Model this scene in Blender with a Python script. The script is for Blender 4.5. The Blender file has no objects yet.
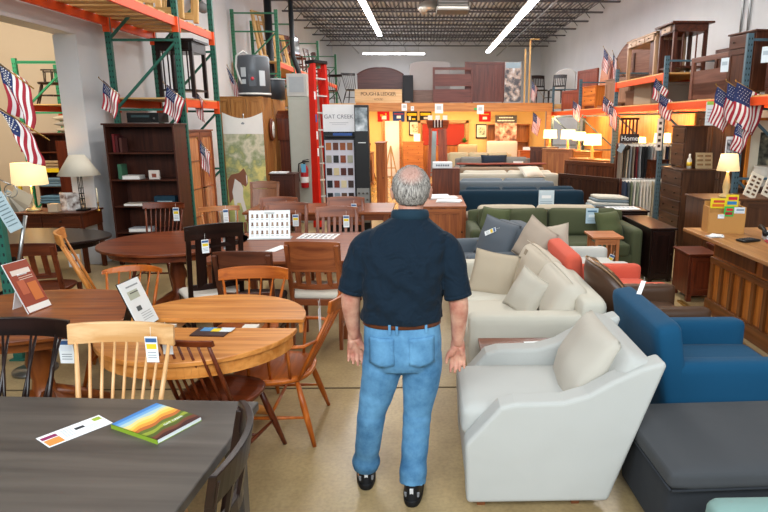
import bpy, bmesh, math, random
from math import sin, cos, pi, radians as R
from mathutils import Vector, Matrix, Euler, noise

random.seed(7)
SC = bpy.context.scene
COL = SC.collection
NT = {}

# ------------------------------------------------------------------ camera
cam_d = bpy.data.cameras.new('camera')
cam = bpy.data.objects.new('camera', cam_d)
COL.objects.link(cam)
cam_d.sensor_width = 36.0
cam_d.lens = 28.36
cam_d.shift_x = -0.0729
cam_d.clip_start = 0.05
cam_d.clip_end = 200
cam.location = (0, 0, 1.94)
cam.rotation_euler = (R(90 - 12.49), 0, R(-1.387))
SC.camera = cam
cam_d.dof.use_dof = False

# ------------------------------------------------------------------ world and lights
SC.view_settings.view_transform = 'Standard'
SC.view_settings.look = 'None'
SC.view_settings.gamma = 1.0
SC.view_settings.use_curve_mapping = False
SC.view_settings.exposure = 0.58

w = bpy.data.worlds.new('world')
SC.world = w
w.use_nodes = True
w.node_tree.nodes['Background'].inputs[0].default_value = (0.72, 0.86, 1.0, 1)
w.node_tree.nodes['Background'].inputs[1].default_value = 0.08


def area(name, loc, target, sx, sy, power, color, spread=180):
    l = bpy.data.lights.new(name, 'AREA')
    l.shape = 'RECTANGLE'
    l.size = sx
    l.size_y = sy
    l.energy = power
    l.color = color
    l.spread = R(spread)
    o = bpy.data.objects.new(name, l)
    COL.objects.link(o)
    o.location = loc
    o.rotation_euler = (Vector(target) - Vector(loc)).to_track_quat('-Z', 'Y').to_euler()
    return o


# daylight through the shop front behind the photographer
area('storefront_daylight', (-0.6, -1.9, 3.9), (0.0, 4.6, 0.4), 9.0, 2.6, 500, (0.87, 0.95, 1.0))
# fluorescent rows under the roof
area('tube_light_west', (-1.75, 9.0, 4.80), (-1.75, 9.0, 0), 0.4, 9.0, 150, (1.0, 0.97, 0.93))
area('tube_light_east', (2.75, 10.0, 4.80), (2.75, 10.0, 0), 0.4, 10.0, 210, (1.0, 0.95, 0.88))
area('tube_light_far', (-1.0, 25.0, 4.9), (-1.0, 25.0, 0), 4.0, 2.0, 200, (1.0, 0.97, 0.93))
area('tube_light_mid', (0.5, 17.0, 4.90), (0.5, 17.0, 0), 5.0, 3.0, 170, (1.0, 0.95, 0.88))
# warm lamps of the room under the loft and of the right hand bays
area('loft_room_light', (0.5, 20.35, 2.25), (0.5, 21.9, 1.0), 6.0, 0.4, 95, (1.0, 0.72, 0.40))
area('loft_room_light_back', (0.5, 21.0, 2.12), (0.5, 21.2, 0.0), 6.0, 1.0, 45, (1.0, 0.72, 0.40))


def point(name, loc, power, color=(1.0, 0.62, 0.28), r=0.08):
    l = bpy.data.lights.new(name, 'POINT')
    l.energy = power
    l.color = color
    l.shadow_soft_size = r
    o = bpy.data.objects.new(name, l)
    COL.objects.link(o)
    o.location = loc
    return o


# bulbs clamped under the beams of the right hand bays
for k, (x, y, z, p) in enumerate(((4.75, 9.6, 2.02, 22), (4.75, 12.4, 2.02, 30), (4.8, 14.4, 2.02, 34),
                                  (4.8, 16.4, 2.02, 34), (4.8, 18.6, 2.02, 34), (4.4, 20.4, 2.02, 22))):
    point('bay_bulb', (x, y, z), p)

# ------------------------------------------------------------------ materials
MATS = {}


def _base(name, rough=0.6, metal=0.0, color=(0.5, 0.5, 0.5), spec=0.35):
    m = bpy.data.materials.new(name)
    m.use_nodes = True
    b = m.node_tree.nodes['Principled BSDF']
    b.inputs['Base Color'].default_value = (*color, 1)
    b.inputs['Roughness'].default_value = rough
    b.inputs['Metallic'].default_value = metal
    b.inputs['Specular IOR Level'].default_value = spec
    return m, m.node_tree.nodes, m.node_tree.links, b


def srgb(h):
    h = h.lstrip('#')
    c = [int(h[i:i + 2], 16) / 255 for i in (0, 2, 4)]
    return tuple(x / 12.92 if x <= 0.04045 else ((x + 0.055) / 1.055) ** 2.4 for x in c)


def plain(h, rough=0.55, metal=0.0, spec=0.3):
    k = ('plain', h, rough, metal, spec)
    if k not in MATS:
        m, n, l, b = _base('paint_' + h.strip('#'), rough, metal, srgb(h), spec)
        tc = n.new('ShaderNodeTexCoord')
        no = n.new('ShaderNodeTexNoise')
        no.inputs['Scale'].default_value = 9
        no.inputs['Detail'].default_value = 3
        mx = n.new('ShaderNodeMix')
        mx.data_type = 'RGBA'
        c = srgb(h)
        mx.inputs['A'].default_value = (*[x * 0.93 for x in c], 1)
        mx.inputs['B'].default_value = (*[min(1, x * 1.05) for x in c], 1)
        l.new(tc.outputs['Object'], no.inputs['Vector'])
        l.new(no.outputs['Fac'], mx.inputs['Factor'])
        l.new(mx.outputs['Result'], b.inputs['Base Color'])
        MATS[k] = m
    return MATS[k]


def wood(h1, h2, axis='X', rough=0.36, scale=1.0, coat=0.05):
    k = ('wood', h1, h2, axis, rough, scale)
    if k not in MATS:
        m, n, l, b = _base('wood_' + h1.strip('#') + '_' + axis.lower(), rough)
        tc = n.new('ShaderNodeTexCoord')
        mp = n.new('ShaderNodeMapping')
        s = {'X': (0.9, 14, 14), 'Y': (14, 0.9, 14), 'Z': (14, 14, 0.9)}[axis]
        mp.inputs['Scale'].default_value = [v * scale for v in s]
        no = n.new('ShaderNodeTexNoise')
        no.inputs['Scale'].default_value = 1.6
        no.inputs['Detail'].default_value = 6
        no.inputs['Distortion'].default_value = 0.6
        no2 = n.new('ShaderNodeTexNoise')
        no2.inputs['Scale'].default_value = 1.3
        cr = n.new('ShaderNodeValToRGB')
        cr.color_ramp.elements[0].position = 0.33
        cr.color_ramp.elements[1].position = 0.68
        c1, c2 = srgb(h1), srgb(h2)
        lum = sum(c2) / 3
        if lum < 0.13:      # stained woods are deep in tone
            c1 = tuple(v * 0.66 for v in c1)
            c2 = tuple(v * 0.78 for v in c2)
        cr.color_ramp.elements[0].color = (*c1, 1)
        cr.color_ramp.elements[1].color = (*c2, 1)
        mx = n.new('ShaderNodeMix')
        mx.data_type = 'RGBA'
        mx.blend_type = 'MULTIPLY'
        mx.inputs['Factor'].default_value = 0.5
        cr2 = n.new('ShaderNodeValToRGB')
        cr2.color_ramp.elements[0].color = (0.62, 0.62, 0.62, 1)
        cr2.color_ramp.elements[1].color = (1.25, 1.25, 1.25, 1)
        l.new(tc.outputs['Object'], mp.inputs['Vector'])
        l.new(mp.outputs['Vector'], no.inputs['Vector'])
        l.new(tc.outputs['Object'], no2.inputs['Vector'])
        l.new(no.outputs['Fac'], cr.inputs['Fac'])
        l.new(no2.outputs['Fac'], cr2.inputs['Fac'])
        l.new(cr.outputs['Color'], mx.inputs['A'])
        l.new(cr2.outputs['Color'], mx.inputs['B'])
        l.new(mx.outputs['Result'], b.inputs['Base Color'])
        b.inputs['Coat Weight'].default_value = coat
        b.inputs['Coat Roughness'].default_value = 0.25
        MATS[k] = m
    return MATS[k]


def fabric(h, rough=0.9, scale=1.0, sheen=0.03):
    k = ('fabric', h, rough, scale)
    if k not in MATS:
        m, n, l, b = _base('fabric_' + h.strip('#'), rough, 0, srgb(h), 0.25)
        tc = n.new('ShaderNodeTexCoord')
        c = srgb(h)
        no = n.new('ShaderNodeTexNoise')
        no.inputs['Scale'].default_value = 260 * scale
        no.inputs['Detail'].default_value = 2
        no2 = n.new('ShaderNodeTexNoise')
        no2.inputs['Scale'].default_value = 5
        ad = n.new('ShaderNodeMath')
        ad.operation = 'ADD'
        mu = n.new('ShaderNodeMath')
        mu.operation = 'MULTIPLY'
        mu.inputs[1].default_value = 0.08
        mx = n.new('ShaderNodeMix')
        mx.data_type = 'RGBA'
        mx.inputs['A'].default_value = (*[x * 0.84 for x in c], 1)
        mx.inputs['B'].default_value = (*[min(1, x * 1.13) for x in c], 1)
        bp = n.new('ShaderNodeBump')
        bp.inputs['Strength'].default_value = 0.25
        bp.inputs['Distance'].default_value = 0.002
        bp2 = n.new('ShaderNodeBump')
        bp2.inputs['Strength'].default_value = 0.35
        bp2.inputs['Distance'].default_value = 0.02
        l.new(tc.outputs['Object'], no.inputs['Vector'])
        l.new(tc.outputs['Object'], no2.inputs['Vector'])
        l.new(no.outputs['Fac'], ad.inputs[0])
        l.new(no2.outputs['Fac'], ad.inputs[1])
        l.new(ad.outputs[0], mu.inputs[0])
        l.new(mu.outputs[0], mx.inputs['Factor'])
        l.new(mx.outputs['Result'], b.inputs['Base Color'])
        l.new(no2.outputs['Fac'], bp2.inputs['Height'])
        l.new(no.outputs['Fac'], bp.inputs['Height'])
        l.new(bp2.outputs['Normal'], bp.inputs['Normal'])
        l.new(bp.outputs['Normal'], b.inputs['Normal'])
        b.inputs['Sheen Weight'].default_value = sheen
        MATS[k] = m
    return MATS[k]


def emit(h, strength, name='glow'):
    k = ('emit', h, strength)
    if k not in MATS:
        m, n, l, b = _base(name + '_' + h.strip('#'), 0.6, 0, srgb(h))
        b.inputs['Emission Color'].default_value = (*srgb(h), 1)
        b.inputs['Emission Strength'].default_value = strength
        MATS[k] = m
    return MATS[k]


def picture(name, stops, scale=6.0, seed=0.0, rough=0.5, stretch=(1, 1, 1)):
    """blotchy printed picture made of a noise field through colour stops"""
    m, n, l, b = _base(name, rough)
    tc = n.new('ShaderNodeTexCoord')
    mp = n.new('ShaderNodeMapping')
    mp.inputs['Location'].default_value = (seed, seed * 2, seed * 3)
    mp.inputs['Scale'].default_value = stretch
    no = n.new('ShaderNodeTexNoise')
    no.inputs['Scale'].default_value = scale
    no.inputs['Detail'].default_value = 5
    cr = n.new('ShaderNodeValToRGB')
    els = cr.color_ramp.elements
    for i, (p, h) in enumerate(stops):
        e = els[i] if i < 2 else els.new(p)
        e.position = p
        e.color = (*srgb(h), 1)
    l.new(tc.outputs['Object'], mp.inputs['Vector'])
    l.new(mp.outputs['Vector'], no.inputs['Vector'])
    l.new(no.outputs['Fac'], cr.inputs['Fac'])
    l.new(cr.outputs['Color'], b.inputs['Base Color'])
    return m


# ------------------------------------------------------------------ mesh builder
def frame_from(p, q, up=None):
    d = (Vector(q) - Vector(p))
    z = d.normalized()
    ref = Vector(up) if up else (Vector((0, 0, 1)) if abs(z.z) < 0.95 else Vector((0, 1, 0)))
    x = ref.cross(z)
    if x.length < 1e-6:
        x = Vector((1, 0, 0)).cross(z)
    x.normalize()
    y = z.cross(x)
    return x, y, z, d.length


class MB:
    def __init__(s):
        s.bm = bmesh.new()
        s.mats = []
        s.smooth = False

    def mi(s, m):
        if m is None:
            return 0
        if m not in s.mats:
            s.mats.append(m)
        return s.mats.index(m)

    def faces(s, vs, fs, m=None, sm=False):
        i = s.mi(m)
        bv = [s.bm.verts.new(v) for v in vs]
        for f in fs:
            try:
                fc = s.bm.faces.new([bv[k] for k in f])
                fc.material_index = i
                fc.smooth = sm
            except ValueError:
                pass
        return bv

    def box(s, c, d, m=None, rot=None, taper=1.0):
        hx, hy, hz = d[0] / 2, d[1] / 2, d[2] / 2
        vs = []
        for z in (-1, 1):
            t = taper if z < 0 else 1.0
            for x, y in ((-1, -1), (1, -1), (1, 1), (-1, 1)):
                vs.append(Vector((x * hx * t, y * hy * t, z * hz)))
        if rot:
            e = Euler(rot).to_matrix()
            vs = [e @ v for v in vs]
        vs = [v + Vector(c) for v in vs]
        s.faces(vs, [(3, 2, 1, 0), (4, 5, 6, 7), (0, 1, 5, 4), (1, 2, 6, 5), (2, 3, 7, 6), (3, 0, 4, 7)], m)
        return s

    def bar(s, p, q, w, t, m=None, up=None, w2=None, t2=None):
        x, y, z, L = frame_from(p, q, up)
        w2 = w if w2 is None else w2
        t2 = t if t2 is None else t2
        vs = []
        for P, a, b in ((Vector(p), w, t), (Vector(q), w2, t2)):
            for i, j in ((-1, -1), (1, -1), (1, 1), (-1, 1)):
                vs.append(P + x * i * a / 2 + y * j * b / 2)
        s.faces(vs, [(3, 2, 1, 0), (4, 5, 6, 7), (0, 1, 5, 4), (1, 2, 6, 5), (2, 3, 7, 6), (3, 0, 4, 7)], m)
        return s

    def tube(s, pts, r, m=None, seg=8, closed=False, cap=True, flat=1.0):
        pts = [Vector(p) for p in pts]
        n = len(pts)
        rs = r if isinstance(r, (list, tuple)) else [r] * n
        rings = []
        px = None
        for i, p in enumerate(pts):
            if closed:
                t = pts[(i + 1) % n] - pts[i - 1]
            elif i == 0:
                t = pts[1] - p
            elif i == n - 1:
                t = p - pts[-2]
            else:
                t = pts[i + 1] - pts[i - 1]
            t.normalize()
            if px is None:
                ref = Vector((0, 0, 1)) if abs(t.z) < 0.9 else Vector((0, 1, 0))
                px = ref.cross(t).normalized()
            else:
                px = (px - t * px.dot(t)).normalized()
            py = t.cross(px)
            rings.append([p + px * rs[i] * cos(2 * pi * k / seg) + py * rs[i] * flat * sin(2 * pi * k / seg) for k in range(seg)])
        vs = [v for ring in rings for v in ring]
        fs = []
        rng = n if closed else n - 1
        for i in range(rng):
            j = (i + 1) % n
            for k in range(seg):
                k2 = (k + 1) % seg
                fs.append((i * seg + k, i * seg + k2, j * seg + k2, j * seg + k))
        if cap and not closed:
            fs.append(tuple(reversed(range(seg))))
            fs.append(tuple((n - 1) * seg + k for k in range(seg)))
        s.faces(vs, fs, m, True)
        return s

    def lathe(s, prof, c=(0, 0, 0), m=None, seg=24, sx=1.0, sy=1.0, sm=True, rot=0.0):
        """prof: list of (radius, z) bottom to top, closed at both ends"""
        vs, fs = [], []
        n = len(prof)
        for r, z in prof:
            for k in range(seg):
                a = 2 * pi * k / seg + rot
                vs.append(Vector((c[0] + r * sx * cos(a), c[1] + r * sy * sin(a), c[2] + z)))
        for i in range(n - 1):
            for k in range(seg):
                k2 = (k + 1) % seg
                fs.append((i * seg + k, i * seg + k2, (i + 1) * seg + k2, (i + 1) * seg + k))
        fs.append(tuple(reversed(range(seg))))
        fs.append(tuple((n - 1) * seg + k for k in range(seg)))
        s.faces(vs, fs, m, sm)
        return s

    def prism(s, pts, a, b, plane='XZ', m=None, sm=False):
        """closed outline in a plane, extruded from a to b along the third axis"""
        def mk(u, v, w):
            return {'XZ': (u, w, v), 'YZ': (w, u, v), 'XY': (u, v, w)}[plane]
        n = len(pts)
        vs = [mk(u, v, a) for u, v in pts] + [mk(u, v, b) for u, v in pts]
        fs = [tuple(range(n)), tuple(reversed(range(n, 2 * n)))]
        for k in range(n):
            k2 = (k + 1) % n
            fs.append((k, n + k, n + k2, k2))
        s.faces(vs, fs, m, sm)
        return s

    def soft(s, c, d, r=0.05, puff=0.0, m=None, rot=None, n=10, wob=0.0):
        """rounded, slightly crowned box"""
        hx, hy, hz = d[0] / 2, d[1] / 2, d[2] / 2
        r = min(r, hx, hy, hz)
        e = Euler(rot).to_matrix() if rot else Matrix.Identity(3)
        tm = bmesh.new()
        bmesh.ops.create_cube(tm, size=2)
        bmesh.ops.subdivide_edges(tm, edges=tm.edges[:], cuts=n, use_grid_fill=True)
        sd = random.random() * 50
        idx = {}
        i = s.mi(m)
        for v in tm.verts:
            u = v.co.copy()
            # push grid lines toward the rims so the rounding is well resolved
            u = Vector([math.copysign(abs(t) ** 0.7, t) for t in u])
            p = Vector((u.x * hx, u.y * hy, u.z * hz))
            q = Vector((max(-hx + r, min(hx - r, p.x)), max(-hy + r, min(hy - r, p.y)), max(-hz + r, min(hz - r, p.z))))
            dd = p - q
            if dd.length > 1e-9:
                p = q + dd.normalized() * r
            if puff:
                dims = sorted(((hx, 0), (hy, 1), (hz, 2)))
                ax = dims[0][1]
                o = [k for k in range(3) if k != ax]
                g = (1 - u[o[0]] ** 2) * (1 - u[o[1]] ** 2)
                p[ax] += math.copysign(puff * max(0, g) ** 0.7, u[ax]) * min(1, abs(u[ax]) * 1.2)
            if wob:
                p.x += wob * sin(7 * p.y + sd + 5 * p.z)
                p.z += wob * sin(6 * p.x + 2 * sd)
                p.y += wob * cos(8 * p.x + sd)
            idx[v] = s.bm.verts.new(e @ p + Vector(c))
        for f in tm.faces:
            nf = s.bm.faces.new([idx[v] for v in f.verts])
            nf.smooth = True
            nf.material_index = i
        tm.free()
        return s

    def pillow(s, c, w, h, t, rot=(0, 0, 0), m=None, n=16, pinch=0.09):
        """square cushion standing in XZ, thickness along Y, plump middle and pinched corners"""
        e = Euler(rot).to_matrix()
        i = s.mi(m)
        g = []
        sd = random.random() * 30
        for side in (1, -1):
            rows = []
            for a in range(n + 1):
                row = []
                for b in range(n + 1):
                    u = -1 + 2 * a / n
                    v = -1 + 2 * b / n
                    th = t / 2 * ((1 - abs(u) ** 2.6) * (1 - abs(v) ** 2.6)) ** 0.5
                    th *= 1 + 0.07 * sin(5 * u + sd) + 0.06 * cos(6 * v + 2 * sd)
                    x = u * w / 2 * (1 - pinch * (1 - v * v))
                    z = v * h / 2 * (1 - pinch * (1 - u * u))
                    p = Vector((x, side * th, z))
                    row.append(s.bm.verts.new(e @ p + Vector(c)))
                rows.append(row)
            g.append(rows)
            for a in range(n):
                for b in range(n):
                    q = [rows[a][b], rows[a + 1][b], rows[a + 1][b + 1], rows[a][b + 1]]
                    if side < 0:
                        q.reverse()
                    f = s.bm.faces.new(q)
                    f.smooth = True
                    f.material_index = i
        bmesh.ops.remove_doubles(s.bm, verts=[v for rows in g for r_ in rows for v in r_], dist=1e-5)
        return s

    def build(s, name, mat=None, parent=None, loc=None, rot=None, bevel=0.0, seg=2, mods=None):
        me = bpy.data.meshes.new(name)
        bmesh.ops.recalc_face_normals(s.bm, faces=s.bm.faces[:])
        s.bm.to_mesh(me)
        s.bm.free()
        if s.mats:
            for m in s.mats:
                me.materials.append(m)
        elif mat:
            me.materials.append(mat)
        o = bpy.data.objects.new(name, me)
        COL.objects.link(o)
        if parent:
            o.parent = parent
        if loc:
            o.location = loc
        if rot:
            o.rotation_euler = rot
        if bevel:
            b = o.modifiers.new('bevel', 'BEVEL')
            b.width = bevel
            b.segments = seg
            b.limit_method = 'ANGLE'
            b.angle_limit = R(40)
        return o


def tag(o, label=None, cat=None, group=None, kind=None):
    if label:
        o['label'] = label
    if cat:
        o['category'] = cat
    if group:
        o['group'] = group
    if kind:
        o['kind'] = kind
    return o


def thing(name, label, cat, loc=(0, 0, 0), rz=0.0, group=None):
    o = bpy.data.objects.new(name, None)
    o.empty_display_size = 0.1
    COL.objects.link(o)
    o.location = loc
    o.rotation_euler = (0, 0, R(rz))
    return tag(o, label, cat, group)


def dup(src, loc, rz=0.0, label=None, group=None, rot=None):
    kids = {}
    for o in bpy.data.objects:
        if o.parent:
            kids.setdefault(o.parent.name, []).append(o)

    def cp(o, parent):
        c = o.copy()
        COL.objects.link(c)
        if parent:
            c.parent = parent
        for ch in kids.get(o.name, []):
            cp(ch, c)
        return c
    r = cp(src, None)
    r.location = loc
    r.rotation_euler = rot if rot else (0, 0, R(rz))
    if label:
        r['label'] = label
    if group:
        r['group'] = group
    return r


def struct(o):
    o['kind'] = 'structure'
    return o


def lettering(txt, size, mat, parent, loc, rot=(R(90), 0, 0), ext=0.002, align='CENTER', name='lettering', space=1.0):
    c = bpy.data.curves.new(name, 'FONT')
    c.body = txt
    c.size = size
    c.extrude = ext
    c.align_x = align
    c.align_y = 'CENTER'
    c.space_character = space
    t = bpy.data.objects.new('tmp', c)
    COL.objects.link(t)
    dg = bpy.context.evaluated_depsgraph_get()
    dg.update()
    me = bpy.data.meshes.new_from_object(t.evaluated_get(dg))
    bpy.data.objects.remove(t)
    bpy.data.curves.remove(c)
    me.materials.clear()
    me.materials.append(mat)
    me.name = name
    o = bpy.data.objects.new(name, me)
    COL.objects.link(o)
    o.parent = parent
    o.location = loc
    o.rotation_euler = rot
    return o


# wood palette
def CHERRY(a='X'): return wood('#96460f', '#c66a22', a)
def CHERRYD(a='X'): return wood('#5c220e', '#843c1a', a)
def NATURAL(a='X'): return wood('#b56c2a', '#d9924a', a)
def MAPLE(a='X'): return wood('#c8935a', '#e3b885', a)
def OAK(a='X'): return wood('#8a4a18', '#b8702c', a)
def WALNUT(a='X'): return wood('#592813', '#844020', a)
def BROWN(a='X'): return wood('#4a200f', '#6e341a', a)
def DARK(a='X'): return wood('#1c0f0c', '#2c1813', a, rough=0.3)
def GREYW(a='X'): return wood('#544c46', '#6c635b', a, rough=0.38, scale=0.5)
def PINE(a='X'): return wood('#c49352', '#ddb478', a, rough=0.6, coat=0.0)


BLACKM = plain('#141414', 0.4)
WHITE = plain('#ece9e2', 0.6)
PAPER = plain('#e9ecec', 0.5)
STEEL = plain('#9a9a98', 0.3, 0.9)
BRASS = plain('#a5813c', 0.3, 0.9)
BRONZE = plain('#3a2c22', 0.4, 0.7)
# ================================================================== the shell of the shop
WL, WR, YB, ZC = -4.5, 5.7, 31.0, 5.75


def wall_mat(name, h1, h2, bump=0.2):
    m, n, l, b = _base(name, 0.8)
    tc = n.new('ShaderNodeTexCoord')
    no = n.new('ShaderNodeTexNoise')
    no.inputs['Scale'].default_value = 1.1
    no.inputs['Detail'].default_value = 6
    mx = n.new('ShaderNodeMix')
    mx.data_type = 'RGBA'
    mx.inputs['A'].default_value = (*srgb(h1), 1)
    mx.inputs['B'].default_value = (*srgb(h2), 1)
    l.new(tc.outputs['Object'], no.inputs['Vector'])
    l.new(no.outputs['Fac'], mx.inputs['Factor'])
    l.new(mx.outputs['Result'], b.inputs['Base Color'])
    no2 = n.new('ShaderNodeTexNoise')
    no2.inputs['Scale'].default_value = 60
    bp = n.new('ShaderNodeBump')
    bp.inputs['Strength'].default_value = bump
    bp.inputs['Distance'].default_value = 0.01
    l.new(tc.outputs['Object'], no2.inputs['Vector'])
    l.new(no2.outputs['Fac'], bp.inputs['Height'])
    l.new(bp.outputs['Normal'], b.inputs['Normal'])
    return m


def floor_mat():
    m, n, l, b = _base('polished_concrete', 0.28)
    tc = n.new('ShaderNodeTexCoord')
    no = n.new('ShaderNodeTexNoise')
    no.inputs['Scale'].default_value = 0.9
    no.inputs['Detail'].default_value = 8
    no.inputs['Roughness'].default_value = 0.62
    cr = n.new('ShaderNodeValToRGB')
    e = cr.color_ramp.elements
    e[0].position = 0.30
    e[0].color = (*srgb('#8a7350'), 1)
    e[1].position = 0.72
    e[1].color = (*srgb('#c0a97c'), 1)
    x = e.new(0.5)
    x.color = (*srgb('#a68f67'), 1)
    sp = n.new('ShaderNodeTexNoise')
    sp.inputs['Scale'].default_value = 45
    sp.inputs['Detail'].default_value = 3
    mx = n.new('ShaderNodeMix')
    mx.data_type = 'RGBA'
    mx.blend_type = 'MULTIPLY'
    mx.inputs['Factor'].default_value = 0.35
    cr2 = n.new('ShaderNodeValToRGB')
    cr2.color_ramp.elements[0].position = 0.3
    cr2.color_ramp.elements[0].color = (0.55, 0.55, 0.55, 1)
    cr2.color_ramp.elements[1].position = 0.6
    cr2.color_ramp.elements[1].color = (1.1, 1.1, 1.1, 1)
    rr = n.new('ShaderNodeMapRange')
    rr.inputs['To Min'].default_value = 0.2
    rr.inputs['To Max'].default_value = 0.42
    l.new(tc.outputs['Object'], no.inputs['Vector'])
    l.new(tc.outputs['Object'], sp.inputs['Vector'])
    l.new(no.outputs['Fac'], cr.inputs['Fac'])
    l.new(sp.outputs['Fac'], cr2.inputs['Fac'])
    l.new(cr.outputs['Color'], mx.inputs['A'])
    l.new(cr2.outputs['Color'], mx.inputs['B'])
    l.new(mx.outputs['Result'], b.inputs['Base Color'])
    l.new(no.outputs['Fac'], rr.inputs['Value'])
    l.new(rr.outputs['Result'], b.inputs['Roughness'])
    return m


WALLM = wall_mat('painted_block', '#c8cacd', '#dddee0')
WALLB = wall_mat('beige_plaster', '#b9a68d', '#c9b8a0')
WALLY = wall_mat('yellow_plaster', '#d9b36a', '#e6c684')

mb = MB()
mb.box((0.6, 14.5, -0.1), (26, 37, 0.2))
struct(mb.build('floor', floor_mat()))
JM = plain('#54452f', 0.8)
for k, (x0, y0, x1, y1) in enumerate(((-4.4, 4.24, 5.5, 4.17),)):
    mb = MB()
    mb.bar((x0, y0, 0.001), (x1, y1, 0.001), 0.018, 0.003)
    struct(mb.build('trim_1', JM))

mb = MB()   # left wall with its big opening into the next room
mb.box((WL - 0.15, (8.35 + YB) / 2, ZC / 2), (0.3, YB - 8.35, ZC))
mb.box((WL - 0.15, (8.35 - 4) / 2, 4.4), (0.3, 12.35, 2.7))
struct(mb.build('wall_left', WALLM))
mb = MB()
mb.box((WR + 0.15, (YB - 4) / 2, ZC / 2), (0.3, YB + 4, ZC))
struct(mb.build('wall_right', WALLM))
mb = MB()
mb.box((0.6, YB + 0.15, ZC / 2), (10.8, 0.3, ZC))
struct(mb.build('wall_back', WALLM))
# the next room on the left
mb = MB()
mb.box((-8.1, 13.6, ZC / 2), (6.6, 0.2, ZC))
struct(mb.build('wall_side_room', WALLB))
mb = MB()
mb.box((-11.3, 5.0, ZC / 2), (0.2, 17.0, ZC))
struct(mb.build('wall_side_room_left', WALLB))


def deck_mat():
    m, n, l, b = _base('corrugated_roof_deck', 0.45, 0.3)
    tc = n.new('ShaderNodeTexCoord')
    wv = n.new('ShaderNodeTexWave')
    wv.inputs['Scale'].default_value = 2.2
    wv.bands_direction = 'X'
    cr = n.new('ShaderNodeValToRGB')
    cr.color_ramp.elements[0].position = 0.3
    cr.color_ramp.elements[0].color = (*srgb('#77767a'), 1)
    cr.color_ramp.elements[1].position = 0.6
    cr.color_ramp.elements[1].color = (*srgb('#dcdbdd'), 1)
    bp = n.new('ShaderNodeBump')
    bp.inputs['Distance'].default_value = 0.05
    l.new(tc.outputs['Object'], wv.inputs['Vector'])
    l.new(wv.outputs['Fac'], cr.inputs['Fac'])
    l.new(wv.outputs['Fac'], bp.inputs['Height'])
    l.new(cr.outputs['Color'], b.inputs['Base Color'])
    l.new(bp.outputs['Normal'], b.inputs['Normal'])
    return m


mb = MB()
mb.box((0.6 - 2.5, 13.5, ZC + 0.05), (19, 35.5, 0.1))
struct(mb.build('ceiling', deck_mat()))

# open web joists under the deck
JST = plain('#5c5a5e', 0.5)
y = 8.0
k = 2
while y < YB - 0.5:
    mb = MB()
    z0, z1 = ZC - 0.42, ZC - 0.04
    for dx in (-0.03, 0.03):
        mb.box((0.6, y + dx, z0), (10.1, 0.035, 0.045))
        mb.box((0.6, y + dx, z1), (10.1, 0.035, 0.045))
    x = -4.4
    f = 0
    while x < 5.5:
        a, b_ = (z0, z1) if f % 2 == 0 else (z1, z0)
        mb.bar((x, y, a), (x + 0.34, y, b_), 0.02, 0.02)
        x += 0.34
        f += 1
    struct(mb.build('trim_%d' % k, JST))
    k += 1
    y += 1.75
# long bridging rods, conduit and pipes under the roof
for x, z, r_, mm in ((-0.9, 5.28, 0.012, JST), (3.1, 5.28, 0.012, JST), (3.55, 5.12, 0.022, STEEL), (-3.2, 5.2, 0.012, JST), (5.0, 5.28, 0.012, JST)):
    mb = MB()
    mb.tube([(x, 7, z), (x, YB, z)], r_)
    struct(mb.build('trim_%d' % k, mm))
    k += 1
# conduits down the right wall
for y, dx in ((11.1, 0.0), (11.35, 0.0), (8.95, 0), (9.15, 0), (9.3, 0)):
    mb = MB()
    mb.tube([(WR - 0.03, y, 2.4), (WR - 0.03, y, 5.7)], 0.02)
    struct(mb.build('trim_%d' % k, STEEL if y > 9.1 else JST))
    k += 1
# ribs of the pier and black drain pipes on the left wall
for y, x, r_ in ((10.75, -4.2, 0.055), (15.3, -3.7, 0.09),):
    mb = MB()
    mb.tube([(x, y, 0), (x, y, 5.6)], r_, seg=12)
    struct(mb.build('trim_%d' % k, plain('#1c1f22', 0.4)))
    k += 1
mb = MB()
mb.tube([(-3.2, 15.5, 5.7), (-3.2, 15.5, 3.5), (-3.1, 15.5, 3.2), (-2.9, 15.5, 2.5), (-2.9, 15.5, 0)], 0.06, seg=12)
struct(mb.build('trim_%d' % k, plain('#1c1f22', 0.4)))
k += 1


# ---------------------------------------------------------------- roof lights
def tube_light(label, p, q, w=0.16):
    c = (Vector(p) + Vector(q)) / 2
    t = thing('tube_light', label, 'ceiling light', c)
    mb = MB()
    a, b_ = Vector(p) - c, Vector(q) - c
    up = Vector((0, 0, 0.05))
    mb.bar(a + up, b_ + up, w, 0.06)
    mb.build('housing', WHITE, t)
    mb = MB()
    mb.bar(a, b_, w * 0.85, 0.05)
    mb.build('diffuser', emit('#f4f7ff', 16.0, 'tube'), t)
    for f_ in (0.1, 0.5, 0.9):
        s_ = a.lerp(b_, f_)
        mb = MB()
        mb.tube([s_ + up, s_ + Vector((0, 0, ZC - c.z))], 0.006, seg=5)
        mb.build('hanger', STEEL, t)
    return t


tube_light('long glowing strip light hanging over the left half of the shop', (-1.54, 12.0, 4.85), (-1.54, 22.0, 4.85))
tube_light('long glowing strip light hanging over the right half of the shop', (2.70, 11.5, 4.85), (2.70, 27.0, 4.85), 0.2)
tube_light('short glowing strip light hung crosswise before the far wall', (-2.8, 29.0, 4.98), (-0.0, 29.0, 4.98), 0.2)

area('side_room_fill', (-8.3, 9.5, 4.6), (-8.0, 12.5, 1.0), 3.0, 1.5, 170, (1.0, 0.90, 0.76))  # unseen warm fill lamp, added to brighten the side room
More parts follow.
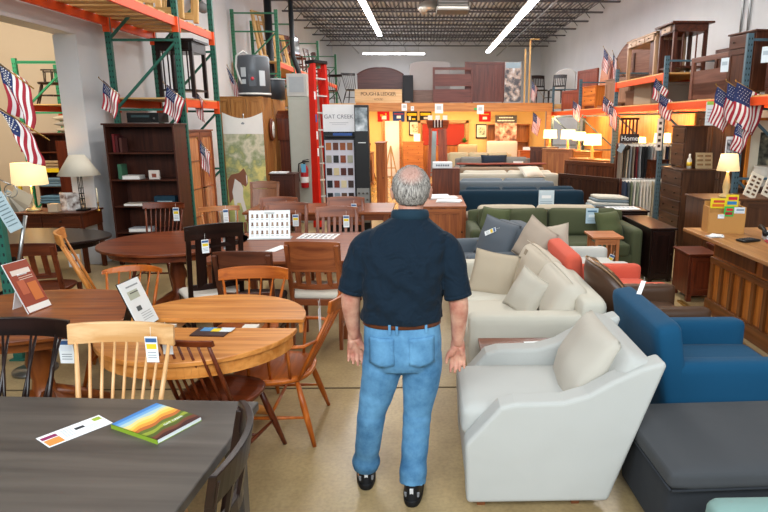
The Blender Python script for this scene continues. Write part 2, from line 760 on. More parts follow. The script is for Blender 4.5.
# ================================================================== builders (furniture faces -Y at rz = 0)
def price_tag(parent, loc, w=0.07, h=0.13, rot=(0, 0, 0), stripe='#e8c531', name='price_tag'):
    """hanging card with a coloured field and printed lines, a part of the piece it is tied to"""
    mb = MB()
    mb.box((0, 0, 0), (w, 0.002, h), PAPER)
    mb.box((0, -0.0015, h * 0.36), (w * 0.9, 0.001, h * 0.16), plain('#3d5f8e', 0.5))
    mb.box((0, -0.0015, h * 0.12), (w * 0.8, 0.001, h * 0.2), plain(stripe, 0.5))
    for q in range(3):
        mb.box((0, -0.0015, -h * (0.12 + 0.1 * q)), (w * 0.7, 0.001, h * 0.03), plain('#8a8f94', 0.5))
    mb.tube([(0, 0, h / 2), (0.003, 0, h / 2 + 0.05)], 0.001, WHITE, seg=4)
    return mb.build(name, None, parent, loc, [R(a) for a in rot])


def seat_outline(w, d, n=24, e=2.8, back=0.88):
    pts = []
    for k in range(n):
        a = 2 * pi * k / n
        x = math.copysign(abs(cos(a)) ** (2 / e), cos(a)) * w / 2
        y = math.copysign(abs(sin(a)) ** (2 / e), sin(a)) * d / 2
        if y > 0:
            x *= 1 - (1 - back) * (y / (d / 2))
        pts.append((x, y))
    return pts


def saddle(w, d, z, th, m):
    """carved wooden seat with a dished top"""
    mb = MB()
    out = seat_outline(w, d)
    n = len(out)
    rings = [(1.0, z - th * 0.45), (0.93, z - th), ]
    vs, fs = [], []
    prof = [(0.0, z - th, 0), (0.9, z - th, 0), (0.985, z - th * 0.6, 0), (1.0, z - th * 0.25, 0), (0.97, z, 0), (0.8, z - 0.004, 0),
            (0.5, z - 0.014, 0), (0.2, z - 0.016, 0), (0.0, z - 0.014, 0)]
    vs.append((0, 0, prof[0][1]))
    for r_, zz, _ in prof[1:-1]:
        for x, y in out:
            vs.append((x * r_, y * r_, zz))
    vs.append((0, 0, prof[-1][1]))
    last = len(vs) - 1
    for k in range(n):
        fs.append((0, 1 + (k + 1) % n, 1 + k))
    for i in range(len(prof) - 3):
        for k in range(n):
            a, b = 1 + i * n, 1 + (i + 1) * n
            fs.append((a + k, a + (k + 1) % n, b + (k + 1) % n, b + k))
    a = 1 + (len(prof) - 3) * n
    for k in range(n):
        fs.append((a + k, a + (k + 1) % n, last))
    mb.faces(vs, fs, m, True)
    return mb


def crest_bow(mb, w, y0, bow, z0, h, th, m=None, lean=0.0, arch=0.0, n=14, ends=0.0):
    """curved crest rail: bows backwards (+Y) in the middle"""
    vs, fs = [], []
    for i in range(n + 1):
        u = -1 + 2 * i / n
        x = u * w / 2
        y = y0 + bow * (1 - u * u)
        hh = h * (1 - ends * abs(u) ** 3)
        zt = z0 + hh + arch * (1 - u * u)
        zb = z0 + arch * 0.5 * (1 - u * u)
        for (yy, zz) in ((y - th / 2, zb), (y - th / 2 + lean, zt), (y + th / 2 + lean, zt), (y + th / 2, zb)):
            vs.append((x, yy, zz))
    for i in range(n):
        a, b = i * 4, (i + 1) * 4
        for k in range(4):
            k2 = (k + 1) % 4
            fs.append((a + k, a + k2, b + k2, b + k))
    fs += [(3, 2, 1, 0), (n * 4, n * 4 + 1, n * 4 + 2, n * 4 + 3)]
    mb.faces(vs, fs, m)


def spindle_chair(label, wd, w=0.47, d=0.44, sh=0.445, top=0.93, crest_h=0.085, crest_w=0.50, nsp=7, arms=False, bow=0.07,
                  group=None, loc=(0, 0, 0), rz=0, tagc=True, seatm=None, name='spindle_chair', tag_at=0.12, lean=0.16, vee=False, ends=0.0):
    t = thing(name, label, 'chair', loc, rz, group)
    wx, wz = wd('X'), wd('Z')
    saddle(w, d, sh, 0.042, seatm or wx).build('seat', None, t)
    lx, ly = w / 2 - 0.07, d / 2 - 0.08
    feet = {}
    for sx in (-1, 1):
        for sy in (-1, 1):
            mb = MB()
            p = Vector((sx * lx, sy * ly, sh - 0.035))
            q = Vector((sx * (w / 2 + 0.02), sy * (d / 2 + 0.025), 0))
            feet[(sx, sy)] = (p, q)
            mb.tube([p, p.lerp(q, 0.35), p.lerp(q, 0.6), q], [0.014, 0.020, 0.019, 0.012], seg=10)
            mb.build('leg', wz, t)
    zc = 0.55
    for sx in (-1, 1):
        a = feet[(sx, -1)][0].lerp(feet[(sx, -1)][1], zc)
        b = feet[(sx, 1)][0].lerp(feet[(sx, 1)][1], zc)
        mb = MB()
        mb.tube([a, a.lerp(b, .5), b], [0.008, 0.012, 0.008], seg=8)
        mb.build('stretcher', wx, t)
    mb = MB()
    mb.tube([(-w / 2 + 0.02, 0, sh * 0.42), (0, 0, sh * 0.42), (w / 2 - 0.02, 0, sh * 0.42)], [0.008, 0.012, 0.008], seg=8)
    mb.build('stretcher', wx, t)
    yb = d / 2 - 0.035
    zt = top - crest_h
    mb = MB()
    crest_bow(mb, crest_w, yb + lean, bow, zt, crest_h, 0.022, lean=0.012, ends=ends)
    cr = mb.build('crest_rail', wx, t, bevel=0.004)
    for k in range(nsp):
        u = -1 + 2 * k / (nsp - 1)
        x0, x1 = u * (w / 2 - 0.055), u * (crest_w / 2 - 0.03)
        if vee:
            x1 = x1 + (0.05 if k % 2 == 0 else -0.05)
            x1 = max(-crest_w / 2 + .03, min(crest_w / 2 - .03, x1))
        y0 = yb - 0.03 * abs(u)
        mb = MB()
        thick = 0.013 if (k in (0, nsp - 1)) else 0.0085
        p, q = Vector((x0, y0, sh - 0.01)), Vector((x1, yb + lean + bow * (1 - (x1 / (crest_w / 2)) ** 2) , zt + 0.015))
        mb.tube([p, p.lerp(q, 0.4), q], [thick * 0.8, thick, thick * 0.7], seg=8)
        mb.build('spindle', wz, t)
    if arms:
        for sx in (-1, 1):
            mb = MB()
            za = sh + 0.215
            pts = [(sx * (w / 2 + 0.02), -d / 2 + 0.10, za), (sx * (w / 2 + 0.035), 0.02, za + 0.005), (sx * (w / 2 + 0.01), yb + 0.02, za + 0.01),
                   (sx * (crest_w / 2 - 0.035), yb + 0.09, za + 0.02)]
            mb.tube(pts, [0.026, 0.024, 0.018, 0.014], seg=10, flat=0.55)
            mb.build('arm', wx, t)
            for f in (0.12, 0.42, 0.70):
                y = -d / 2 + 0.10 + f * (d * 0.85)
                mb = MB()
                mb.tube([(sx * (w / 2 - 0.05), y - 0.015, sh - 0.01), (sx * (w / 2 + 0.025), y - 0.005, za)], 0.010, seg=8)
                mb.build('arm_post', wz, t)
    if tagc:
        price_tag(t, (tag_at, yb + lean + 0.06, zt - 0.07), 0.05, 0.10, rot=(0, 0, 180))
    return t


def rail_chair(label, wd, w=0.46, d=0.44, sh=0.46, top=1.0, nsl=6, cut=False, cushion='#cfc8bb', crest_h=0.11, low_rail=0.12,
               group=None, loc=(0, 0, 0), rz=0, name='dining_chair', tagc=True, panel=False, curved=0.03, tag_side=0.1):
    """straight dining chair: four square legs, rear posts, rails and flat slats"""
    t = thing(name, label, 'chair', loc, rz, group)
    wx, wz = wd('X'), wd('Z')
    s = 0.038
    if cushion:
        mb = MB()
        mb.box((0, 0, sh - 0.055), (w - 0.02, d - 0.02, 0.06))
        mb.build('seat_frame', wx, t, bevel=0.003)
        mb = MB()
        mb.soft((0, -0.005, sh + 0.0), (w, d - 0.01, 0.06), 0.03, 0.012, n=8)
        mb.build('seat', fabric(cushion), t)
    else:
        saddle(w + 0.01, d + 0.01, sh, 0.04, wx).build('seat', None, t)
    for sx in (-1, 1):
        mb = MB()
        mb.bar((sx * (w / 2 - 0.025), -d / 2 + 0.03, sh - 0.03), (sx * (w / 2 - 0.02), -d / 2 + 0.02, 0), s, s, w2=0.028, t2=0.028)
        mb.build('leg', wz, t, bevel=0.003)
        mb = MB()
        y = d / 2 - 0.02
        mb.bar((sx * (w / 2 - 0.02), y, sh - 0.02), (sx * (w / 2 - 0.02), y + 0.05, 0), s, s, w2=0.03, t2=0.03)
        mb.bar((sx * (w / 2 - 0.02), y, sh - 0.02), (sx * (w / 2 - 0.02), y + 0.11, top - 0.02), s, s * 0.8)
        mb.build('leg', wz, t, bevel=0.003)
    for sx in (-1, 1):
        mb = MB()
        mb.bar((sx * (w / 2 - 0.02), -d / 2 + 0.03, 0.2), (sx * (w / 2 - 0.02), d / 2, 0.2), 0.02, 0.03)
        mb.build('stretcher', wx, t)

    def by(z):
        return d / 2 - 0.02 + 0.11 * (z - sh) / (top - sh)
    mb = MB()
    crest_bow(mb, w + 0.01, by(top - crest_h), curved, top - crest_h, crest_h, 0.024, lean=0.02, arch=0.015)
    mb.build('crest_rail', wx, t, bevel=0.003)
    zl = sh + low_rail
    mb = MB()
    crest_bow(mb, w - 0.05, by(zl), curved, zl - 0.025, 0.05, 0.02, n=8)
    mb.build('lower_rail', wx, t, bevel=0.002)
    if panel:
        mb = MB()
        crest_bow(mb, w - 0.06, by(zl), curved, zl, top - crest_h - zl, 0.012, lean=by(top - crest_h) - by(zl), n=8)
        mb.build('back_panel', wz, t)
    else:
        for k in range(nsl):
            u = (-1 + 2 * (k + 0.5) / nsl)
            x = u * (w / 2 - 0.05)
            wid = (w - 0.12) / nsl * (0.5 if not cut else 0.72)
            mb = MB()
            za, zb = zl, top - crest_h + 0.01
            cb = curved * (1 - (x / (w / 2)) ** 2)
            mb.bar((x, by(za) + cb, za), (x, by(zb) + cb, zb), wid, 0.012, up=(0, 1, 0))
            mb.build('slat', wz, t)
        if cut:
            mb = MB()
            zz = top - crest_h - 0.07
            crest_bow(mb, w - 0.05, by(zz), curved, zz, 0.035, 0.02, n=8)
            mb.build('upper_rail', wx, t)
    if tagc:
        price_tag(t, (tag_side, by(top) + curved + 0.04, top - 0.16), 0.055, 0.11, rot=(0, 0, 180))
        price_tag(t, (-tag_side, by(top - .1) - 0.03, top - 0.17), 0.055, 0.11)
    return t


def oval_pts(a, b, n=64, e=2.0):
    return [(math.copysign(abs(cos(2 * pi * k / n)) ** (2 / e), cos(2 * pi * k / n)) * a,
             math.copysign(abs(sin(2 * pi * k / n)) ** (2 / e), sin(2 * pi * k / n)) * b) for k in range(n)]


def oval_table(label, wd, a, b, h=0.76, loc=(0, 0, 0), rz=0, split=False, legs=False, e=2.0, th=0.028):
    t = thing('dining_table', label, 'table', loc, rz)
    wx, wz = wd('X'), wd('Z')
    if not split:
        mb = MB()
        mb.prism(oval_pts(a, b, e=e), h - th, h, 'XY')
        mb.build('tabletop', wx, t, bevel=0.006)
        mb = MB()
        mb.prism(oval_pts(a * 0.86, b * 0.86, e=e), h - th - 0.07, h - th, 'XY')
        mb.build('apron', wx, t)
    else:
        g = 0.085
        for s_ in (-1, 1):
            pts = [(x, y) for x, y in oval_pts(a, b, 96, e) if y * s_ > 0]
            pts = [(-a, 0)] + sorted(pts, key=lambda q: q[0]) + [(a, 0)]
            pts = [(x, y + s_ * g) for x, y in pts]
            if s_ > 0:
                pts.reverse()
            mb = MB()
            mb.prism(pts, h - th, h, 'XY')
            mb.build('tabletop', wx, t, bevel=0.005)
            mb = MB()
            arc = [(x, y) for x, y in pts if abs(y - s_ * g) > 0.02]
            for (xa, ya), (xb, yb2) in zip(arc[:-1], arc[1:]):
                mb.bar((xa * 0.95, s_ * g + (ya - s_ * g) * 0.93, h - th - 0.037), (xb * 0.95, s_ * g + (yb2 - s_ * g) * 0.93, h - th - 0.037), 0.022, 0.075)
            mb.build('apron', wx, t)
        for x in (-a * 0.45, a * 0.45):
            mb = MB()
            mb.box((x, 0, h - 0.06), (0.06, b * 1.2, 0.035))
            mb.build('slide', MAPLE('Y'), t)
            mb = MB()
            mb.box((x, 0, h - 0.035), (0.09, 0.12, 0.014))
            mb.build('latch', plain('#d8d2c4', 0.5), t)
    if legs:
        for sx in (-1, 1):
            for sy in (-1, 1):
                mb = MB()
                mb.bar((sx * a * 0.62, sy * b * 0.62, h - 0.08), (sx * a * 0.66, sy * b * 0.66, 0), 0.07, 0.07, w2=0.045, t2=0.045)
                mb.build('leg', wz, t, bevel=0.004)
    else:
        mb = MB()
        mb.lathe([(0.19, 0.0 + 0.10), (0.16, 0.14), (0.075, 0.2), (0.06, 0.3), (0.085, 0.42), (0.065, 0.52), (0.07, 0.60), (0.16, h - 0.1)], m=None, seg=20)
        mb.build('pedestal', wz, t)
        for k in range(4):
            an = pi / 4 + k * pi / 2
            mb = MB()
            c, s_ = cos(an), sin(an)
            L = min(a, b) * 0.72
            mb.tube([(0.05 * c, 0.05 * s_, 0.20), (0.5 * L * c, 0.5 * L * s_, 0.13), (L * c, L * s_, 0.025)], [0.045, 0.04, 0.025], seg=8)
            mb.build('foot', wx, t)
    return t


def rect_table(label, wd, w, d, h=0.76, loc=(0, 0, 0), rz=0, th=0.035, leg=0.075, apron=True, name='dining_table'):
    t = thing(name, label, 'table', loc, rz)
    wx, wz = wd('X'), wd('Z')
    mb = MB()
    mb.box((0, 0, h - th / 2), (w, d, th))
    mb.build('tabletop', wx, t, bevel=0.006)
    if apron:
        for sy in (-1, 1):
            mb = MB()
            mb.box((0, sy * (d / 2 - 0.09), h - th - 0.045), (w - 0.2, 0.022, 0.09))
            mb.build('apron', wx, t)
        for sx in (-1, 1):
            mb = MB()
            mb.box((sx * (w / 2 - 0.09), 0, h - th - 0.045), (0.022, d - 0.2, 0.09))
            mb.build('apron', wx, t)
    for sx in (-1, 1):
        for sy in (-1, 1):
            mb = MB()
            x, y = sx * (w / 2 - 0.085), sy * (d / 2 - 0.085)
            mb.bar((x, y, h - th), (x, y, 0), leg, leg, w2=leg * 0.75, t2=leg * 0.75)
            mb.build('leg', wz, t, bevel=0.004)
    return t


def cabinet(label, wd, w, d, h, rows, loc=(0, 0, 0), rz=0, name='dresser', cat='dresser', group=None, foot=0.07, over=0.02, knob=None,
            pull='knob', glass=None, back_col=None, framed=True):
    """rows from the top: ('drawer', count, height share), ('door', count, share), ('glass', count, share), ('open', count, share)"""
    t = thing(name, label, cat, loc, rz, group)
    wx, wz = wd('X'), wd('Z')
    km = knob or BRONZE
    th = 0.022
    open_ = any(r_[0] in ('open', 'glass') for r_ in rows)
    mb = MB()
    if open_:
        for sx in (-1, 1):
            mb.box((sx * (w / 2 - th / 2), 0, (h + foot) / 2), (th, d, h - foot), wz)
        mb.box((0, d / 2 - 0.006, (h + foot) / 2), (w - 2 * th, 0.012, h - foot), wz)
        mb.box((0, 0, foot + th / 2), (w - 2 * th, d - 0.01, th), wx)
        mb.box((0, 0, h - th / 2), (w - 2 * th, d - 0.01, th), wx)
    else:
        mb.box((0, 0.0, (h + foot) / 2), (w, d - 0.01, h - foot), wz)
    for sx in (-1, 1):
        for sy in (-1, 1):
            mb.box((sx * (w / 2 - 0.03), sy * (d / 2 - 0.035), foot / 2), (0.05, 0.05, foot), wz)
    mb.build('body', None, t, bevel=0.003)
    mb = MB()
    mb.box((0, -0.005, h + 0.011), (w + 2 * over, d + over * 1.5, 0.024))
    mb.build('top', wx, t, bevel=0.004)
    tot = sum(r_[2] for r_ in rows)
    H = h - foot - 0.03
    z = h - 0.01
    fy = -d / 2
    for kind, n, sh in rows:
        hh = H * sh / tot
        cz = z - hh / 2
        cw = (w - 0.03) / n
        for i in range(n):
            cx = -w / 2 + 0.015 + cw * (i + 0.5)
            pw, ph = cw - 0.014, hh - 0.014
            if kind == 'drawer':
                mb = MB()
                mb.box((cx, fy - 0.004, cz), (pw, 0.018, ph))
                dr = mb.build('drawer', wx, t, bevel=0.004)
                ks = (-0.27, 0.27) if pw > 0.5 else (0,)
                for kx in ks:
                    mb = MB()
                    if pull == 'knob':
                        mb.lathe([(0.006, 0), (0.006, 0.012), (0.014, 0.016), (0.014, 0.024), (0.008, 0.028)], seg=10)
                        o = mb.build('knob', km, dr, (cx + kx * pw, fy - 0.012, cz), (R(90), 0, 0))
                    else:
                        mb.tube([(-0.045, 0, 0), (-0.04, -0.02, -0.004), (0.04, -0.02, -0.004), (0.045, 0, 0)], 0.005, seg=6)
                        mb.build('handle', km, dr, (cx + kx * pw, fy - 0.013, cz))
            elif kind in ('door', 'glass'):
                mb = MB()
                st = min(0.07, pw * 0.2)
                for sx in (-1, 1):
                    mb.box((cx + sx * (pw / 2 - st / 2), fy - 0.004, cz), (st, 0.02, ph), wz)
                for sz in (-1, 1):
                    mb.box((cx, fy - 0.004, cz + sz * (ph / 2 - st / 2)), (pw - 2 * st, 0.02, st), wx)
                if kind == 'door':
                    mb.box((cx, fy - 0.001, cz), (pw - 2 * st, 0.008, ph - 2 * st), wz)
                else:
                    for q in range(1, 4):
                        mb.box((cx, fy - 0.006, cz - ph / 2 + ph * q / 4), (pw - 2 * st, 0.012, 0.016), wx)
                dr = mb.build('door', None, t, bevel=0.002)
                if kind == 'glass':
                    mb = MB()
                    mb.box((cx, fy - 0.002, cz), (pw - 2 * st, 0.004, ph - 2 * st))
                    mb.build('pane', glass or GLASSM, dr)
                side = 1 if (n == 1 or i < n / 2) else -1
                mb = MB()
                mb.lathe([(0.006, 0), (0.006, 0.012), (0.013, 0.016), (0.013, 0.024), (0.008, 0.028)], seg=10)
                mb.build('knob', km, dr, (cx + side * (pw / 2 - st / 2), fy - 0.013, cz), (R(90), 0, 0))
            if kind in ('open', 'glass') and i == 0:
                ns = 4 if kind == 'glass' else max(1, n)
                for q in range(1, ns):
                    mb = MB()
                    mb.box((0, 0, z - hh * q / ns), (w - 2 * th, d - 0.03, 0.02))
                    mb.build('shelf', wx, t)
        z -= hh
    return t


GLASSM, _n, _l, _b = _base('clear_glass', 0.03, 0, (0.9, 0.95, 0.93))
_b.inputs['Transmission Weight'].default_value = 0.9
_b.inputs['IOR'].default_value = 1.15


def headboard(label, wd, w, h, loc, rz=0, arch=0.0, panels=0, th=0.05, gap=False, name='headboard', cat='headboard', lean=0, slats=0, group=None):
    t = thing(name, label, cat, loc, rz, group)
    t.rotation_euler = (R(-lean), 0, R(rz))
    wx, wz = wd('X'), wd('Z')
    n = 20
    if arch:
        mb = MB()
        pts = [(-w / 2, 0.0), (w / 2, 0.0)]
        for i in range(n + 1):
            u = 1 - 2 * i / n
            pts.append((u * w / 2, h - arch + arch * (1 - abs(u) ** 2.4)))
        mb.prism(pts, -th / 2, th / 2, 'XZ')
        mb.build('panel', wx, t, bevel=0.006)
        mb = MB()
        tp = [(u * w / 2, -th * 0.75, h - arch + arch * (1 - abs(u) ** 2.4)) for u in [1 - 2 * i / n for i in range(n + 1)]]
        tp = [(x, 0, z) for x, y, z in tp]
        mb.tube(tp, 0.035, seg=6)
        mb.build('cap', wx, t)
    else:
        for sx in (-1, 1):
            mb = MB()
            mb.box((sx * (w / 2 - 0.035), 0, h / 2), (0.07, th + 0.01, h))
            mb.build('post', wz, t, bevel=0.004)
        mb = MB()
        mb.box((0, 0, h - 0.04), (w - 0.1, th, 0.08))
        mb.build('rail', wx, t, bevel=0.004)
        mb = MB()
        if gap:
            mb.box((0, 0, h - 0.40), (w - 0.1, th * 0.5, 0.38))
            mb.build('panel', wx, t)
            mb = MB()
            mb.box((0, 0, h * 0.2), (w - 0.1, th * 0.5, h * 0.38))
            mb.build('panel', wx, t)
        elif slats:
            mb.box((0, 0, 0.1), (w - 0.1, th * 0.7, 0.1))
            mb.build('rail', wx, t)
            for q in range(slats):
                mb = MB()
                mb.box((-w / 2 + 0.09 + (w - 0.18) * q / (slats - 1), 0, h * 0.52), (0.035, th * 0.4, h * 0.82))
                mb.build('slat', wz, t)
        else:
            mb.box((0, 0, h / 2 - 0.02), (w - 0.1, th * 0.4, h - 0.12))
            mb.build('panel', wz, t)
            for q in range(1, panels):
                mb = MB()
                mb.box((-w / 2 + w * q / panels, -th * 0.1, h / 2 - 0.02), (0.05, th * 0.6, h - 0.14))
                mb.build('stile', wz, t)
    return t


def sofa(label, w, d, h, col, loc, rz=0, ncush=2, arm_w=0.18, arm_h=0.6, seat_h=0.45, back_cush=True, legm=None, name='sofa', cat='sofa',
         slope=False, wing=False, back_t=0.2, group=None, cush_col=None, fabm=None, rake=0.08, legh=0.1, tight=False):
    t = thing(name, label, cat, loc, rz, group)
    m = fabm or fabric(col)
    cm = fabric(cush_col) if cush_col else m
    iw = w - 2 * arm_w
    mb = MB()
    mb.soft((0, -0.12 if slope else 0.0, legh + (seat_h - 0.14 - legh) / 2 + 0.01), (w - 0.03, d - (0.27 if slope else 0.04), seat_h - 0.12 - legh), 0.02)
    mb.build('base', m, t)
    for sx in (-1, 1):
        mb = MB()
        if slope:
            # outline in YZ: scooped arm that climbs into the back
            pts = [(-d / 2 + 0.01, legh), (-d / 2, 0.38), (-d / 2 + 0.17, arm_h - 0.02), (-d / 2 + 0.24, arm_h), (-d / 2 + 0.48, arm_h + 0.005), (-d / 2 + 0.60, arm_h + 0.04), (-d / 2 + 0.72, arm_h + 0.11),
                   (-d / 2 + 0.84, arm_h + 0.17), (d / 2 + 0.07, h - 0.05), (d / 2 + 0.075, h - 0.08), (d / 2 - 0.17, legh)]
            pts2 = []
            for i in range(len(pts)):
                a, b = Vector(pts[i]), Vector(pts[(i + 1) % len(pts)])
                pts2.append(tuple(a))
            mb.prism(pts2, sx * (w / 2), sx * (w / 2 - arm_w), 'YZ')
            mb.build('arm', m, t, bevel=0.022, seg=4)
        else:
            mb.soft((sx * (w / 2 - arm_w / 2), -0.01, (legh + arm_h) / 2), (arm_w, d - 0.02, arm_h - legh), min(0.05, arm_w * 0.35), 0.004)
            mb.build('arm', m, t)
    mb = MB()
    bz0 = legh
    hh = h - 0.04 if not wing else h
    if slope:
        mb.soft((0, d / 2 - 0.155, (bz0 + hh) / 2), (w - 0.06, back_t, (hh - bz0) * 1.02), 0.05, 0.006, rot=(-0.34, 0, 0))
    else:
      mb.soft((0, d / 2 - back_t / 2 + rake / 2 * 0.3, (bz0 + hh) / 2), (w if not slope and not back_cush else w - 0.06, back_t, hh - bz0), 0.05, 0.006, rot=(-rake * 0.8, 0, 0))
    mb.build('back', m, t)
    cw = iw / ncush
    for i in range(ncush):
        x = -iw / 2 + cw * (i + 0.5)
        mb = MB()
        mb.soft((x, -back_t / 2 - 0.0 - 0.01, seat_h - 0.07), (cw - 0.006, d - back_t - 0.0, 0.17), 0.045, 0.02)
        mb.build('seat_cushion', cm, t)
    if back_cush:
        for i in range(ncush):
            x = -iw / 2 + cw * (i + 0.5)
            mb = MB()
            mb.soft((x, d / 2 - back_t - 0.075, (seat_h + h) / 2), (cw - 0.008, 0.19, h - seat_h), 0.07, 0.03, rot=(-0.2, 0, 0), wob=0.004)
            mb.build('back_cushion', cm, t)
    for sx in (-1, 1):
        for sy in (-1, 1):
            mb = MB()
            yl = d / 2 - 0.32 if (slope and sy > 0) else sy * (d / 2 - 0.09)
            mb.bar((sx * (w / 2 - 0.09), yl, legh + 0.02), (sx * (w / 2 - 0.09), yl, 0), 0.06, 0.06, w2=0.04, t2=0.04)
            mb.build('leg', legm or BROWN('Z'), t)
    return t


def throw_pillow(label, col, w, h, loc, rot=(0, 0, 0), t=0.17, group=None, m=None, pinch=0.07):
    """rot in degrees: tilt about X, Y, Z"""
    mb = MB()
    mb.pillow((0, 0, 0), w, h, t, pinch=pinch)
    o = mb.build('throw_pillow', m or fabric(col))
    o.location = loc
    o.rotation_euler = [R(a) for a in rot]
    tag(o, label, 'pillow', group)
    seam = MB()
    pts = []
    n = 40
    for k in range(n):
        f = k / n * 4
        i, u = int(f), -1 + 2 * (f % 1)
        if i == 0: x, z = u, -1
        elif i == 1: x, z = 1, u
        elif i == 2: x, z = -u, 1
        else: x, z = -1, -u
        pts.append((x * w / 2 * (1 - pinch * (1 - z * z)), 0, z * h / 2 * (1 - pinch * (1 - x * x))))
    seam.tube(pts, 0.005, seg=5, closed=True)
    seam.build('piping', m or fabric(col), o)
    return o


def table_lamp(label, loc, h=0.6, sr=0.17, sh=0.22, lit=4.0, col='#ffd9a0', base='#c9a86a', style='gourd', top_r=None, group=None, basem=None):
    t = thing('table_lamp', label, 'lamp', loc, 0, group)
    bm_ = basem or plain(base, 0.35)
    mb = MB()
    if style == 'gourd':
        mb.lathe([(0.075, 0), (0.08, 0.012), (0.03, 0.05), (0.045, 0.12), (0.035, 0.2), (0.016, 0.28), (0.012, h - sh)], seg=18)
        mb.build('base', bm_, t)
    elif style == 'iron':
        mb.box((0, 0, 0.01), (0.13, 0.13, 0.02))
        for q in range(4):
            a = q * pi / 2
            mb.tube([(0.03 * cos(a), 0.03 * sin(a), 0.02), (0.025 * cos(a + .4), 0.025 * sin(a + .4), 0.15), (0.03 * cos(a), 0.03 * sin(a), h - sh + 0.03)], 0.005, seg=6)
        for zz in (0.08, 0.15, 0.22, 0.29):
            mb.lathe([(0.034, zz), (0.034, zz + 0.006)], seg=12)
        mb.build('base', bm_, t)
    else:
        mb.lathe([(0.09, 0), (0.09, 0.015), (0.02, 0.04), (0.014, 0.1), (0.02, 0.14), (0.011, 0.2), (0.011, h - sh)], seg=18)
        mb.build('base', bm_, t)
    tr = top_r or sr * 0.8
    mb = MB()
    z0, z1 = h - sh, h
    n = 28
    vs, fs = [], []
    for r_, z in ((sr, z0), (tr, z1), (tr - 0.004, z1), (sr - 0.004, z0)):
        for k in range(n):
            vs.append((r_ * cos(2 * pi * k / n), r_ * sin(2 * pi * k / n), z))
    for i in range(4):
        j = (i + 1) % 4
        for k in range(n):
            k2 = (k + 1) % n
            fs.append((i * n + k, i * n + k2, j * n + k2, j * n + k))
    mb.faces(vs, fs, None, True)
    if lit:
        m = emit(col, lit, 'lit_shade')
    else:
        m = fabric('#efe6d2')
    mb.build('lamp_shade', m, t)
    mb = MB()
    mb.lathe([(0.012, z0 - 0.02), (0.03, z0 + 0.06), (0.03, z0 + 0.1), (0.01, z0 + 0.13)], seg=12)
    mb.build('bulb', emit('#ffe2b0', 8.0, 'bulb') if lit else WHITE, t)
    return t


RED, WHT, BLU = plain('#a52a38', 0.7), plain('#e9e4e0', 0.7), plain('#26335f', 0.7)


def flag(label, tip, w=0.42, h=0.27, a=45, lean=0.0, stick=0.5, yaw=0.0, group='small flags on the racks', seed=0):
    """small stick flag: tip of the stick at the given point, stick running down to the right, cloth hanging straight down"""
    t = thing('stick_flag', label, 'flag', tip, yaw, group)
    sd = Vector((cos(R(a)), 0, -sin(R(a))))      # from the tip down the stick
    mb = MB()
    mb.tube([-sd * 0.03, sd * stick], 0.0045, seg=6)
    mb.lathe([(0.004, 0), (0.009, 0.008), (0.003, 0.022)], tuple(-sd * 0.03), seg=8, m=BRASS)
    mb.build('stick', PINE('X'), t)
    nu, nv = 20, 13
    mb = MB()
    rnd = random.Random(seed)
    a0, a1 = rnd.uniform(0, 6), rnd.uniform(0.02, 0.05)
    dn = Vector((sin(R(lean)), 0, -cos(R(lean))))
    rows = []

    def P(u, v):
        # v = 1 at the tip; the lower cloth gathers a little
        p = sd * (h * (1 - v)) * (1 - 0.22 * u) + dn * (w * u)
        p.x += 0.05 * h * sin(3 * u + a0)
        p.y += a1 * sin(6.5 * v + 3 * u + a0) * (0.3 + u) + 0.015 * sin(9 * u + a0)
        return p
    for i in range(nu + 1):
        rows.append([mb.bm.verts.new(P(i / nu, j / nv)) for j in range(nv + 1)])
    ir, iw, ib = mb.mi(RED), mb.mi(WHT), mb.mi(BLU)
    for i in range(nu):
        for j in range(nv):
            f = mb.bm.faces.new((rows[i][j], rows[i + 1][j], rows[i + 1][j + 1], rows[i][j + 1]))
            f.smooth = True
            if i < nu * 0.42 and j >= 6:
                f.material_index = ib
            else:
                f.material_index = ir if (j % 2 == 0) else iw
    cl = mb.build('cloth', None, t)
    so = cl.modifiers.new('solid', 'SOLIDIFY')
    so.thickness = 0.0015
    so.offset = 0
    st = MB()
    for q in range(5):
        for b in range(5 if q % 2 == 0 else 4):
            u = 0.045 + 0.33 * (q + 0.5) / 5
            v = (6.6 + 6.0 * (b + (0.35 if q % 2 == 0 else 0.85)) / 5) / 13
            for sgn in (-1, 1):
                c = P(u, v) + Vector((0, sgn * 0.0022, 0))
                pts = []
                for k in range(10):
                    an = 2 * pi * k / 10
                    rr = 0.0080 if k % 2 == 0 else 0.0032
                    pts.append(c + Vector((rr * cos(an), 0, rr * sin(an))))
                st.faces(pts, [tuple(range(10))])
    s_ = st.build('stars', WHT, cl)
    tag(s_, kind='stuff')
    return t


def card(mb, c, w, h, m, rot=None, th=0.003):
    mb.box(c, (w, th, h), m, rot)


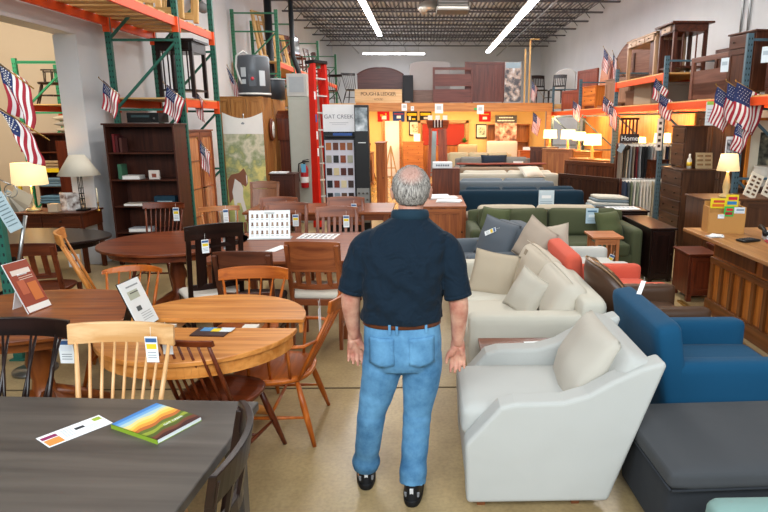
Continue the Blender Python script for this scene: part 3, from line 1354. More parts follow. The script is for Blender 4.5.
def rack(label, fx, rx, frames, bays, postm, top=3.07, rz=0, name='pallet_rack'):
    """frames: list of (y, top); fx / rx: x of the aisle post and the wall post; bays: (y0, y1, [(z, deckmaterial), ...])"""
    t = thing(name, label, 'rack', ((fx + rx) / 2, frames[0][0], 0))
    ox, oy = (fx + rx) / 2, frames[0][0]
    orange = plain('#e0501c', 0.45)
    for y, tp in frames:
        for x in (fx, rx):
            mb = MB()
            xx, yy = x - ox, y - oy
            # c-shaped post with rows of holes down its faces
            mb.box((xx, yy, tp / 2), (0.075, 0.055, tp), postm)
            z = 0.3
            while z < tp - 0.05:
                for dx in (-0.018, 0.018):
                    mb.box((xx + dx, yy - 0.028, z), (0.013, 0.003, 0.026), plain('#20282a', 0.7))
                z += 0.075
            mb.box((xx, yy, 0.006), (0.12, 0.1, 0.012), postm)
            mb.build('post', None, t)
        zs = [0.25 + 0.0, 1.25, 2.3, tp - 0.12]
        zz = 0.25
        lv = []
        while zz < tp - 0.05:
            lv.append(zz)
            zz += 0.93
        for z in lv + [tp - 0.08]:
            mb = MB()
            mb.bar((fx - ox, y - oy, z), (rx - ox, y - oy, z), 0.032, 0.032)
            mb.build('brace', postm, t)
        for a, b in zip(lv[:-1], lv[1:]):
            mb = MB()
            mb.bar((fx - ox, y - oy, b), (rx - ox, y - oy, a), 0.032, 0.032)
            mb.build('brace', postm, t)
    for y0, y1, shelves in bays:
        for z, dm in shelves:
            for x in (fx, rx):
                mb = MB()
                mb.box((x - ox, (y0 + y1) / 2 - oy, z), (0.045, y1 - y0 - 0.06, 0.11))
                bm_ = mb.build('beam', orange, t, bevel=0.004)
                for yy in (y0 + 0.035, y1 - 0.035):
                    mb = MB()
                    mb.box((x - ox, yy - oy, z - 0.03), (0.085, 0.035, 0.2))
                    mb.build('bracket', orange, bm_)
            n = int((y1 - y0) / 0.3)
            for q in range(n):
                yy = y0 + (y1 - y0) * (q + 0.5) / n
                mb = MB()
                mb.box(((fx + rx) / 2 - ox, yy - oy, z + 0.065), (abs(rx - fx) + 0.02, (y1 - y0) / n * (0.62 if dm == 'gap' else 0.97), 0.022))
                mb.build('deck_board', PINE('X'), t)
    return t
# ================================================================== dining side, front
# grey table in the foreground
gt = rect_table('weathered grey rectangular dining table nearest the camera, with a book lying on it', GREYW, 1.95, 1.02, 0.75, (-1.74, 2.02, 0), -4, th=0.04)

# landscape book: cover bands of sky, field and soil
bk = thing('book', 'paperback with a painted sunset landscape cover lying on the grey table', 'book', (-1.085, 2.26, 0.75), 61.5)
W_, D_, T_ = 0.21, 0.27, 0.018
mb = MB()
mb.box((0, 0, T_ / 2), (W_ - 0.004, D_ - 0.004, T_ - 0.003), plain('#eef2f4', 0.7))
mb.build('pages', None, bk)
mb = MB()
mb.box((-W_ / 2 + 0.001, 0, T_ / 2), (0.003, D_, T_), plain('#7f9a2c', 0.4))
mb.box((0, 0, 0.001), (W_, D_, 0.002), plain('#7f9a2c', 0.4))
mb.build('spine', None, bk)
mb = MB()
bands = ['#3f7fc0', '#6fa3cf', '#a9c4c4', '#e3cf86', '#f0c256', '#e79a3c', '#b5632f', '#5c6a2a', '#8d9a35', '#4c5a24', '#6b3a2a', '#3f1f20']
n = len(bands)
for i, c in enumerate(bands):
    y1 = D_ / 2 - D_ * i / n
    y0 = y1 - D_ / n
    k = 14
    vs = []
    amp = 0.0 if i in (0, 1, 2) else 0.006
    for q in range(k + 1):
        x = -W_ / 2 + W_ * q / k
        a_top = amp * sin(q * 0.9 + i) + (0.010 * (q / k - 0.5) if i > 3 else 0)
        a_bot = (0.006 if i + 1 > 2 else 0) * sin(q * 0.9 + i + 1) + (0.010 * (q / k - 0.5) if i + 1 > 3 else 0)
        ya = D_ / 2 if i == 0 else y1 + a_top
        yb_ = -D_ / 2 if i == n - 1 else y0 + a_bot
        vs += [(x, ya, T_), (x, yb_, T_)]
    mb.faces(vs, [(2 * q, 2 * q + 1, 2 * q + 3, 2 * q + 2) for q in range(k)], plain(c, 0.35))
cv = mb.build('cover', None, bk)
lettering('GAT CREEK', 0.017, PAPER, bk, (0.03, -0.06, T_ + 0.001), (0, 0, 0), 0.0003)

# glossy price sheet
sh = thing('price_sheet', 'glossy printed price sheet in a clear sleeve lying on the grey table', 'paper', (-1.385, 2.215, 0.751), 53)
mb = MB()
mb.box((0, 0, 0.0008), (0.235, 0.115, 0.0012), plain('#f1f3f4', 0.25))
mb.build('sheet', None, sh)
mb = MB()
mb.box((-0.085, -0.022, 0.0018), (0.055, 0.055, 0.0006), plain('#e9934a', 0.3))
mb.box((-0.085, 0.025, 0.0018), (0.055, 0.025, 0.0006), plain('#8d2f5c', 0.3))
mb.box((0.02, 0.01, 0.0018), (0.035, 0.02, 0.0006), plain('#30363c', 0.3))
mb.box((0.095, 0.03, 0.0018), (0.03, 0.03, 0.0006), plain('#9db33d', 0.3))
for q in range(6):
    mb.box((-0.025, 0.035 - q * 0.012, 0.0018), (0.04, 0.003, 0.0006), plain('#9aa0a8', 0.3))
    mb.box((0.06, 0.0 - q * 0.008, 0.0018), (0.05, 0.0025, 0.0006), plain('#b3b9c0', 0.3))
mb.build('print', None, sh)

# chairs drawn up to the far side of the grey table
spindle_chair('blond maple chair with eleven spindles, its back rising behind the grey table', MAPLE, top=0.985, crest_h=0.10, crest_w=0.52, nsp=9,
              loc=(-1.49, 2.52, 0), rz=-3, tagc=False, lean=0.10, bow=0.05)
c_ = bpy.data.objects['spindle_chair']
price_tag(c_, (0.155, 0.27, 0.87), 0.06, 0.13)
price_tag(c_, (0.175, 0.385, 0.86), 0.05, 0.12, rot=(0, 0, 180))
spindle_chair('black painted chair with crossing slanted spindles at the left end of the grey table', DARK, top=0.985, crest_h=0.09, crest_w=0.56, nsp=8,
              loc=(-2.05, 2.58, 0), rz=-2, tagc=False, vee=True, lean=0.12, bow=0.05)
tg = price_tag(bpy.data.objects['spindle_chair.001'], (0.19, 0.40, 0.79), 0.075, 0.13, stripe='#dfe3e6', name='price_tag')
spindle_chair('dark cherry spindle chair pushed in at the near side of the round extension table', CHERRYD, top=0.875, crest_h=0.035, crest_w=0.38, nsp=7, w=0.45,
              loc=(-1.17, 3.24, 0), rz=166, tagc=False, lean=0.13, bow=0.03, seatm=CHERRYD('X'))
# bright cherry armchair
spindle_chair('glossy orange cherry spindle armchair standing in the aisle beside the extension table', CHERRY, w=0.52, d=0.50, top=0.91, crest_h=0.075, crest_w=0.46, nsp=8, arms=True,
              loc=(-0.96, 3.66, 0), rz=-90, tagc=False, lean=0.17, bow=0.06, sh=0.42)
ac = bpy.data.objects['spindle_chair.003']
for dx in (0.03, 0.075):
    price_tag(ac, (dx, 0.30, 0.74), 0.022, 0.16, stripe='#f2f2f2')
# dark chair at the right end of the grey table
rail_chair('dark brown curved-back chair at the right hand end of the grey table', DARK, w=0.47, top=0.98, sh=0.46, loc=(-0.93, 1.72, 0), rz=-83, cushion='#241a17', nsl=3, low_rail=0.30,
           tagc=False, curved=0.06, crest_h=0.10)

# extension table
et = oval_table('round cherry extension table pulled open with its slides showing in the gap', NATURAL, 0.57, 0.545, 0.75, (-1.33, 3.53, 0), -2, split=True)
bkl = thing('booklet', 'dark booklet with blue and yellow print on the extension table', 'book', (-1.24, 3.355, 0.75), -5)
mb = MB()
mb.box((0, 0, 0.004), (0.20, 0.14, 0.008), plain('#3a2320', 0.4))
mb.build('pages', None, bkl)
mb = MB()
mb.box((-0.03, 0.03, 0.0088), (0.08, 0.06, 0.001), plain('#4f87b4', 0.4))
mb.box((0.02, 0.02, 0.0092), (0.05, 0.05, 0.001), plain('#e8c92f', 0.4))
mb.box((0.075, 0.03, 0.0088), (0.08, 0.07, 0.001), plain('#d8dcdc', 0.4))
mb.build('cover', None, bkl)


def easel_sign(label, loc, rz, w, h, tilt, face, parts, backm=BLACKM):
    t = thing('table_sign', label, 'sign', loc, rz)
    e = (R(-tilt), 0, 0)
    mb = MB()
    mb.box((0, 0, h / 2), (w, 0.006, h))
    o = mb.build('panel', face, t, rot=e)
    mb = MB()
    for (x, z, ww, hh, c) in parts:
        mb.box((x * w, -0.0038, h / 2 + z * h), (ww * w, 0.001, hh * h), plain(c, 0.5))
    mb.build('print', None, t, rot=e)
    mb = MB()
    mb.box((0, 0.006, h / 2), (w + 0.008, 0.004, h + 0.008), backm)
    mb.build('frame', None, t, rot=e)
    mb = MB()
    mb.bar((0, h * sin(R(tilt)) * 0.7, h * 0.7), (0, h * 0.5, 0.002), w * 0.4, 0.004, backm)
    mb.build('easel_leg', None, t)
    return t


easel_sign('white card in a black easel frame on the left edge of the extension table', (-1.66, 3.50, 0.752), 84, 0.20, 0.29, 22, plain('#dde2e2', 0.35),
           [(-0.05, 0.2, 0.5, 0.18, '#aab09e'), (-0.1, -0.1, 0.22, 0.1, '#4a4f50')] + [(0.05, 0.38 - 0.0, 0.6, 0.03, '#8a9092')] + [(0.1, -0.22 - 0.05 * q, 0.5, 0.012, '#9aa0a2') for q in range(4)])

# front oval table
oval_table('brown cherry oval table in front with a rust coloured brochure stand on it', lambda a='X': wood('#6e3315', '#94501f', a), 0.68, 0.56, 0.75, (-2.52, 3.77, 0), 0, e=2.1)
rs = easel_sign('rust red printed brochure standing upright on the front oval table', (-2.50, 3.82, 0.752), 80, 0.18, 0.34, 24, plain('#8e3a22', 0.4),
                [(0, 0.30, 0.8, 0.10, '#d8c9bd'), (0, -0.43, 1.0, 0.12, '#e2ddd6'), (0.2, -0.12, 0.4, 0.36, '#c0692f'), (-0.2, 0.0, 0.3, 0.28, '#b25a3a'), (0.1, 0.15, 0.6, 0.012, '#cfb9a8'), (0.1, 0.19, 0.6, 0.012, '#cfb9a8')], backm=PAPER)

spindle_chair('cherry hoop-backed chair on the far side of the front oval table', CHERRY, top=0.80, crest_h=0.05, crest_w=0.46, nsp=6, w=0.44, d=0.42,
              loc=(-2.33, 4.50, 0), rz=6, tagc=False, lean=0.1, bow=0.09, ends=0.4)
spindle_chair('orange cherry chair with a wide crest on the far side of the extension table', CHERRY, top=0.83, crest_h=0.10, crest_w=0.54, nsp=6, w=0.46, d=0.42,
              loc=(-1.34, 4.36, 0), rz=2, tagc=False, lean=0.09, bow=0.06, ends=0.15)
spindle_chair('light cherry chair seen side-on in front of the dark brown oval table', NATURAL, top=1.08, crest_h=0.09, crest_w=0.46, nsp=6, w=0.46, d=0.44, sh=0.47,
              loc=(-2.62, 5.05, 0), rz=118, tagc=False, lean=0.16, bow=0.05)

# second row of tables
oval_table('reddish brown oval table in front of the bookcase', lambda a='X': wood('#6a2c14', '#954a24', a), 0.73, 0.66, 0.75, (-2.56, 6.13, 0), 0)
mb = MB()
mb.box((0, 0, 0.004), (0.14, 0.09, 0.008))
tag(mb.build('card_stack', PAPER, None, (-2.02, 6.02, 0.75), (0, 0, 0.3)), 'little stack of white cards on the reddish brown oval table', 'paper')
spindle_chair('reddish spindle chair standing right against the tall bookcase', CHERRYD, top=0.99, crest_h=0.075, crest_w=0.50, nsp=9, w=0.47,
              loc=(-3.16, 7.05, 0), rz=0, tagc=False, lean=0.10, bow=0.05)
price_tag(bpy.data.objects['spindle_chair.007'], (0.17, 0.22, 0.86), 0.07, 0.16)
rail_chair('black square-cut chair with a pale seat beside the reddish brown oval table', DARK, w=0.46, top=1.12, sh=0.47, loc=(-1.90, 5.20, 0), rz=-147, cushion='#d8d0c4', nsl=3, cut=True,
           curved=0.03, crest_h=0.12)
oval_table('near black oval table at the left under the lamp desk', DARK, 1.0, 0.56, 0.75, (-4.38, 6.42, 0), 0)
rail_chair('red brown chair with a picture tag tucked at the near black oval table', CHERRYD, w=0.48, top=0.90, sh=0.45, loc=(-3.55, 5.55, 0), rz=190, cushion=None, nsl=4, tagc=False, low_rail=0.15)
mb = MB()
pc = thing('picture_card', 'small picture card hanging from the rim of the near black oval table', 'card', (-3.43, 5.84, 0.62))
mb.box((0, 0, 0), (0.11, 0.004, 0.13), PAPER)
mb.box((0, -0.003, -0.015), (0.05, 0.002, 0.05), plain('#6c2f25', 0.5))
mb.build('card', None, pc)

# mid table
mt = rect_table('long walnut dining table carrying the finish menu board', lambda a='X': wood('#6b3318', '#955029', a), 1.32, 1.40, 0.75, (-1.32, 5.90, 0), 0)
rail_chair('walnut panel-back chair with a cream seat facing away at the walnut table', lambda a='X': wood('#6b341a', '#96532c', a), w=0.46, top=0.96, sh=0.47, loc=(-0.93, 5.26, 0), rz=176, cushion='#d3cabb',
           nsl=4, crest_h=0.26, low_rail=0.10, tagc=False, curved=0.04)
price_tag(bpy.data.objects['dining_chair.003'], (0.20, 0.1, 0.52), 0.05, 0.12, rot=(0, 20, 60))
rail_chair('brown wide-crest chair facing away at the left of the walnut table near the menu board', lambda a='X': wood('#4c2617', '#6b3a24', a), w=0.46, top=0.93, sh=0.46, loc=(-1.46, 5.02, 0), rz=180, cushion='#3a2219', nsl=0,
           crest_h=0.24, low_rail=0.10, tagc=False)
for k, (x, y, rz, lb, sl, tp) in enumerate(((-1.05, 6.86, 0, 'brown slatted chair with a yellow tag at the far right of the walnut table', 6, 0.95),
                                            (-1.66, 6.95, 0, 'walnut flat-slat chair at the far side of the table directly behind the menu board', 3, 0.99),
                                            (-1.08, 7.9, 0, 'slat-back chair in the back row right of two, nearest the finish display', 7, 0.94),
                                            (-1.98, 7.9, 0, 'slat-back chair in the back row left of two, before the horse banner', 7, 0.94))):
    rail_chair(lb, lambda a='X': wood('#66321a', '#93502c', a), w=0.50, top=tp, sh=0.46, loc=(x, y, 0), rz=rz, cushion=None if k < 2 else '#5a4136', nsl=sl, crest_h=0.12, low_rail=0.14, tagc=False)
    price_tag(bpy.data.objects['dining_chair.%03d' % (5 + k)], (0.12, 0.24 - 0.05, 0.80), 0.07, 0.14)
spindle_chair('tan spindle chair with a long white tag left of the walnut table', lambda a='X': wood('#93552c', '#b9773f', a), top=0.93, crest_h=0.06, crest_w=0.48, nsp=5, w=0.44,
              loc=(-2.38, 7.10, 0), rz=24, tagc=False, lean=0.16, bow=0.06)
price_tag(bpy.data.objects['spindle_chair.008'], (0.06, 0.26, 0.82), 0.06, 0.17, stripe='#dfe3e6')
rect_table('long table of the row behind the walnut table', lambda a='X': wood('#6c351c', '#96542e', a), 2.0, 0.95, 0.76, (-1.45, 8.55, 0), 0)
rail_chair('pale tan panel-back chair below the horse banner', lambda a='X': wood('#7b4f36', '#96674a', a), w=0.46, top=1.0, sh=0.46, loc=(-2.58, 9.5, 0), rz=0, cushion=None, nsl=1, panel=True, tagc=False)

# menu board of finishes: white sheet with rows of little chair icons
mn = thing('menu_board', 'clear stand holding a white chart with rows of small brown chairs on the walnut table', 'sign', (-1.62, 6.22, 0.752), 4)
mb = MB()
mb.box((0, 0, 0.15), (0.42, 0.004, 0.30), plain('#e6e9e6', 0.25))
mb.build('panel', None, mn, rot=(R(-16), 0, 0))
mb = MB()
for r_ in range(3):
    for c in range(8):
        x = -0.175 + 0.05 * c + (0.005 if c > 3 else 0)
        z = 0.235 - 0.085 * r_
        cc = plain(['#8a6a50', '#6b4a36', '#9a8068'][(r_ + c) % 3], 0.6)
        mb.box((x, -0.003, z + 0.012), (0.018, 0.001, 0.026), cc)
        mb.box((x, -0.003, z - 0.008), (0.024, 0.001, 0.012), cc)
        mb.box((x, -0.003, z - 0.03), (0.026, 0.001, 0.004), plain('#8d9393', 0.6))
mb.box((0, -0.003, 0.15), (0.003, 0.001, 0.28), plain('#b9bebd', 0.6))
ic = mb.build('print', None, mn, rot=(R(-16), 0, 0))
mb = MB()
mb.box((0, 0.04, 0.005), (0.44, 0.14, 0.008), plain('#cfd4d2', 0.2))
mb.build('base', None, mn)
mb = MB()
mb.bar((0, 0.07, 0.27), (0, 0.11, 0.01), 0.1, 0.004, plain('#cfd4d2', 0.2))
mb.build('prop', None, mn)
fl = thing('price_sheet', 'white sheet with little product photos spread flat on the walnut table', 'paper', (-1.14, 6.37, 0.751), -6)
mb = MB()
mb.box((0, 0, 0.001), (0.40, 0.30, 0.002), plain('#e8ebec', 0.3))
mb.build('sheet', None, fl)
mb = MB()
rnd = random.Random(3)
for a in range(7):
    for b in range(4):
        mb.box((-0.16 + 0.053 * a, -0.10 + 0.066 * b, 0.0025), (0.03, 0.034, 0.001), plain(rnd.choice(['#5a3b2d', '#93939a', '#c8c0b8', '#7b5a44']), 0.5))
mb.build('print', None, fl)
mb = MB()
mb.box((0, 0, 0.003), (0.1, 0.28, 0.004))
tag(mb.build('paper_strip', PAPER, None, (-1.42, 5.72, 0.751), (0, 0, -0.3)), 'narrow white paper lying near the front edge of the walnut table', 'paper')
# ================================================================== upholstery side, front
IV = '#d9d4c6'
ach = sofa('pale grey armchair with scooped arms and a loose back cushion, nearest the camera', 0.84, 0.90, 0.86, '#bdbdb8', (0.64, 3.13, 0), -90, ncush=1, arm_w=0.13, arm_h=0.60,
           seat_h=0.50, back_cush=False, slope=True, name='armchair', cat='armchair', rake=0.12, back_t=0.17, legh=0.055, legm=wood('#7a4528', '#965a34', 'Z'))
mb = MB()
mb.pillow((0, 0, 0), 0.55, 0.46, 0.22, n=18, pinch=0.02)
bc = mb.build('back_cushion', fabric('#c3bcaf'), ach)
bc.location = (0.0, 0.235, 0.65)
bc.rotation_euler = (R(-27), 0, 0)

# wood side table between armchair and white sofa
et1 = cabinet('low reddish wood side table with papers wedged between the armchair and the white sofa', lambda a='X': wood('#5f2e1a', '#8a4a28', a), 0.62, 0.28, 0.49, [('drawer', 1, 1), ('open', 1, 1.5)],
              (0.68, 3.72, 0), -90 + 90, name='side_table', cat='table')
for k, (dx, a, lb) in enumerate(((0.12, 0.05, 'white leaflet with a dark print lying on the low side table'),)):
    t = thing('leaflet', lb, 'paper', (0.66 + dx, 3.72, 0.516), 4)
    mb = MB()
    mb.box((0, 0, 0.002), (0.26, 0.13, 0.003), PAPER)
    mb.build('sheet', None, t)
    mb = MB()
    mb.box((0.02, -0.01, 0.004), (0.02, 0.02, 0.001), BLACKM)
    for q in range(4):
        mb.box((-0.05, 0.03 - 0.015 * q, 0.004), (0.09, 0.003, 0.001), plain('#9ba0a6', 0.5))
    mb.build('print', None, t)

ws = sofa('long ivory sofa facing the aisle behind the pale grey armchair', 1.86, 0.96, 0.76, '#d3cdbd', (0.78, 4.95, 0), -90, ncush=2, arm_w=0.17, arm_h=0.615, seat_h=0.45, rake=0.06, legh=0.06, back_cush=False)
throw_pillow('square sand pillow propped at the far arm of the ivory sofa', '#b9aa93', 0.42, 0.42, (0.60, 5.20, 0.615), (-26, 6, -24), 0.17)
throw_pillow('ivory pillow leaning at the near end of the ivory sofa', '#c6bfb0', 0.36, 0.36, (0.80, 4.62, 0.60), (-26, 14, -62), 0.15)
def loose_cushion(label, col, w, h, t_, loc, rot):
    mb = MB()
    mb.soft((0, 0, 0), (w, t_, h), 0.085, 0.035, n=12, wob=0.005)
    o = mb.build('back_cushion', fabric(col))
    o.location = loc
    o.rotation_euler = [R(a) for a in rot]
    tag(o, label, 'cushion', 'loose back cushions of the ivory sofa')
    mb = MB()
    mb.tube([(-w / 2 + 0.03, -t_ / 2 + 0.012, h / 2 - 0.008), (0, -t_ / 2 + 0.004, h / 2 + 0.002), (w / 2 - 0.03, -t_ / 2 + 0.012, h / 2 - 0.008)], 0.005, seg=6)
    mb.build('welt', fabric(col), o)
    return o


c1 = loose_cushion('far loose back cushion of the ivory sofa, with a small stitched label', '#cdc1ae', 0.70, 0.42, 0.18, (0.99, 5.26, 0.62), (-24, 3, -82))
mb = MB()
mb.box((-0.12, -0.125, 0.12), (0.06, 0.003, 0.05))
mb.build('stitched_label', fabric('#a5947f'), c1)
loose_cushion('near loose back cushion of the ivory sofa, smooth with a welted edge', '#d4ccbc', 0.72, 0.40, 0.19, (1.03, 4.55, 0.61), (-26, 3, -86))

# grey loveseat beyond
gs = sofa('slate grey sofa facing the aisle, beyond the ivory sofa, with a tagged pillow', 1.0, 0.90, 0.84, '#5c646c', (0.78, 6.62, 0), -78, ncush=1, arm_w=0.15, arm_h=0.60, seat_h=0.44, rake=0.1)
throw_pillow('slate grey pillow with a yellow and white tag on the grey sofa', '#5f666e', 0.52, 0.46, (0.78, 6.50, 0.68), (-20, 8, -50), 0.2)
price_tag(bpy.data.objects['throw_pillow.002'], (-0.03, -0.115, 0.06), 0.05, 0.14, rot=(-8, 50, 0))
throw_pillow('sand coloured pillow poking up beside the slate sofa', '#b3a494', 0.44, 0.44, (1.10, 5.98, 0.74), (-20, 20, -60), 0.18)
throw_pillow('small oatmeal pillow beside the coral chair back', '#c0b3a2', 0.36, 0.36, (1.30, 6.02, 0.74), (-16, -14, -40), 0.16)

# chairs backed against them, facing the counter
cs = sofa('coral armchair with its back to the ivory sofa', 0.84, 0.86, 0.88, '#d9604a', (1.68, 5.38, 0), 90, ncush=1, arm_w=0.12, arm_h=0.58, seat_h=0.44, back_cush=False, name='armchair', cat='armchair', rake=0.16, back_t=0.15)
lc = thing('leather_chair', 'brown leather chair with a curved barrel back between the coral and the blue chairs', 'armchair', (1.70, 4.62, 0), 90)
LEA = plain('#4b3527', 0.32)
mb = MB()
n = 22
vs, fs = [], []
for i in range(n + 1):
    u = -1 + 2 * i / n
    a = u * R(68)
    for r_, zz in ((0.40, 0.12), (0.40, 0.80), (0.385, 0.88), (0.32, 0.88), (0.30, 0.80), (0.30, 0.12)):
        zz2 = zz if zz < 0.2 else zz - 0.22 * abs(u) ** 3
        vs.append((r_ * sin(a) * 0.98, r_ * cos(a) * 1.0 - 0.02 + (0.06 if zz > 0.5 else 0), zz2))
for i in range(n):
    for k in range(6):
        k2 = (k + 1) % 6
        fs.append((i * 6 + k, i * 6 + k2, (i + 1) * 6 + k2, (i + 1) * 6 + k))
fs += [tuple(range(6)), tuple(n * 6 + k for k in range(6))]
mb.faces(vs, fs, None, True)
mb.build('back', LEA, lc)
mb = MB()
mb.soft((0, -0.06, 0.33), (0.56, 0.66, 0.26), 0.06, 0.02)
mb.build('seat_cushion', LEA, lc)
for sx in (-1, 1):
    mb = MB()
    mb.soft((sx * 0.33, -0.10, 0.36), (0.11, 0.66, 0.46), 0.045, 0.01)
    mb.build('arm', LEA, lc)
    for sy in (-1, 1):
        mb = MB()
        mb.bar((sx * 0.28, sy * 0.28 - 0.05, 0.16), (sx * 0.30, sy * 0.3 - 0.05, 0), 0.04, 0.04)
        mb.build('leg', BROWN('Z'), lc)
mb = MB()
mb.tube([(0.385 * sin(R(a)), 0.385 * cos(R(a)) + 0.04, 0.885 - 0.22 * abs(a / 68) ** 3) for a in range(-66, 67, 6)], 0.006, seg=6)
mb.build('piping', plain('#8a6a4a', 0.4), lc)

bs = sofa('teal blue armchair facing the counter, right of the pale grey armchair', 0.88, 0.84, 0.87, '#0d4a6c', (1.80, 3.62, 0), 90, ncush=1, arm_w=0.14, arm_h=0.60, seat_h=0.43, back_cush=False, name='armchair', cat='armchair', rake=0.22, back_t=0.16)
price_tag(bs, (0.25, 0.36, 0.86), 0.03, 0.16, rot=(70, 0, 60), stripe='#e8e8e8')
ot = thing('ottoman', 'large charcoal grey storage ottoman in the lower right corner', 'ottoman', (1.88, 2.70, 0), 2)
OTM = fabric('#2f3237')
mb = MB()
mb.soft((0, 0, 0.20), (1.62, 0.60, 0.32), 0.03, 0.0)
mb.build('body', OTM, ot)
mb = MB()
mb.soft((0, 0, 0.405), (1.66, 0.68, 0.10), 0.035, 0.015)
mb.build('lid', fabric('#45474a'), ot)
mb = MB()
mb.tube([(-0.82, -0.335, 0.362), (0.82, -0.335, 0.362)], 0.006, seg=6)
mb.tube([(-0.825, -0.33, 0.362), (-0.825, 0.33, 0.362)], 0.006, seg=6)
mb.build('piping', OTM, ot)
for sx in (-1, 1):
    for sy in (-1, 1):
        mb = MB()
        mb.box((sx * 0.72, sy * 0.24, 0.025), (0.05, 0.05, 0.05))
        mb.build('leg', DARK('Z'), ot)
# pale teal upholstered chair just entering at the bottom edge
tc_ = sofa('pale teal tufted chair cut by the bottom edge of the picture', 0.62, 0.60, 0.60, '#7d9a94', (1.36, 1.72, 0), 0, ncush=1, arm_w=0.10, arm_h=0.46, seat_h=0.40, back_cush=False, name='armchair', cat='armchair', rake=0.05, back_t=0.12)

# green sofa and the row of sofas behind it
gr = sofa('olive green velvet sofa facing the camera', 2.16, 0.92, 0.82, '#46512f', (1.63, 7.78, 0), 0, ncush=2, arm_w=0.15, arm_h=0.64, seat_h=0.44, fabm=fabric('#4b5036', 0.8), legm=wood('#b98f62', '#cba77a', 'Z'))
throw_pillow('olive green bolster pillow at the right arm of the green sofa', '#525a3a', 0.42, 0.40, (2.36, 7.62, 0.63), (-22, 0, 32), 0.2)
throw_pillow('olive green pillow at the left arm of the green sofa', '#525a3a', 0.44, 0.42, (0.88, 7.70, 0.66), (-22, 0, -42), 0.19)
t = thing('price_sign', 'pale blue price sign hanging on the back of the green sofa', 'sign', (2.18, 7.80, 0.74), 0)
mb = MB()
mb.box((0, 0, 0), (0.16, 0.006, 0.20), plain('#b9d0dc', 0.5))
mb.build('card', None, t)
mb = MB()
mb.box((0, -0.004, 0.06), (0.12, 0.001, 0.02), plain('#4a6f8c', 0.5))
mb.box((0, -0.004, 0.0), (0.09, 0.001, 0.035), plain('#e6f0f4', 0.5))
for q in range(3):
    mb.box((0, -0.004, -0.04 - 0.02 * q), (0.11, 0.001, 0.006), plain('#7f98a6', 0.5))
mb.build('print', None, t)

# light slatted end table
e2 = thing('end_table', 'small light cherry end table with slatted sides in front of the green sofa', 'table', (2.12, 7.05, 0), 0)
wx, wz = wood('#a05f38', '#c07d50', 'X'), wood('#a05f38', '#c07d50', 'Z')
mb = MB()
mb.box((0, 0, 0.625), (0.36, 0.42, 0.025))
mb.build('tabletop', wx, e2, bevel=0.004)
for sx in (-1, 1):
    for sy in (-1, 1):
        mb = MB()
        mb.box((sx * 0.125, sy * 0.16, 0.306), (0.035, 0.035, 0.612))
        mb.build('leg', wz, e2)
    for q in range(4):
        mb = MB()
        mb.box((sx * 0.125, -0.10 + 0.065 * q, 0.37), (0.012, 0.02, 0.36))
        mb.build('slat', wz, e2)
    mb = MB()
    mb.box((sx * 0.125, 0, 0.18), (0.02, 0.30, 0.03))
    mb.build('rail', wx, e2)
for sy in (-1, 1):
    mb = MB()
    mb.box((0, sy * 0.16, 0.57), (0.22, 0.02, 0.06))
    mb.build('rail', wx, e2)
    mb = MB()
    mb.box((0, sy * 0.16, 0.18), (0.22, 0.02, 0.03))
    mb.build('rail', wx, e2)
for q in range(3):
    mb = MB()
    mb.box((-0.055 + 0.055 * q, -0.16, 0.37), (0.016, 0.012, 0.36))
    mb.build('slat', wz, e2)
price_tag(e2, (0.04, -0.185, 0.36), 0.06, 0.14, rot=(0, 25, 0))

sofa('light grey sofa arm seen just behind the coral chair', 0.9, 0.8, 0.74, '#c9c8c2', (1.66, 6.30, 0), 90, ncush=1, arm_w=0.13, arm_h=0.56, seat_h=0.44, back_cush=False, name='armchair', cat='armchair', rake=0.05)

# rows beyond: backs turned to us
sofa('cream sofa standing back to back with the green sofa', 2.0, 0.9, 0.77, '#b9ad99', (1.60, 8.85, 0), 180, ncush=2, arm_w=0.14, arm_h=0.60, rake=0.05)
nv = sofa('navy blue sofa with its plain back to the camera and a paper sign on it', 2.16, 0.92, 0.86, '#0f2c3d', (1.62, 10.55, 0), 180, ncush=3, arm_w=0.14, arm_h=0.66, back_cush=True, rake=0.03, back_t=0.22)
t = thing('price_sign', 'white paper price sign hanging on the back of the navy sofa', 'sign', (2.02, 10.03, 0.66), 0)
mb = MB()
mb.box((0, 0, 0), (0.26, 0.006, 0.34), plain('#c6d6dd', 0.5))
mb.build('card', None, t)
mb = MB()
mb.box((0, -0.004, 0.06), (0.16, 0.001, 0.05), plain('#f2f4f4', 0.5))
for q in range(4):
    mb.box((0, -0.004, -0.02 - 0.03 * q), (0.2, 0.001, 0.008), plain('#7f98a6', 0.5))
mb.build('print', None, t)
mb = MB()
for k, c in enumerate(('#c9c3b4', '#9aa7ad', '#d9d4c8', '#7d8a90', '#cfc9ba')):
    mb.soft((0.01 * k, 0.0, 0.03 + 0.045 * k), (0.62 - 0.03 * k, 0.34, 0.05), 0.022, 0.006, m=fabric(c), n=6, rot=(0, 0.05, 0.02 * k))
tag(mb.build('fabric_swatch_pile', None, None, (2.80, 9.25, 0.60)), 'loose pile of folded fabric lengths at the right of the navy sofa', 'fabric', kind='stuff')
cabinet('low box under the folded fabric lengths', BROWN, 0.7, 0.4, 0.58, [('door', 1, 1)], (2.98, 9.30, 0), 0, name='side_cabinet', cat='cabinet')
sofa('blue grey sofa in the row behind the navy sofa', 2.0, 0.92, 0.85, '#68727a', (1.55, 12.25, 0), 180, ncush=2, arm_w=0.15, arm_h=0.62, rake=0.05)
sofa('white slipcovered sofa in the third row back', 2.3, 0.95, 0.87, '#bcb7a8', (1.85, 13.95, 0), 180, ncush=2, arm_w=0.15, arm_h=0.62)
throw_pillow('white pillow lying on the right of the white slipcovered sofa', '#d2cbbd', 0.5, 0.4, (2.35, 13.42, 0.86), (-60, 0, 20), 0.16)
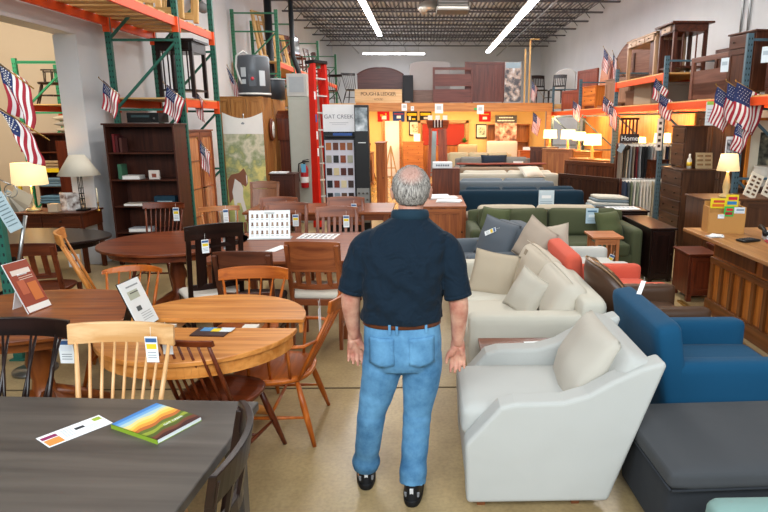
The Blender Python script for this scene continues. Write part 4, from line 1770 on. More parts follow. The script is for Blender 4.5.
sofa('taupe sofa under a red brown throw in the fourth row back', 2.2, 0.92, 0.86, '#8d7c6a', (1.95, 15.9, 0), 180, ncush=2, arm_w=0.15, arm_h=0.64)
mb = MB()
mb.soft((0, 0, 0), (2.3, 0.4, 0.03), 0.012, 0.0, n=14, wob=0.006)
tag(mb.build('throw_blanket', fabric('#7c3a2c'), None, (1.95, 15.72, 0.885)), 'red brown throw laid along the top of the taupe sofa', 'blanket')
sofa('mid grey sofa holding a navy pillow, next to last row', 2.3, 0.95, 0.95, '#7b7a75', (2.0, 17.6, 0), 0, ncush=3, arm_w=0.16, arm_h=0.70)
throw_pillow('dark navy pillow in the middle of the mid grey sofa', '#222c3a', 0.75, 0.34, (1.95, 17.30, 0.86), (-14, 0, 0), 0.16)
sofa('cream tufted sofa in the last row before the yellow room', 2.2, 0.9, 1.0, '#c0b08e', (1.7, 19.3, 0), 0, ncush=3, arm_w=0.15, arm_h=0.74)

# walnut console with papers and the cabinet behind it
cabinet('walnut console with loose papers on top right behind the man', lambda a='X': wood('#7a3f22', '#a86234', a), 0.80, 1.30, 0.76, [('door', 1, 1)], (0.17, 9.10, 0), 0, name='console', cat='console', over=0.01)
for k, (x, y, a, lb) in enumerate(((0.26, 9.35, 5, 'upper white paper stack on the walnut console'), (0.34, 8.95, -4, 'wide white paper pad on the front of the walnut console'), (0.20, 9.62, 2, 'small pale card at the back of the walnut console'))):
    mb = MB()
    for q in range(3):
        mb.box((0.01 * q, 0.006 * q, 0.004 + 0.007 * q), (0.42 - 0.06 * k, 0.26 - 0.04 * k, 0.006), PAPER, (0, 0, 0.05 * q))
    tag(mb.build('paper_stack', None, None, (x, y, 0.785), (0, 0, R(a))), lb, 'paper')
cabinet('plain walnut cabinet standing behind the console with a white box on top', WALNUT, 0.48, 0.42, 1.13, [('door', 1, 1)], (0.36, 10.75, 0), 180, name='cabinet', cat='cabinet', over=0.0)
bx = thing('paper_tray', 'white paper box with grey lettering on top of the walnut cabinet', 'box', (0.30, 10.72, 1.155), 0)
mb = MB()
mb.box((0, 0, 0.05), (0.34, 0.28, 0.10), plain('#dfe3e6', 0.5))
mb.build('box', None, bx, bevel=0.004)
mb = MB()
for q in range(6):
    mb.box((-0.1 + 0.04 * q, -0.142, 0.05), (0.028, 0.002, 0.03), plain('#6b7580', 0.5))
mb.build('print', None, bx)
# ================================================================== left side racks and cabinets
TEAL = plain('#2c6657', 0.45)
GREEN = plain('#2f8a5c', 0.45)
rack('teal pallet rack with orange beams along the left wall, over the bookcase and china cabinet', -3.4, -4.33, [(4.85, 3.6), (8.85, 4.6), (10.3, 4.6)],
     [(4.85, 8.85, [(3.27, 'gap')]), (8.85, 10.3, [(2.2, 'full'), (3.27, 'gap')])], TEAL)
rack('green pallet rack further back on the left wall, holding ladders and chairs high up', -3.4, -4.4, [(14.8, 4.45), (16.4, 4.45), (20.3, 4.45), (24.2, 4.45)],
     [(14.8, 20.3, [(3.25, 'full')]), (20.3, 24.2, [(3.25, 'full')]), (16.4, 20.3, [(2.2, 'full')])], plain('#3c7a5a', 0.45))
rack('green pallet rack in the side room with a rustic armchair on its shelf', -6.6, -7.66, [(12.0, 3.1), (13.3, 3.1)], [(12.0, 13.3, [(2.2, 'full'), (0.9, 'full'), (1.5, 'full')])], GREEN)

# side room: yellow rail, bookcase with folded cloths
mb = MB()
mb.box((0, 0, 0), (1.4, 0.05, 0.07))
tag(mb.build('shelf_beam', plain('#e6c01e', 0.5), None, (-6.9, 11.4, 1.07)), 'bright yellow rail crossing behind the desk lamps', 'rail')
for s_ in (-0.6, 0.6):
    mb = MB()
    mb.box((s_, 0, -0.56), (0.05, 0.05, 1.05))
    mb.build('leg', plain('#e6c01e', 0.5), bpy.data.objects['shelf_beam'])
cabinet('dark open bookcase in the side room stacked with folded cloths', BROWN, 1.0, 0.4, 1.72, [('open', 5, 1)], (-6.75, 11.75, 0), 0, name='bookcase', cat='bookcase')
for k, (z, c, lb) in enumerate(((0.92, '#c2a27c', 'tan folded cloth near the floor'), (1.25, '#5d7f93', 'steel blue folded cloth on the middle shelf'), (1.57, '#8fb0c4', 'pale blue folded cloth near the top shelf'), (0.60, '#a98a66', 'brown folded cloth on the uppermost shelf'))):
    mb = MB()
    for q in range(3):
        mb.soft((0.01 * q, 0, 0.028 + 0.05 * q), (0.72, 0.34, 0.052), 0.024, 0.004, n=6)
    tag(mb.build('folded_cloth', fabric(c), None, (-6.9, 11.68, [0.092, 0.42, 0.742, 1.065][k] + 0.012)), lb + ' in the side room bookcase', 'cloth', 'folded cloths in the side room bookcase')
mb = MB()
mb.box((0, 0, 0.82), (0.42, 0.04, 1.64))
tag(mb.build('wood_panel', wood('#6d2c17', '#8a3c20', 'Z'), None, (-5.82, 10.2, 0)), 'reddish wood panel standing behind the unlit lamp', 'panel')
cabinet('dark low shelf unit with cards at the far left of the side room', BROWN, 1.3, 0.35, 1.35, [('open', 4, 1)], (-8.3, 10.8, 0), 10, name='shelf_unit', cat='shelf')
for k in range(4):
    mb = MB()
    mb.box((0, 0, 0.045), (0.13, 0.02, 0.09))
    tag(mb.build('greeting_card', plain(['#d9d4cf', '#b9c7cf', '#cfb7a0', '#e2ded8'][k], 0.6), None, (-8.55 + 0.3 * k, 10.55 + .05 * k, 1.40)),
        ['white', 'pale blue', 'tan', 'ivory'][k] + ' card standing on the dark low shelf unit', 'card', 'cards on the low shelf unit')
# pillows in a row on rack shelf
for k in range(3):
    mb = MB()
    mb.pillow((0, 0, 0), 0.42, 0.36, 0.11)
    tag(mb.build('packed_pillow', fabric(['#b8a78e', '#a59a8b', '#c4b49a'][k]), None, (-6.60 - 0.02 * k, 11.72, 1.744 + 0.055 + 0.105 * k), (R(90), 0, 0)),
        'wrapped pillow, %s of the pile of three on top of the side room bookcase' % ['bottom', 'middle', 'top'][k], 'pillow', 'wrapped pillows on the side room bookcase')

# rustic bow armchair on the high shelf
BR = lambda a='X': wood('#2e1c14', '#49301f', a)
spindle_chair('rustic twig armchair on the shelf of the side room rack', BR, w=0.5, d=0.48, top=1.10, sh=0.42, crest_h=0.04, crest_w=0.5, nsp=6, arms=True, loc=(-7.32, 12.5, 2.275), rz=-62, tagc=False, lean=0.2)

# lamp desk
cabinet('brown lamp desk behind the near black oval table', BROWN, 1.5, 0.50, 0.78, [('drawer', 3, 1)], (-5.16, 8.05, 0.0), 0, name='desk', cat='desk', foot=0.60)
table_lamp('lit brass lamp with a round yellow drum shade on the lamp desk', (-5.14, 8.02, 0.805), 0.62, 0.205, 0.28, 0.62, '#ffe0a8', style='stick', top_r=0.19, basem=plain('#b9b28a', 0.3, 0.5))
point('desk_lamp_bulb', (-5.14, 8.02, 1.28), 8)
table_lamp('unlit iron lamp with a wide cream cone shade on the lamp desk', (-4.50, 8.02, 0.805), 0.72, 0.25, 0.26, 0, style='iron', top_r=0.09, basem=BLACKM)
mb = MB()
mb.box((0, 0, 0.11), (0.16, 0.02, 0.24))
mb.box((0.09, 0, 0.11), (0.16, 0.02, 0.24), None, (0, 0, 0.3))
o = mb.build('photo_magazine', picture('magazine_print', [(0.35, '#5f4238'), (0.48, '#c4b7ae'), (0.6, '#e9e4df')], 14, 2.0), None, (-4.72, 8.05, 0.805))
tag(o, 'open magazine with product photos standing between the desk lamps', 'magazine')
mb = MB()
mb.lathe([(0.03, 0), (0.03, 0.01), (0.006, 0.02), (0.008, 0.1), (0.018, 0.11)], m=BRASS)
mb.lathe([(0.010, 0.11), (0.009, 0.3)], m=plain('#e7dcc0', 0.5))
tag(mb.build('candlestick', None, None, (-4.52 + 0.24, 7.98, 0.805)), 'slim cream candle in a holder at the right end of the lamp desk', 'candle')
mb = MB()
mb.box((0, 0, 0.05), (0.12, 0.09, 0.10))
tag(mb.build('small_box', plain('#cdb79a', 0.6), None, (-4.82, 7.93, 0.805)), 'small tan box right of the lit lamp on the desk', 'box')
mb = MB()
mb.box((0, 0, 0.006), (0.30, 0.2, 0.01), PAPER, (0, 0, 0.15))
tag(mb.build('paper_stack', None, None, (-5.08, 7.78 + 0.22, 0.805)) if False else mb.build('paper_stack', None, None, (-4.86, 7.90 - 0.06, 0.806), (0, 0, 0.1)) if False else mb.build('paper_stack', None, None, (-5.4, 8.0, 0.806)), 'flat white papers at the left of the lit lamp', 'paper')

# swatch tags fanned on a metal ring, hanging at the near left rack post
sw = thing('swatch_ring', 'fan of beige sample tags hanging from a metal ring at the left edge', 'samples', (-3.20, 4.75, 1.42))
mb = MB()
mb.tube([(0.05 * cos(a * pi / 8), 0, 0.05 * sin(a * pi / 8)) for a in range(16)], 0.004, STEEL, seg=6, closed=True)
mb.tube([(0, 0, 0.05), (-0.18, 0.05, 0.12)], 0.004, STEEL, seg=6)
mb.build('ring', None, sw)
for k in range(7):
    mb = MB()
    mb.box((0, 0.004 * k, -0.09), (0.09, 0.004, 0.15))
    mb.build('swatch', fabric(['#b8a68c', '#a3927c', '#cabfae', '#8f8473', '#c7b295', '#9aa5a6', '#bfae95'][k]), sw, rot=(0, R(-62 + 17 * k), 0))
cd = thing('leaflet_holder', 'steel arm with a tilted pale blue leaflet below the fan of sample tags', 'holder', (-3.12, 4.6, 0.0))
mb = MB()
mb.tube([(0, 0, 0.02), (0.0, 0, 0.9), (0.10, 0, 1.25)], 0.014, STEEL)
mb.lathe([(0.16, 0), (0.16, 0.02), (0.02, 0.03)], m=STEEL)
mb.build('stand', None, cd)
mb = MB()
mb.box((-0.02, -0.03, 1.28), (0.11, 0.006, 0.30), plain('#b3c6cc', 0.4), (0, R(-24), 0))
mb.build('leaflet', None, cd)
mb = MB()
for q in range(8):
    mb.box((-0.02 - 0.0 + (0.11 - q * 0.03) * sin(R(-24)) * 1, -0.034, 1.28 + (0.11 - q * 0.03) * cos(R(-24))), (0.08, 0.002, 0.008), plain('#6f8288', 0.5), (0, R(-24), 0))
mb.build('print', None, cd)

# tall bookcase
bc_ = cabinet('tall brown bookcase with sparse books, standing at the white pier', lambda a='X': wood('#3f1d13', '#5c2f1f', a), 0.92, 0.42, 1.90, [('open', 5, 1)], (-3.80, 8.50, 0), 0, name='bookcase', cat='bookcase')
Hs = 1.80
def shelf_z(q): return 1.89 - Hs * q / 5 + 0.011
books = [(-4.13, shelf_z(2), '#3f6b52', 0.20, 0.05, 'green and blue book standing at the left of the second shelf'),
         (-4.17, shelf_z(1), '#6e1f22', 0.24, 0.03, 'dark red book standing on the top shelf, leftmost'),
         (-4.13, shelf_z(1), '#4a1a1c', 0.22, 0.03, 'maroon book standing on the top shelf, second from the left'),
         (-4.08, shelf_z(1), '#54302a', 0.19, 0.03, 'brown book standing on the top shelf, third from the left')]
for x, z, c, h, w_, lb in books:
    mb = MB()
    mb.box((0, 0, h / 2), (w_, 0.16, h), plain(c, 0.5))
    mb.box((0, 0.003, h / 2), (w_ * 0.8, 0.158, h * 0.985), PAPER)
    tag(mb.build('book', None, None, (x, 8.42, z)), lb + ' of the tall bookcase', 'book', 'books in the tall bookcase')
flats = [(-3.98, shelf_z(2), 0.22, 0.05, '#d8d4cd', 'thick pale book lying on the second shelf'), (-3.95, shelf_z(3), 0.32, 0.03, '#cfc6b8', 'flat tan magazine lying on the middle shelf'),
         (-3.76, shelf_z(3), 0.3, 0.015, '#b8a58c', 'thin brown paper lying on the middle shelf'), (-3.93, shelf_z(4), 0.3, 0.05, '#b9bcc2', 'grey white binder lying on the lowest visible shelf')]
for x, z, w_, h, c, lb in flats:
    mb = MB()
    mb.box((0, 0, h / 2), (w_, 0.2, h), plain(c, 0.5))
    mb.box((0, -0.004, h / 2), (w_ * 0.97, 0.2, h * 0.7), plain('#eceae6', 0.7))
    tag(mb.build('book', None, None, (x, 8.40, z), (0, 0, 0.06)), lb + ' of the tall bookcase', 'book', 'books in the tall bookcase')
mb = MB()
mb.box((0, 0, 0.065), (0.28, 0.12, 0.13), plain('#1d3a4a', 0.4))
mb.box((0, -0.061, 0.06), (0.2, 0.001, 0.012), plain('#9db4bd', 0.5))
tag(mb.build('box', None, None, (-3.56, 8.38, shelf_z(3))), 'dark blue box with a pale stripe on the middle shelf of the tall bookcase', 'box')
mb = MB()
mb.box((0, 0, 0.06), (0.14, 0.03, 0.12), plain('#d9cfc6', 0.5))
mb.box((0, -0.016, 0.05), (0.06, 0.002, 0.05), plain('#8a4a38', 0.5))
tag(mb.build('photo_card', None, None, (-3.68, 8.36, shelf_z(2))), 'small picture card standing on the second shelf of the tall bookcase', 'card')
st = thing('stereo_receiver', 'black stereo receiver lying on top of the tall bookcase', 'stereo', (-3.75, 8.5, 1.925))
mb = MB()
mb.box((0, 0, 0.07), (0.42, 0.32, 0.13))
mb.build('case', BLACKM, st, bevel=0.004)
mb = MB()
for q in range(5):
    mb.lathe([(0.012, 0), (0.012, 0.015)], seg=10)
    break
mb.build('knob', STEEL, st, (0.15, -0.162, 0.06), (R(90), 0, 0))
mb = MB()
mb.box((-0.03, -0.162, 0.09), (0.24, 0.003, 0.03))
mb.build('display', plain('#3a4a4c', 0.2), st)

# spindle-sided server on the shelf above the bookcase
sv = thing('spindle_server', 'near black spindle-sided server standing on the low shelf above the bookcase', 'server', (-3.55, 9.35, 2.29), 0)
mb = MB()
mb.box((0, 0, 0.70), (0.52, 0.55, 0.14))
mb.box((0, 0, 0.785), (0.60, 0.62, 0.03))
mb.build('body', DARK('X'), sv)
mb = MB()
mb.box((0.12, -0.28, 0.70), (0.2, 0.02, 0.10))
dr = mb.build('drawer', DARK('X'), sv)
mb = MB()
mb.lathe([(0.01, 0), (0.016, 0.02)], seg=8)
mb.build('knob', BRONZE, dr, (0.12, -0.29, 0.70), (R(90), 0, 0))
for sx in (-1, 1):
    for sy in (-1, 1):
        mb = MB()
        mb.box((sx * 0.23, sy * 0.25, 0.32), (0.05, 0.05, 0.64))
        mb.build('leg', DARK('Z'), sv)
mb = MB()
mb.box((0, 0, 0.10), (0.5, 0.5, 0.025))
mb.build('shelf', DARK('X'), sv)
for q in range(6):
    mb = MB()
    mb.box((-0.17 + 0.068 * q, -0.25, 0.37), (0.016, 0.016, 0.52))
    mb.build('spindle', DARK('Z'), sv)
# pale wood slatted frames on the highest shelf of the near rack
for k, (x, y, a) in enumerate(((-3.75, 9.1, 8), (-3.7, 9.5, 14), (-3.7, 8.2, -6), (-3.85, 7.6, 10))):
    headboard('pale pine slatted frame on the highest shelf, %s' % ['first right of the near post', 'second right of the near post', 'directly left of the near post', 'farthest left'][k], PINE, 0.75, 1.1, (x, y, 3.36), 4 * k, slats=4,
              name='slatted_frame', cat='frame', lean=a, group='pine frames on the high shelf', th=0.04)

# china cabinet facing the aisle, copper toned door panes
cabinet('copper toned china cabinet with glass doors standing between the teal posts', lambda a='X': wood('#6e3016', '#98512a', a), 1.15, 0.44, 1.80, [('glass', 2, 1)], (-3.70, 9.58, 0), 90, name='china_cabinet', cat='cabinet',
        glass=wood('#a9603a', '#d08a58', 'Z', rough=0.15))
mb = MB()
pt = thing('price_card', 'narrow blue and white price card on the china cabinet door', 'card', (-3.455, 9.72, 1.32), 90)
mb.box((0, -0.002, 0), (0.07, 0.003, 0.24), plain('#aebfd0', 0.5))
mb.box((0, -0.004, 0.05), (0.05, 0.001, 0.05), PAPER)
mb.build('card', None, pt)

# horse banner
hb = thing('banner', 'tall roll-up banner with a brown and white horse in a meadow under a white header', 'banner', (-3.10, 10.62, 0), 0)
mb = MB()
mb.box((0, 0, 0.03), (0.75, 0.22, 0.06))
mb.build('foot', STEEL, hb)
mb = MB()
mb.tube([(0, 0.05, 0.05), (0, 0.05, 2.08)], 0.012)
mb.build('pole', STEEL, hb)
m, n_, l_, b_ = _base('meadow_print', 0.5)
tc = n_.new('ShaderNodeTexCoord')
no = n_.new('ShaderNodeTexNoise')
no.inputs['Scale'].default_value = 5
no.inputs['Detail'].default_value = 7
sep = n_.new('ShaderNodeSeparateXYZ')
ad = n_.new('ShaderNodeMath'); ad.operation = 'MULTIPLY_ADD'
ad.inputs[1].default_value = -0.35
cr = n_.new('ShaderNodeValToRGB')
els = cr.color_ramp.elements
for i, (p_, h_) in enumerate(((0.0, '#7f8b66'), (0.25, '#d6cfb4'), (0.4, '#8e9970'), (0.55, '#dccf80'), (0.7, '#b4b86c'), (0.9, '#a5a27c'))):
    e_ = els[i] if i < 2 else els.new(p_)
    e_.position = p_
    e_.color = (*srgb(h_), 1)
l_.new(tc.outputs['Object'], no.inputs['Vector'])
l_.new(tc.outputs['Object'], sep.inputs[0])
l_.new(sep.outputs['Z'], ad.inputs[0])
l_.new(no.outputs['Fac'], ad.inputs[2])
mr = n_.new('ShaderNodeMath'); mr.operation = 'ADD'; mr.inputs[1].default_value = 0.35
l_.new(ad.outputs[0], mr.inputs[0])
l_.new(mr.outputs[0], cr.inputs['Fac'])
l_.new(cr.outputs['Color'], b_.inputs['Base Color'])
mb = MB()
mb.box((0, 0, 0.90), (0.68, 0.004, 1.68))
mb.build('cloth', m, hb)
mb = MB()
top = [(-0.34, 2.10)] + [(-0.34 + 0.68 * q / 10, 2.10 - 0.10 * sin(pi * q / 10)) for q in range(1, 10)] + [(0.34, 2.10), (0.34, 1.74), (-0.34, 1.74)]
mb.prism(top, -0.006, 0.0, 'XZ')
mb.build('header', WHITE, hb)
mb = MB()
mb.prism([(-0.03, 1.92), (0, 1.94), (0.03, 1.92), (0.02, 1.90), (-0.02, 1.90)], -0.008, -0.006, 'XZ')
mb.build('emblem', plain('#8b8f94'), hb)
mb = MB()   # horse printed on the cloth
br, wt = plain('#8a5a44', 0.6), plain('#e6dfd8', 0.6)
mb.prism([(-0.32, 0.55), (-0.33, 0.95), (-0.26, 1.05), (-0.12, 1.08), (-0.04, 1.16), (-0.01, 1.10), (0.02, 1.02), (0.02, 0.90), (-0.02, 0.84), (-0.08, 0.88), (-0.10, 0.76), (-0.10, 0.62), (-0.2, 0.70)], -0.005, -0.003, 'XZ', br)
mb.prism([(-0.20, 0.98), (-0.10, 0.90), (-0.07, 0.82), (-0.08, 0.66), (-0.03, 0.40), (-0.06, 0.22), (-0.09, 0.4), (-0.13, 0.56), (-0.19, 0.56), (-0.21, 0.3), (-0.24, 0.22), (-0.24, 0.56), (-0.26, 0.75)], -0.007, -0.0045, 'XZ', wt)
mb.prism([(-0.005, 1.06), (0.012, 1.02), (0.012, 0.92), (0.0, 0.88), (-0.005, 0.95)], -0.007, -0.0045, 'XZ', wt)
mb.build('horse_print', None, hb)

# oak cupboards with appliances on top
OK2 = lambda a='X': wood('#96602e', '#bd8347', a)
cabinet('tall honey oak wardrobe behind the horse banner', OK2, 0.86, 0.62, 2.36, [('door', 3, 1)], (-3.32, 11.50, 0), 0, name='wardrobe', cat='wardrobe', over=0.0)
cabinet('second tall oak wardrobe behind the first one, carrying the grey drum', OK2, 0.84, 1.0, 2.34, [('door', 2, 1)], (-3.30, 12.42, 0), 0, name='wardrobe', cat='wardrobe', over=0.0)
ck = thing('wall_clock', 'oval wooden clock hanging on the side of the oak wardrobe', 'clock', (-2.87, 11.58, 1.80), 90)
mb = MB()
mb.lathe([(0.20, 0), (0.21, 0.02), (0.19, 0.05), (0.15, 0.05)], sx=0.62, sy=1.0, seg=28, rot=0)
mb.build('frame', CHERRYD(), ck, rot=(R(90), 0, 0))
mb = MB()
mb.lathe([(0.15, 0.045), (0.15, 0.055)], sx=0.62, sy=1.0, seg=28)
mb.build('face', WHITE, ck, rot=(R(90), 0, 0))
mb = MB()
mb.box((0, -0.058, 0.03), (0.008, 0.003, 0.09), BLACKM)
mb.box((0.025, -0.058, 0), (0.06, 0.003, 0.008), BLACKM)
mb.build('hand', None, ck)
cl = thing('grandfather_clock', 'narrow dark grandfather clock right of the oval clock', 'clock', (-2.74, 12.25, 0), 90)
mb = MB()
mb.box((0, 0, 0.25), (0.34, 0.26, 0.5), CHERRYD('Z'))
mb.box((0, 0, 1.05), (0.26, 0.2, 1.1), CHERRYD('Z'))
mb.box((0, 0, 1.8), (0.34, 0.26, 0.42), CHERRYD('Z'))
mb.prism([(-0.19, 2.0), (0.19, 2.0), (0.15, 2.08), (0.0, 2.16), (-0.15, 2.08)], -0.14, 0.14, 'XZ', CHERRYD('X'))
mb.build('body', None, cl, bevel=0.004)
mb = MB()
mb.box((0, -0.102, 1.05), (0.14, 0.006, 0.9), BLACKM)
mb.build('door', None, cl)
mb = MB()
mb.lathe([(0.12, 0), (0.12, 0.01)], seg=24)
mb.build('dial', WHITE, cl, (0, -0.13, 1.8), (R(90), 0, 0))

wh = thing('water_heater', 'squat grey water heater standing on the oak wardrobe', 'water heater', (-3.08, 11.42, 2.396), 0)
GM = plain('#575c62', 0.35, 0.1)
mb = MB()
mb.lathe([(0.26, 0), (0.285, 0.01), (0.285, 0.66), (0.27, 0.69), (0.1, 0.71), (0.0, 0.715)], seg=36)
mb.build('tank', GM, wh)
mb = MB()
mb.lathe([(0.29, 0.02), (0.29, 0.05)], seg=36)
mb.build('trim_band', WHITE, wh)
for q, (a, z, w_, h_) in enumerate(((-112, 0.40, 0.10, 0.16), (-45, 0.30, 0.11, 0.26), (-112, 0.24, 0.08, 0.08))):
    mb = MB()
    ca, sa = cos(R(a)), sin(R(a))
    mb.box((0.286 * ca, 0.286 * sa, z), (w_, 0.006, h_), plain('#c6ccd0', 0.5), (0, 0, R(a + 90)))
    mb.build('label_plate', None, wh)
mb = MB()
mb.box((0.288 * cos(R(-80)), 0.288 * sin(R(-80)), 0.26), (0.13, 0.012, 0.2), plain('#4a4e54', 0.4), (0, 0, R(10)))
mb.build('access_panel', None, wh)
mb = MB()
mb.lathe([(0.03, 0), (0.03, 0.006)], seg=16)
mb.build('round_sticker', plain('#c8404a', 0.5), wh, (0.298 * cos(R(-80)), 0.298 * sin(R(-80)), 0.29), (R(90), 0, R(10)))
mb = MB()
mb.tube([(-0.05, -0.1, 0.71), (-0.12, -0.16, 0.76), (-0.22, -0.22, 0.68), (-0.25, -0.2, 0.5), (-0.2, -0.26, 0.35), (-0.14, -0.28, 0.2)], 0.018, seg=8)
mb.build('pipe', plain('#c9c9c4', 0.4), wh)
dm = thing('drum', 'dark grey steel drum next to the water heater on the oak wardrobes', 'drum', (-3.02, 12.45, 2.376))
mb = MB()
mb.lathe([(0.26, 0), (0.26, 0.36), (0.25, 0.38), (0.2, 0.385)], seg=28)
mb.build('body', plain('#454a50', 0.4, 0.2), dm)
mb = MB()
mb.lathe([(0.27, 0.36), (0.27, 0.385)], seg=28)
mb.build('rim', plain('#a8adb0', 0.4), dm)
ua = thing('appliance_box', 'boxy pale grey metal unit right of the dark drum', 'box', (-2.42, 12.1, 2.41))
mb = MB()
mb.box((0, 0, 0.21), (0.38, 0.4, 0.42))
mb.build('case', plain('#b4b3ae', 0.5), ua, bevel=0.012)
mb = MB()
mb.box((0, -0.203, 0.22), (0.28, 0.006, 0.28))
mb.build('panel', plain('#9da3a6', 0.5), ua)

cabinet('small dark cabinet with a white paper on top, right of the horse banner', lambda a='X': wood('#3f1c12', '#5c2c1c', a), 0.44, 0.4, 1.02, [('door', 1, 1)], (-2.54, 11.05, 0), 0, name='cabinet', cat='cabinet')
mb = MB()
mb.box((0, 0, 0.01), (0.3, 0.22, 0.02))
tag(mb.build('paper_stack', PAPER, None, (-2.62, 11.02, 1.045)), 'white paper stack on the small dark cabinet right of the horse banner', 'paper')

gc = thing('metal_locker', 'tall plain grey green locker with the extinguisher on it', 'locker', (-2.29, 12.1, 0))
mb = MB()
mb.box((0, 0, 1.2), (0.60, 0.5, 2.4))
mb.build('body', plain('#a3a69b', 0.5), gc, bevel=0.01)
mb = MB()
mb.box((0, -0.252, 1.2), (0.56, 0.012, 2.3))
mb.build('door', plain('#a9aca2', 0.5), gc, bevel=0.004)
fe = thing('fire_extinguisher', 'red fire extinguisher with a blue tag hanging on the grey locker', 'fire extinguisher', (-2.32, 11.76, 0.70))
mb = MB()
mb.lathe([(0.065, 0), (0.075, 0.02), (0.075, 0.36), (0.05, 0.42), (0.025, 0.44)], seg=24)
mb.build('cylinder', plain('#a81c22', 0.3), fe)
mb = MB()
mb.lathe([(0.0755, 0.1), (0.0765, 0.11), (0.0765, 0.2), (0.0755, 0.21)], seg=24)
mb.build('label_band', PAPER, fe)
mb = MB()
mb.lathe([(0.022, 0.44), (0.022, 0.48)], seg=12)
mb.box((0.03, 0, 0.50), (0.13, 0.025, 0.02))
mb.box((0.03, 0, 0.53), (0.12, 0.025, 0.015), None, (0, -0.2, 0))
mb.build('valve', BLACKM, fe)
mb = MB()
mb.tube([(-0.02, 0, 0.49), (-0.1, -0.01, 0.46), (-0.115, -0.01, 0.3), (-0.10, -0.01, 0.12)], 0.012, seg=8)
mb.build('hose', BLACKM, fe)
mb = MB()
mb.box((0.0, -0.082, 0.38), (0.09, 0.004, 0.16))
mb.build('inspection_tag', plain('#5fa6c6', 0.5), fe)
mb = MB()
mb.box((0, 0.085, 0.3), (0.05, 0.03, 0.1))
mb.build('bracket', STEEL, fe)

# red ladder
ld = thing('stepladder', 'tall folded red fiberglass stepladder leaning at the grey locker', 'ladder', (-1.84, 11.25, 0))
ld.rotation_euler = (R(-3), R(1.5), R(52))
RM = plain('#cf2418', 0.35)
for sx in (-1, 1):
    mb = MB()
    mb.bar((sx * 0.20, 0, 0.02), (sx * 0.13, 0, 2.98), 0.055, 0.1, up=(0, 1, 0))
    mb.build('rail', RM, ld)
    mb = MB()
    mb.bar((sx * 0.17, 0.14, 0.02), (sx * 0.11, 0.10, 2.9), 0.04, 0.06, up=(0, 1, 0))
    mb.build('rear_rail', RM, ld)
    mb = MB()
    mb.box((sx * 0.2, 0, 0.02), (0.07, 0.12, 0.04))
    mb.build('foot', BLACKM, ld)
for q in range(9):
    z = 0.3 + 0.3 * q
    mb = MB()
    mb.box((0, -0.01, z), (0.34 - 0.012 * q, 0.09, 0.025))
    mb.build('step', plain('#c9cccd', 0.35, 0.3), ld)
mb = MB()
mb.box((0, 0.05, 2.99), (0.34, 0.24, 0.06))
mb.build('top_cap', BLACKM, ld, bevel=0.01)
for q, (z, c) in enumerate(((2.0, '#3a5fa0'), (1.7, '#e8e8e8'), (1.4, '#e8e8e8'), (2.4, '#e8e8e8'))):
    mb = MB()
    mb.box((-0.17, -0.056, z), (0.035, 0.002, 0.14))
    mb.build('sticker', plain(c, 0.5), ld)

# finish display
fd = thing('finish_display', 'tall black and white display stand with a grid of wood finish chips and lettered header', 'display', (-1.24, 9.85, 0))
mb = MB()
mb.box((-0.12, 0.04, 1.1), (0.52, 0.06, 2.16), BLACKM)
mb.box((0.24, 0.0, 1.1), (0.22, 0.16, 2.2), BLACKM)
mb.box((0, 0.04, 0.03), (0.78, 0.5, 0.06), BLACKM)
mb.build('frame', None, fd, bevel=0.004)
mb = MB()
mb.box((-0.13, 0.0, 0.98), (0.46, 0.02, 1.36))
mb.build('board', plain('#c5c3cc', 0.45), fd)
mb = MB()
mb.box((-0.12, -0.01, 2.0), (0.50, 0.03, 0.42))
hd = mb.build('header', plain('#d9d9d9', 0.45), fd)
lettering('GAT CREEK', 0.088, plain('#6e6f76', 0.5), fd, (-0.12, -0.027, 2.02), space=1.0)
mb = MB()
mb.box((-0.12, -0.027, 1.93), (0.30, 0.002, 0.006), plain('#9a9ba2', 0.5))
mb.box((-0.12, -0.027, 1.905), (0.22, 0.002, 0.005), plain('#9a9ba2', 0.5))
mb.build('caption', None, fd)
rnd = random.Random(11)
chips = [['#a8622c', '#5c2c16', '#8f4a20', '#8a5a34'], ['#8f8a7c', '#23211f', '#7e3c20', '#9a9884'], ['#2b1a14', '#c3b48c', '#4a2018', '#3a1c16'],
         ['#161a20', '#6c2a18', '#cdbf9a', '#3a2a26'], ['#16181c', '#7a8790', '#5a4030', '#2a1c18'], ['#b8b09a', '#141620', '#a57c4a', '#1c1a1c'], ['#4a4438', '#7a5a3a', '#2a2422', '#8a8474']]
for r_ in range(7):
    for c in range(4):
        mb = MB()
        mb.box((-0.30 + 0.113 * c, -0.015, 1.56 - 0.2 * r_), (0.085, 0.012, 0.115))
        mb.build('finish_chip', plain(chips[r_][c], 0.35), fd)
mb = MB()
mb.box((-0.12, -0.05, 1.72), (0.46, 0.12, 0.02), BLACKM)
mb.box((-0.06, -0.05, 1.75), (0.3, 0.1, 0.04), plain('#23498a', 0.4))
mb.build('shelf', None, fd)
mb = MB()
mb.box((0.24, -0.083, 1.98), (0.19, 0.006, 0.36))
mb.build('photo_panel', picture('bw_photo', [(0.3, '#22282c'), (0.5, '#8c979c'), (0.7, '#dfe6ea')], 6, 4.0), fd)
mb = MB()
mb.box((0.24, -0.083, 0.62), (0.20, 0.006, 0.56))
mb.build('hardware_board', plain('#8d8d88', 0.3, 0.4), fd)
for r_ in range(5):
    for c in range(3):
        mb = MB()
        x, z = 0.175 + 0.065 * c, 0.42 + 0.1 * r_
        mb.lathe([(0.008, 0), (0.008, 0.012), (0.018, 0.018), (0.016, 0.03)], seg=10)
        mb.build('sample_knob', plain('#5d5a54', 0.3, 0.8), fd, (x, -0.087, z), (R(90), 0, 0))
mb = MB()
mb.box((0.24, -0.083, 1.62), (0.12, 0.003, 0.012))
mb.build('caption', PAPER, fd)
mb = MB()
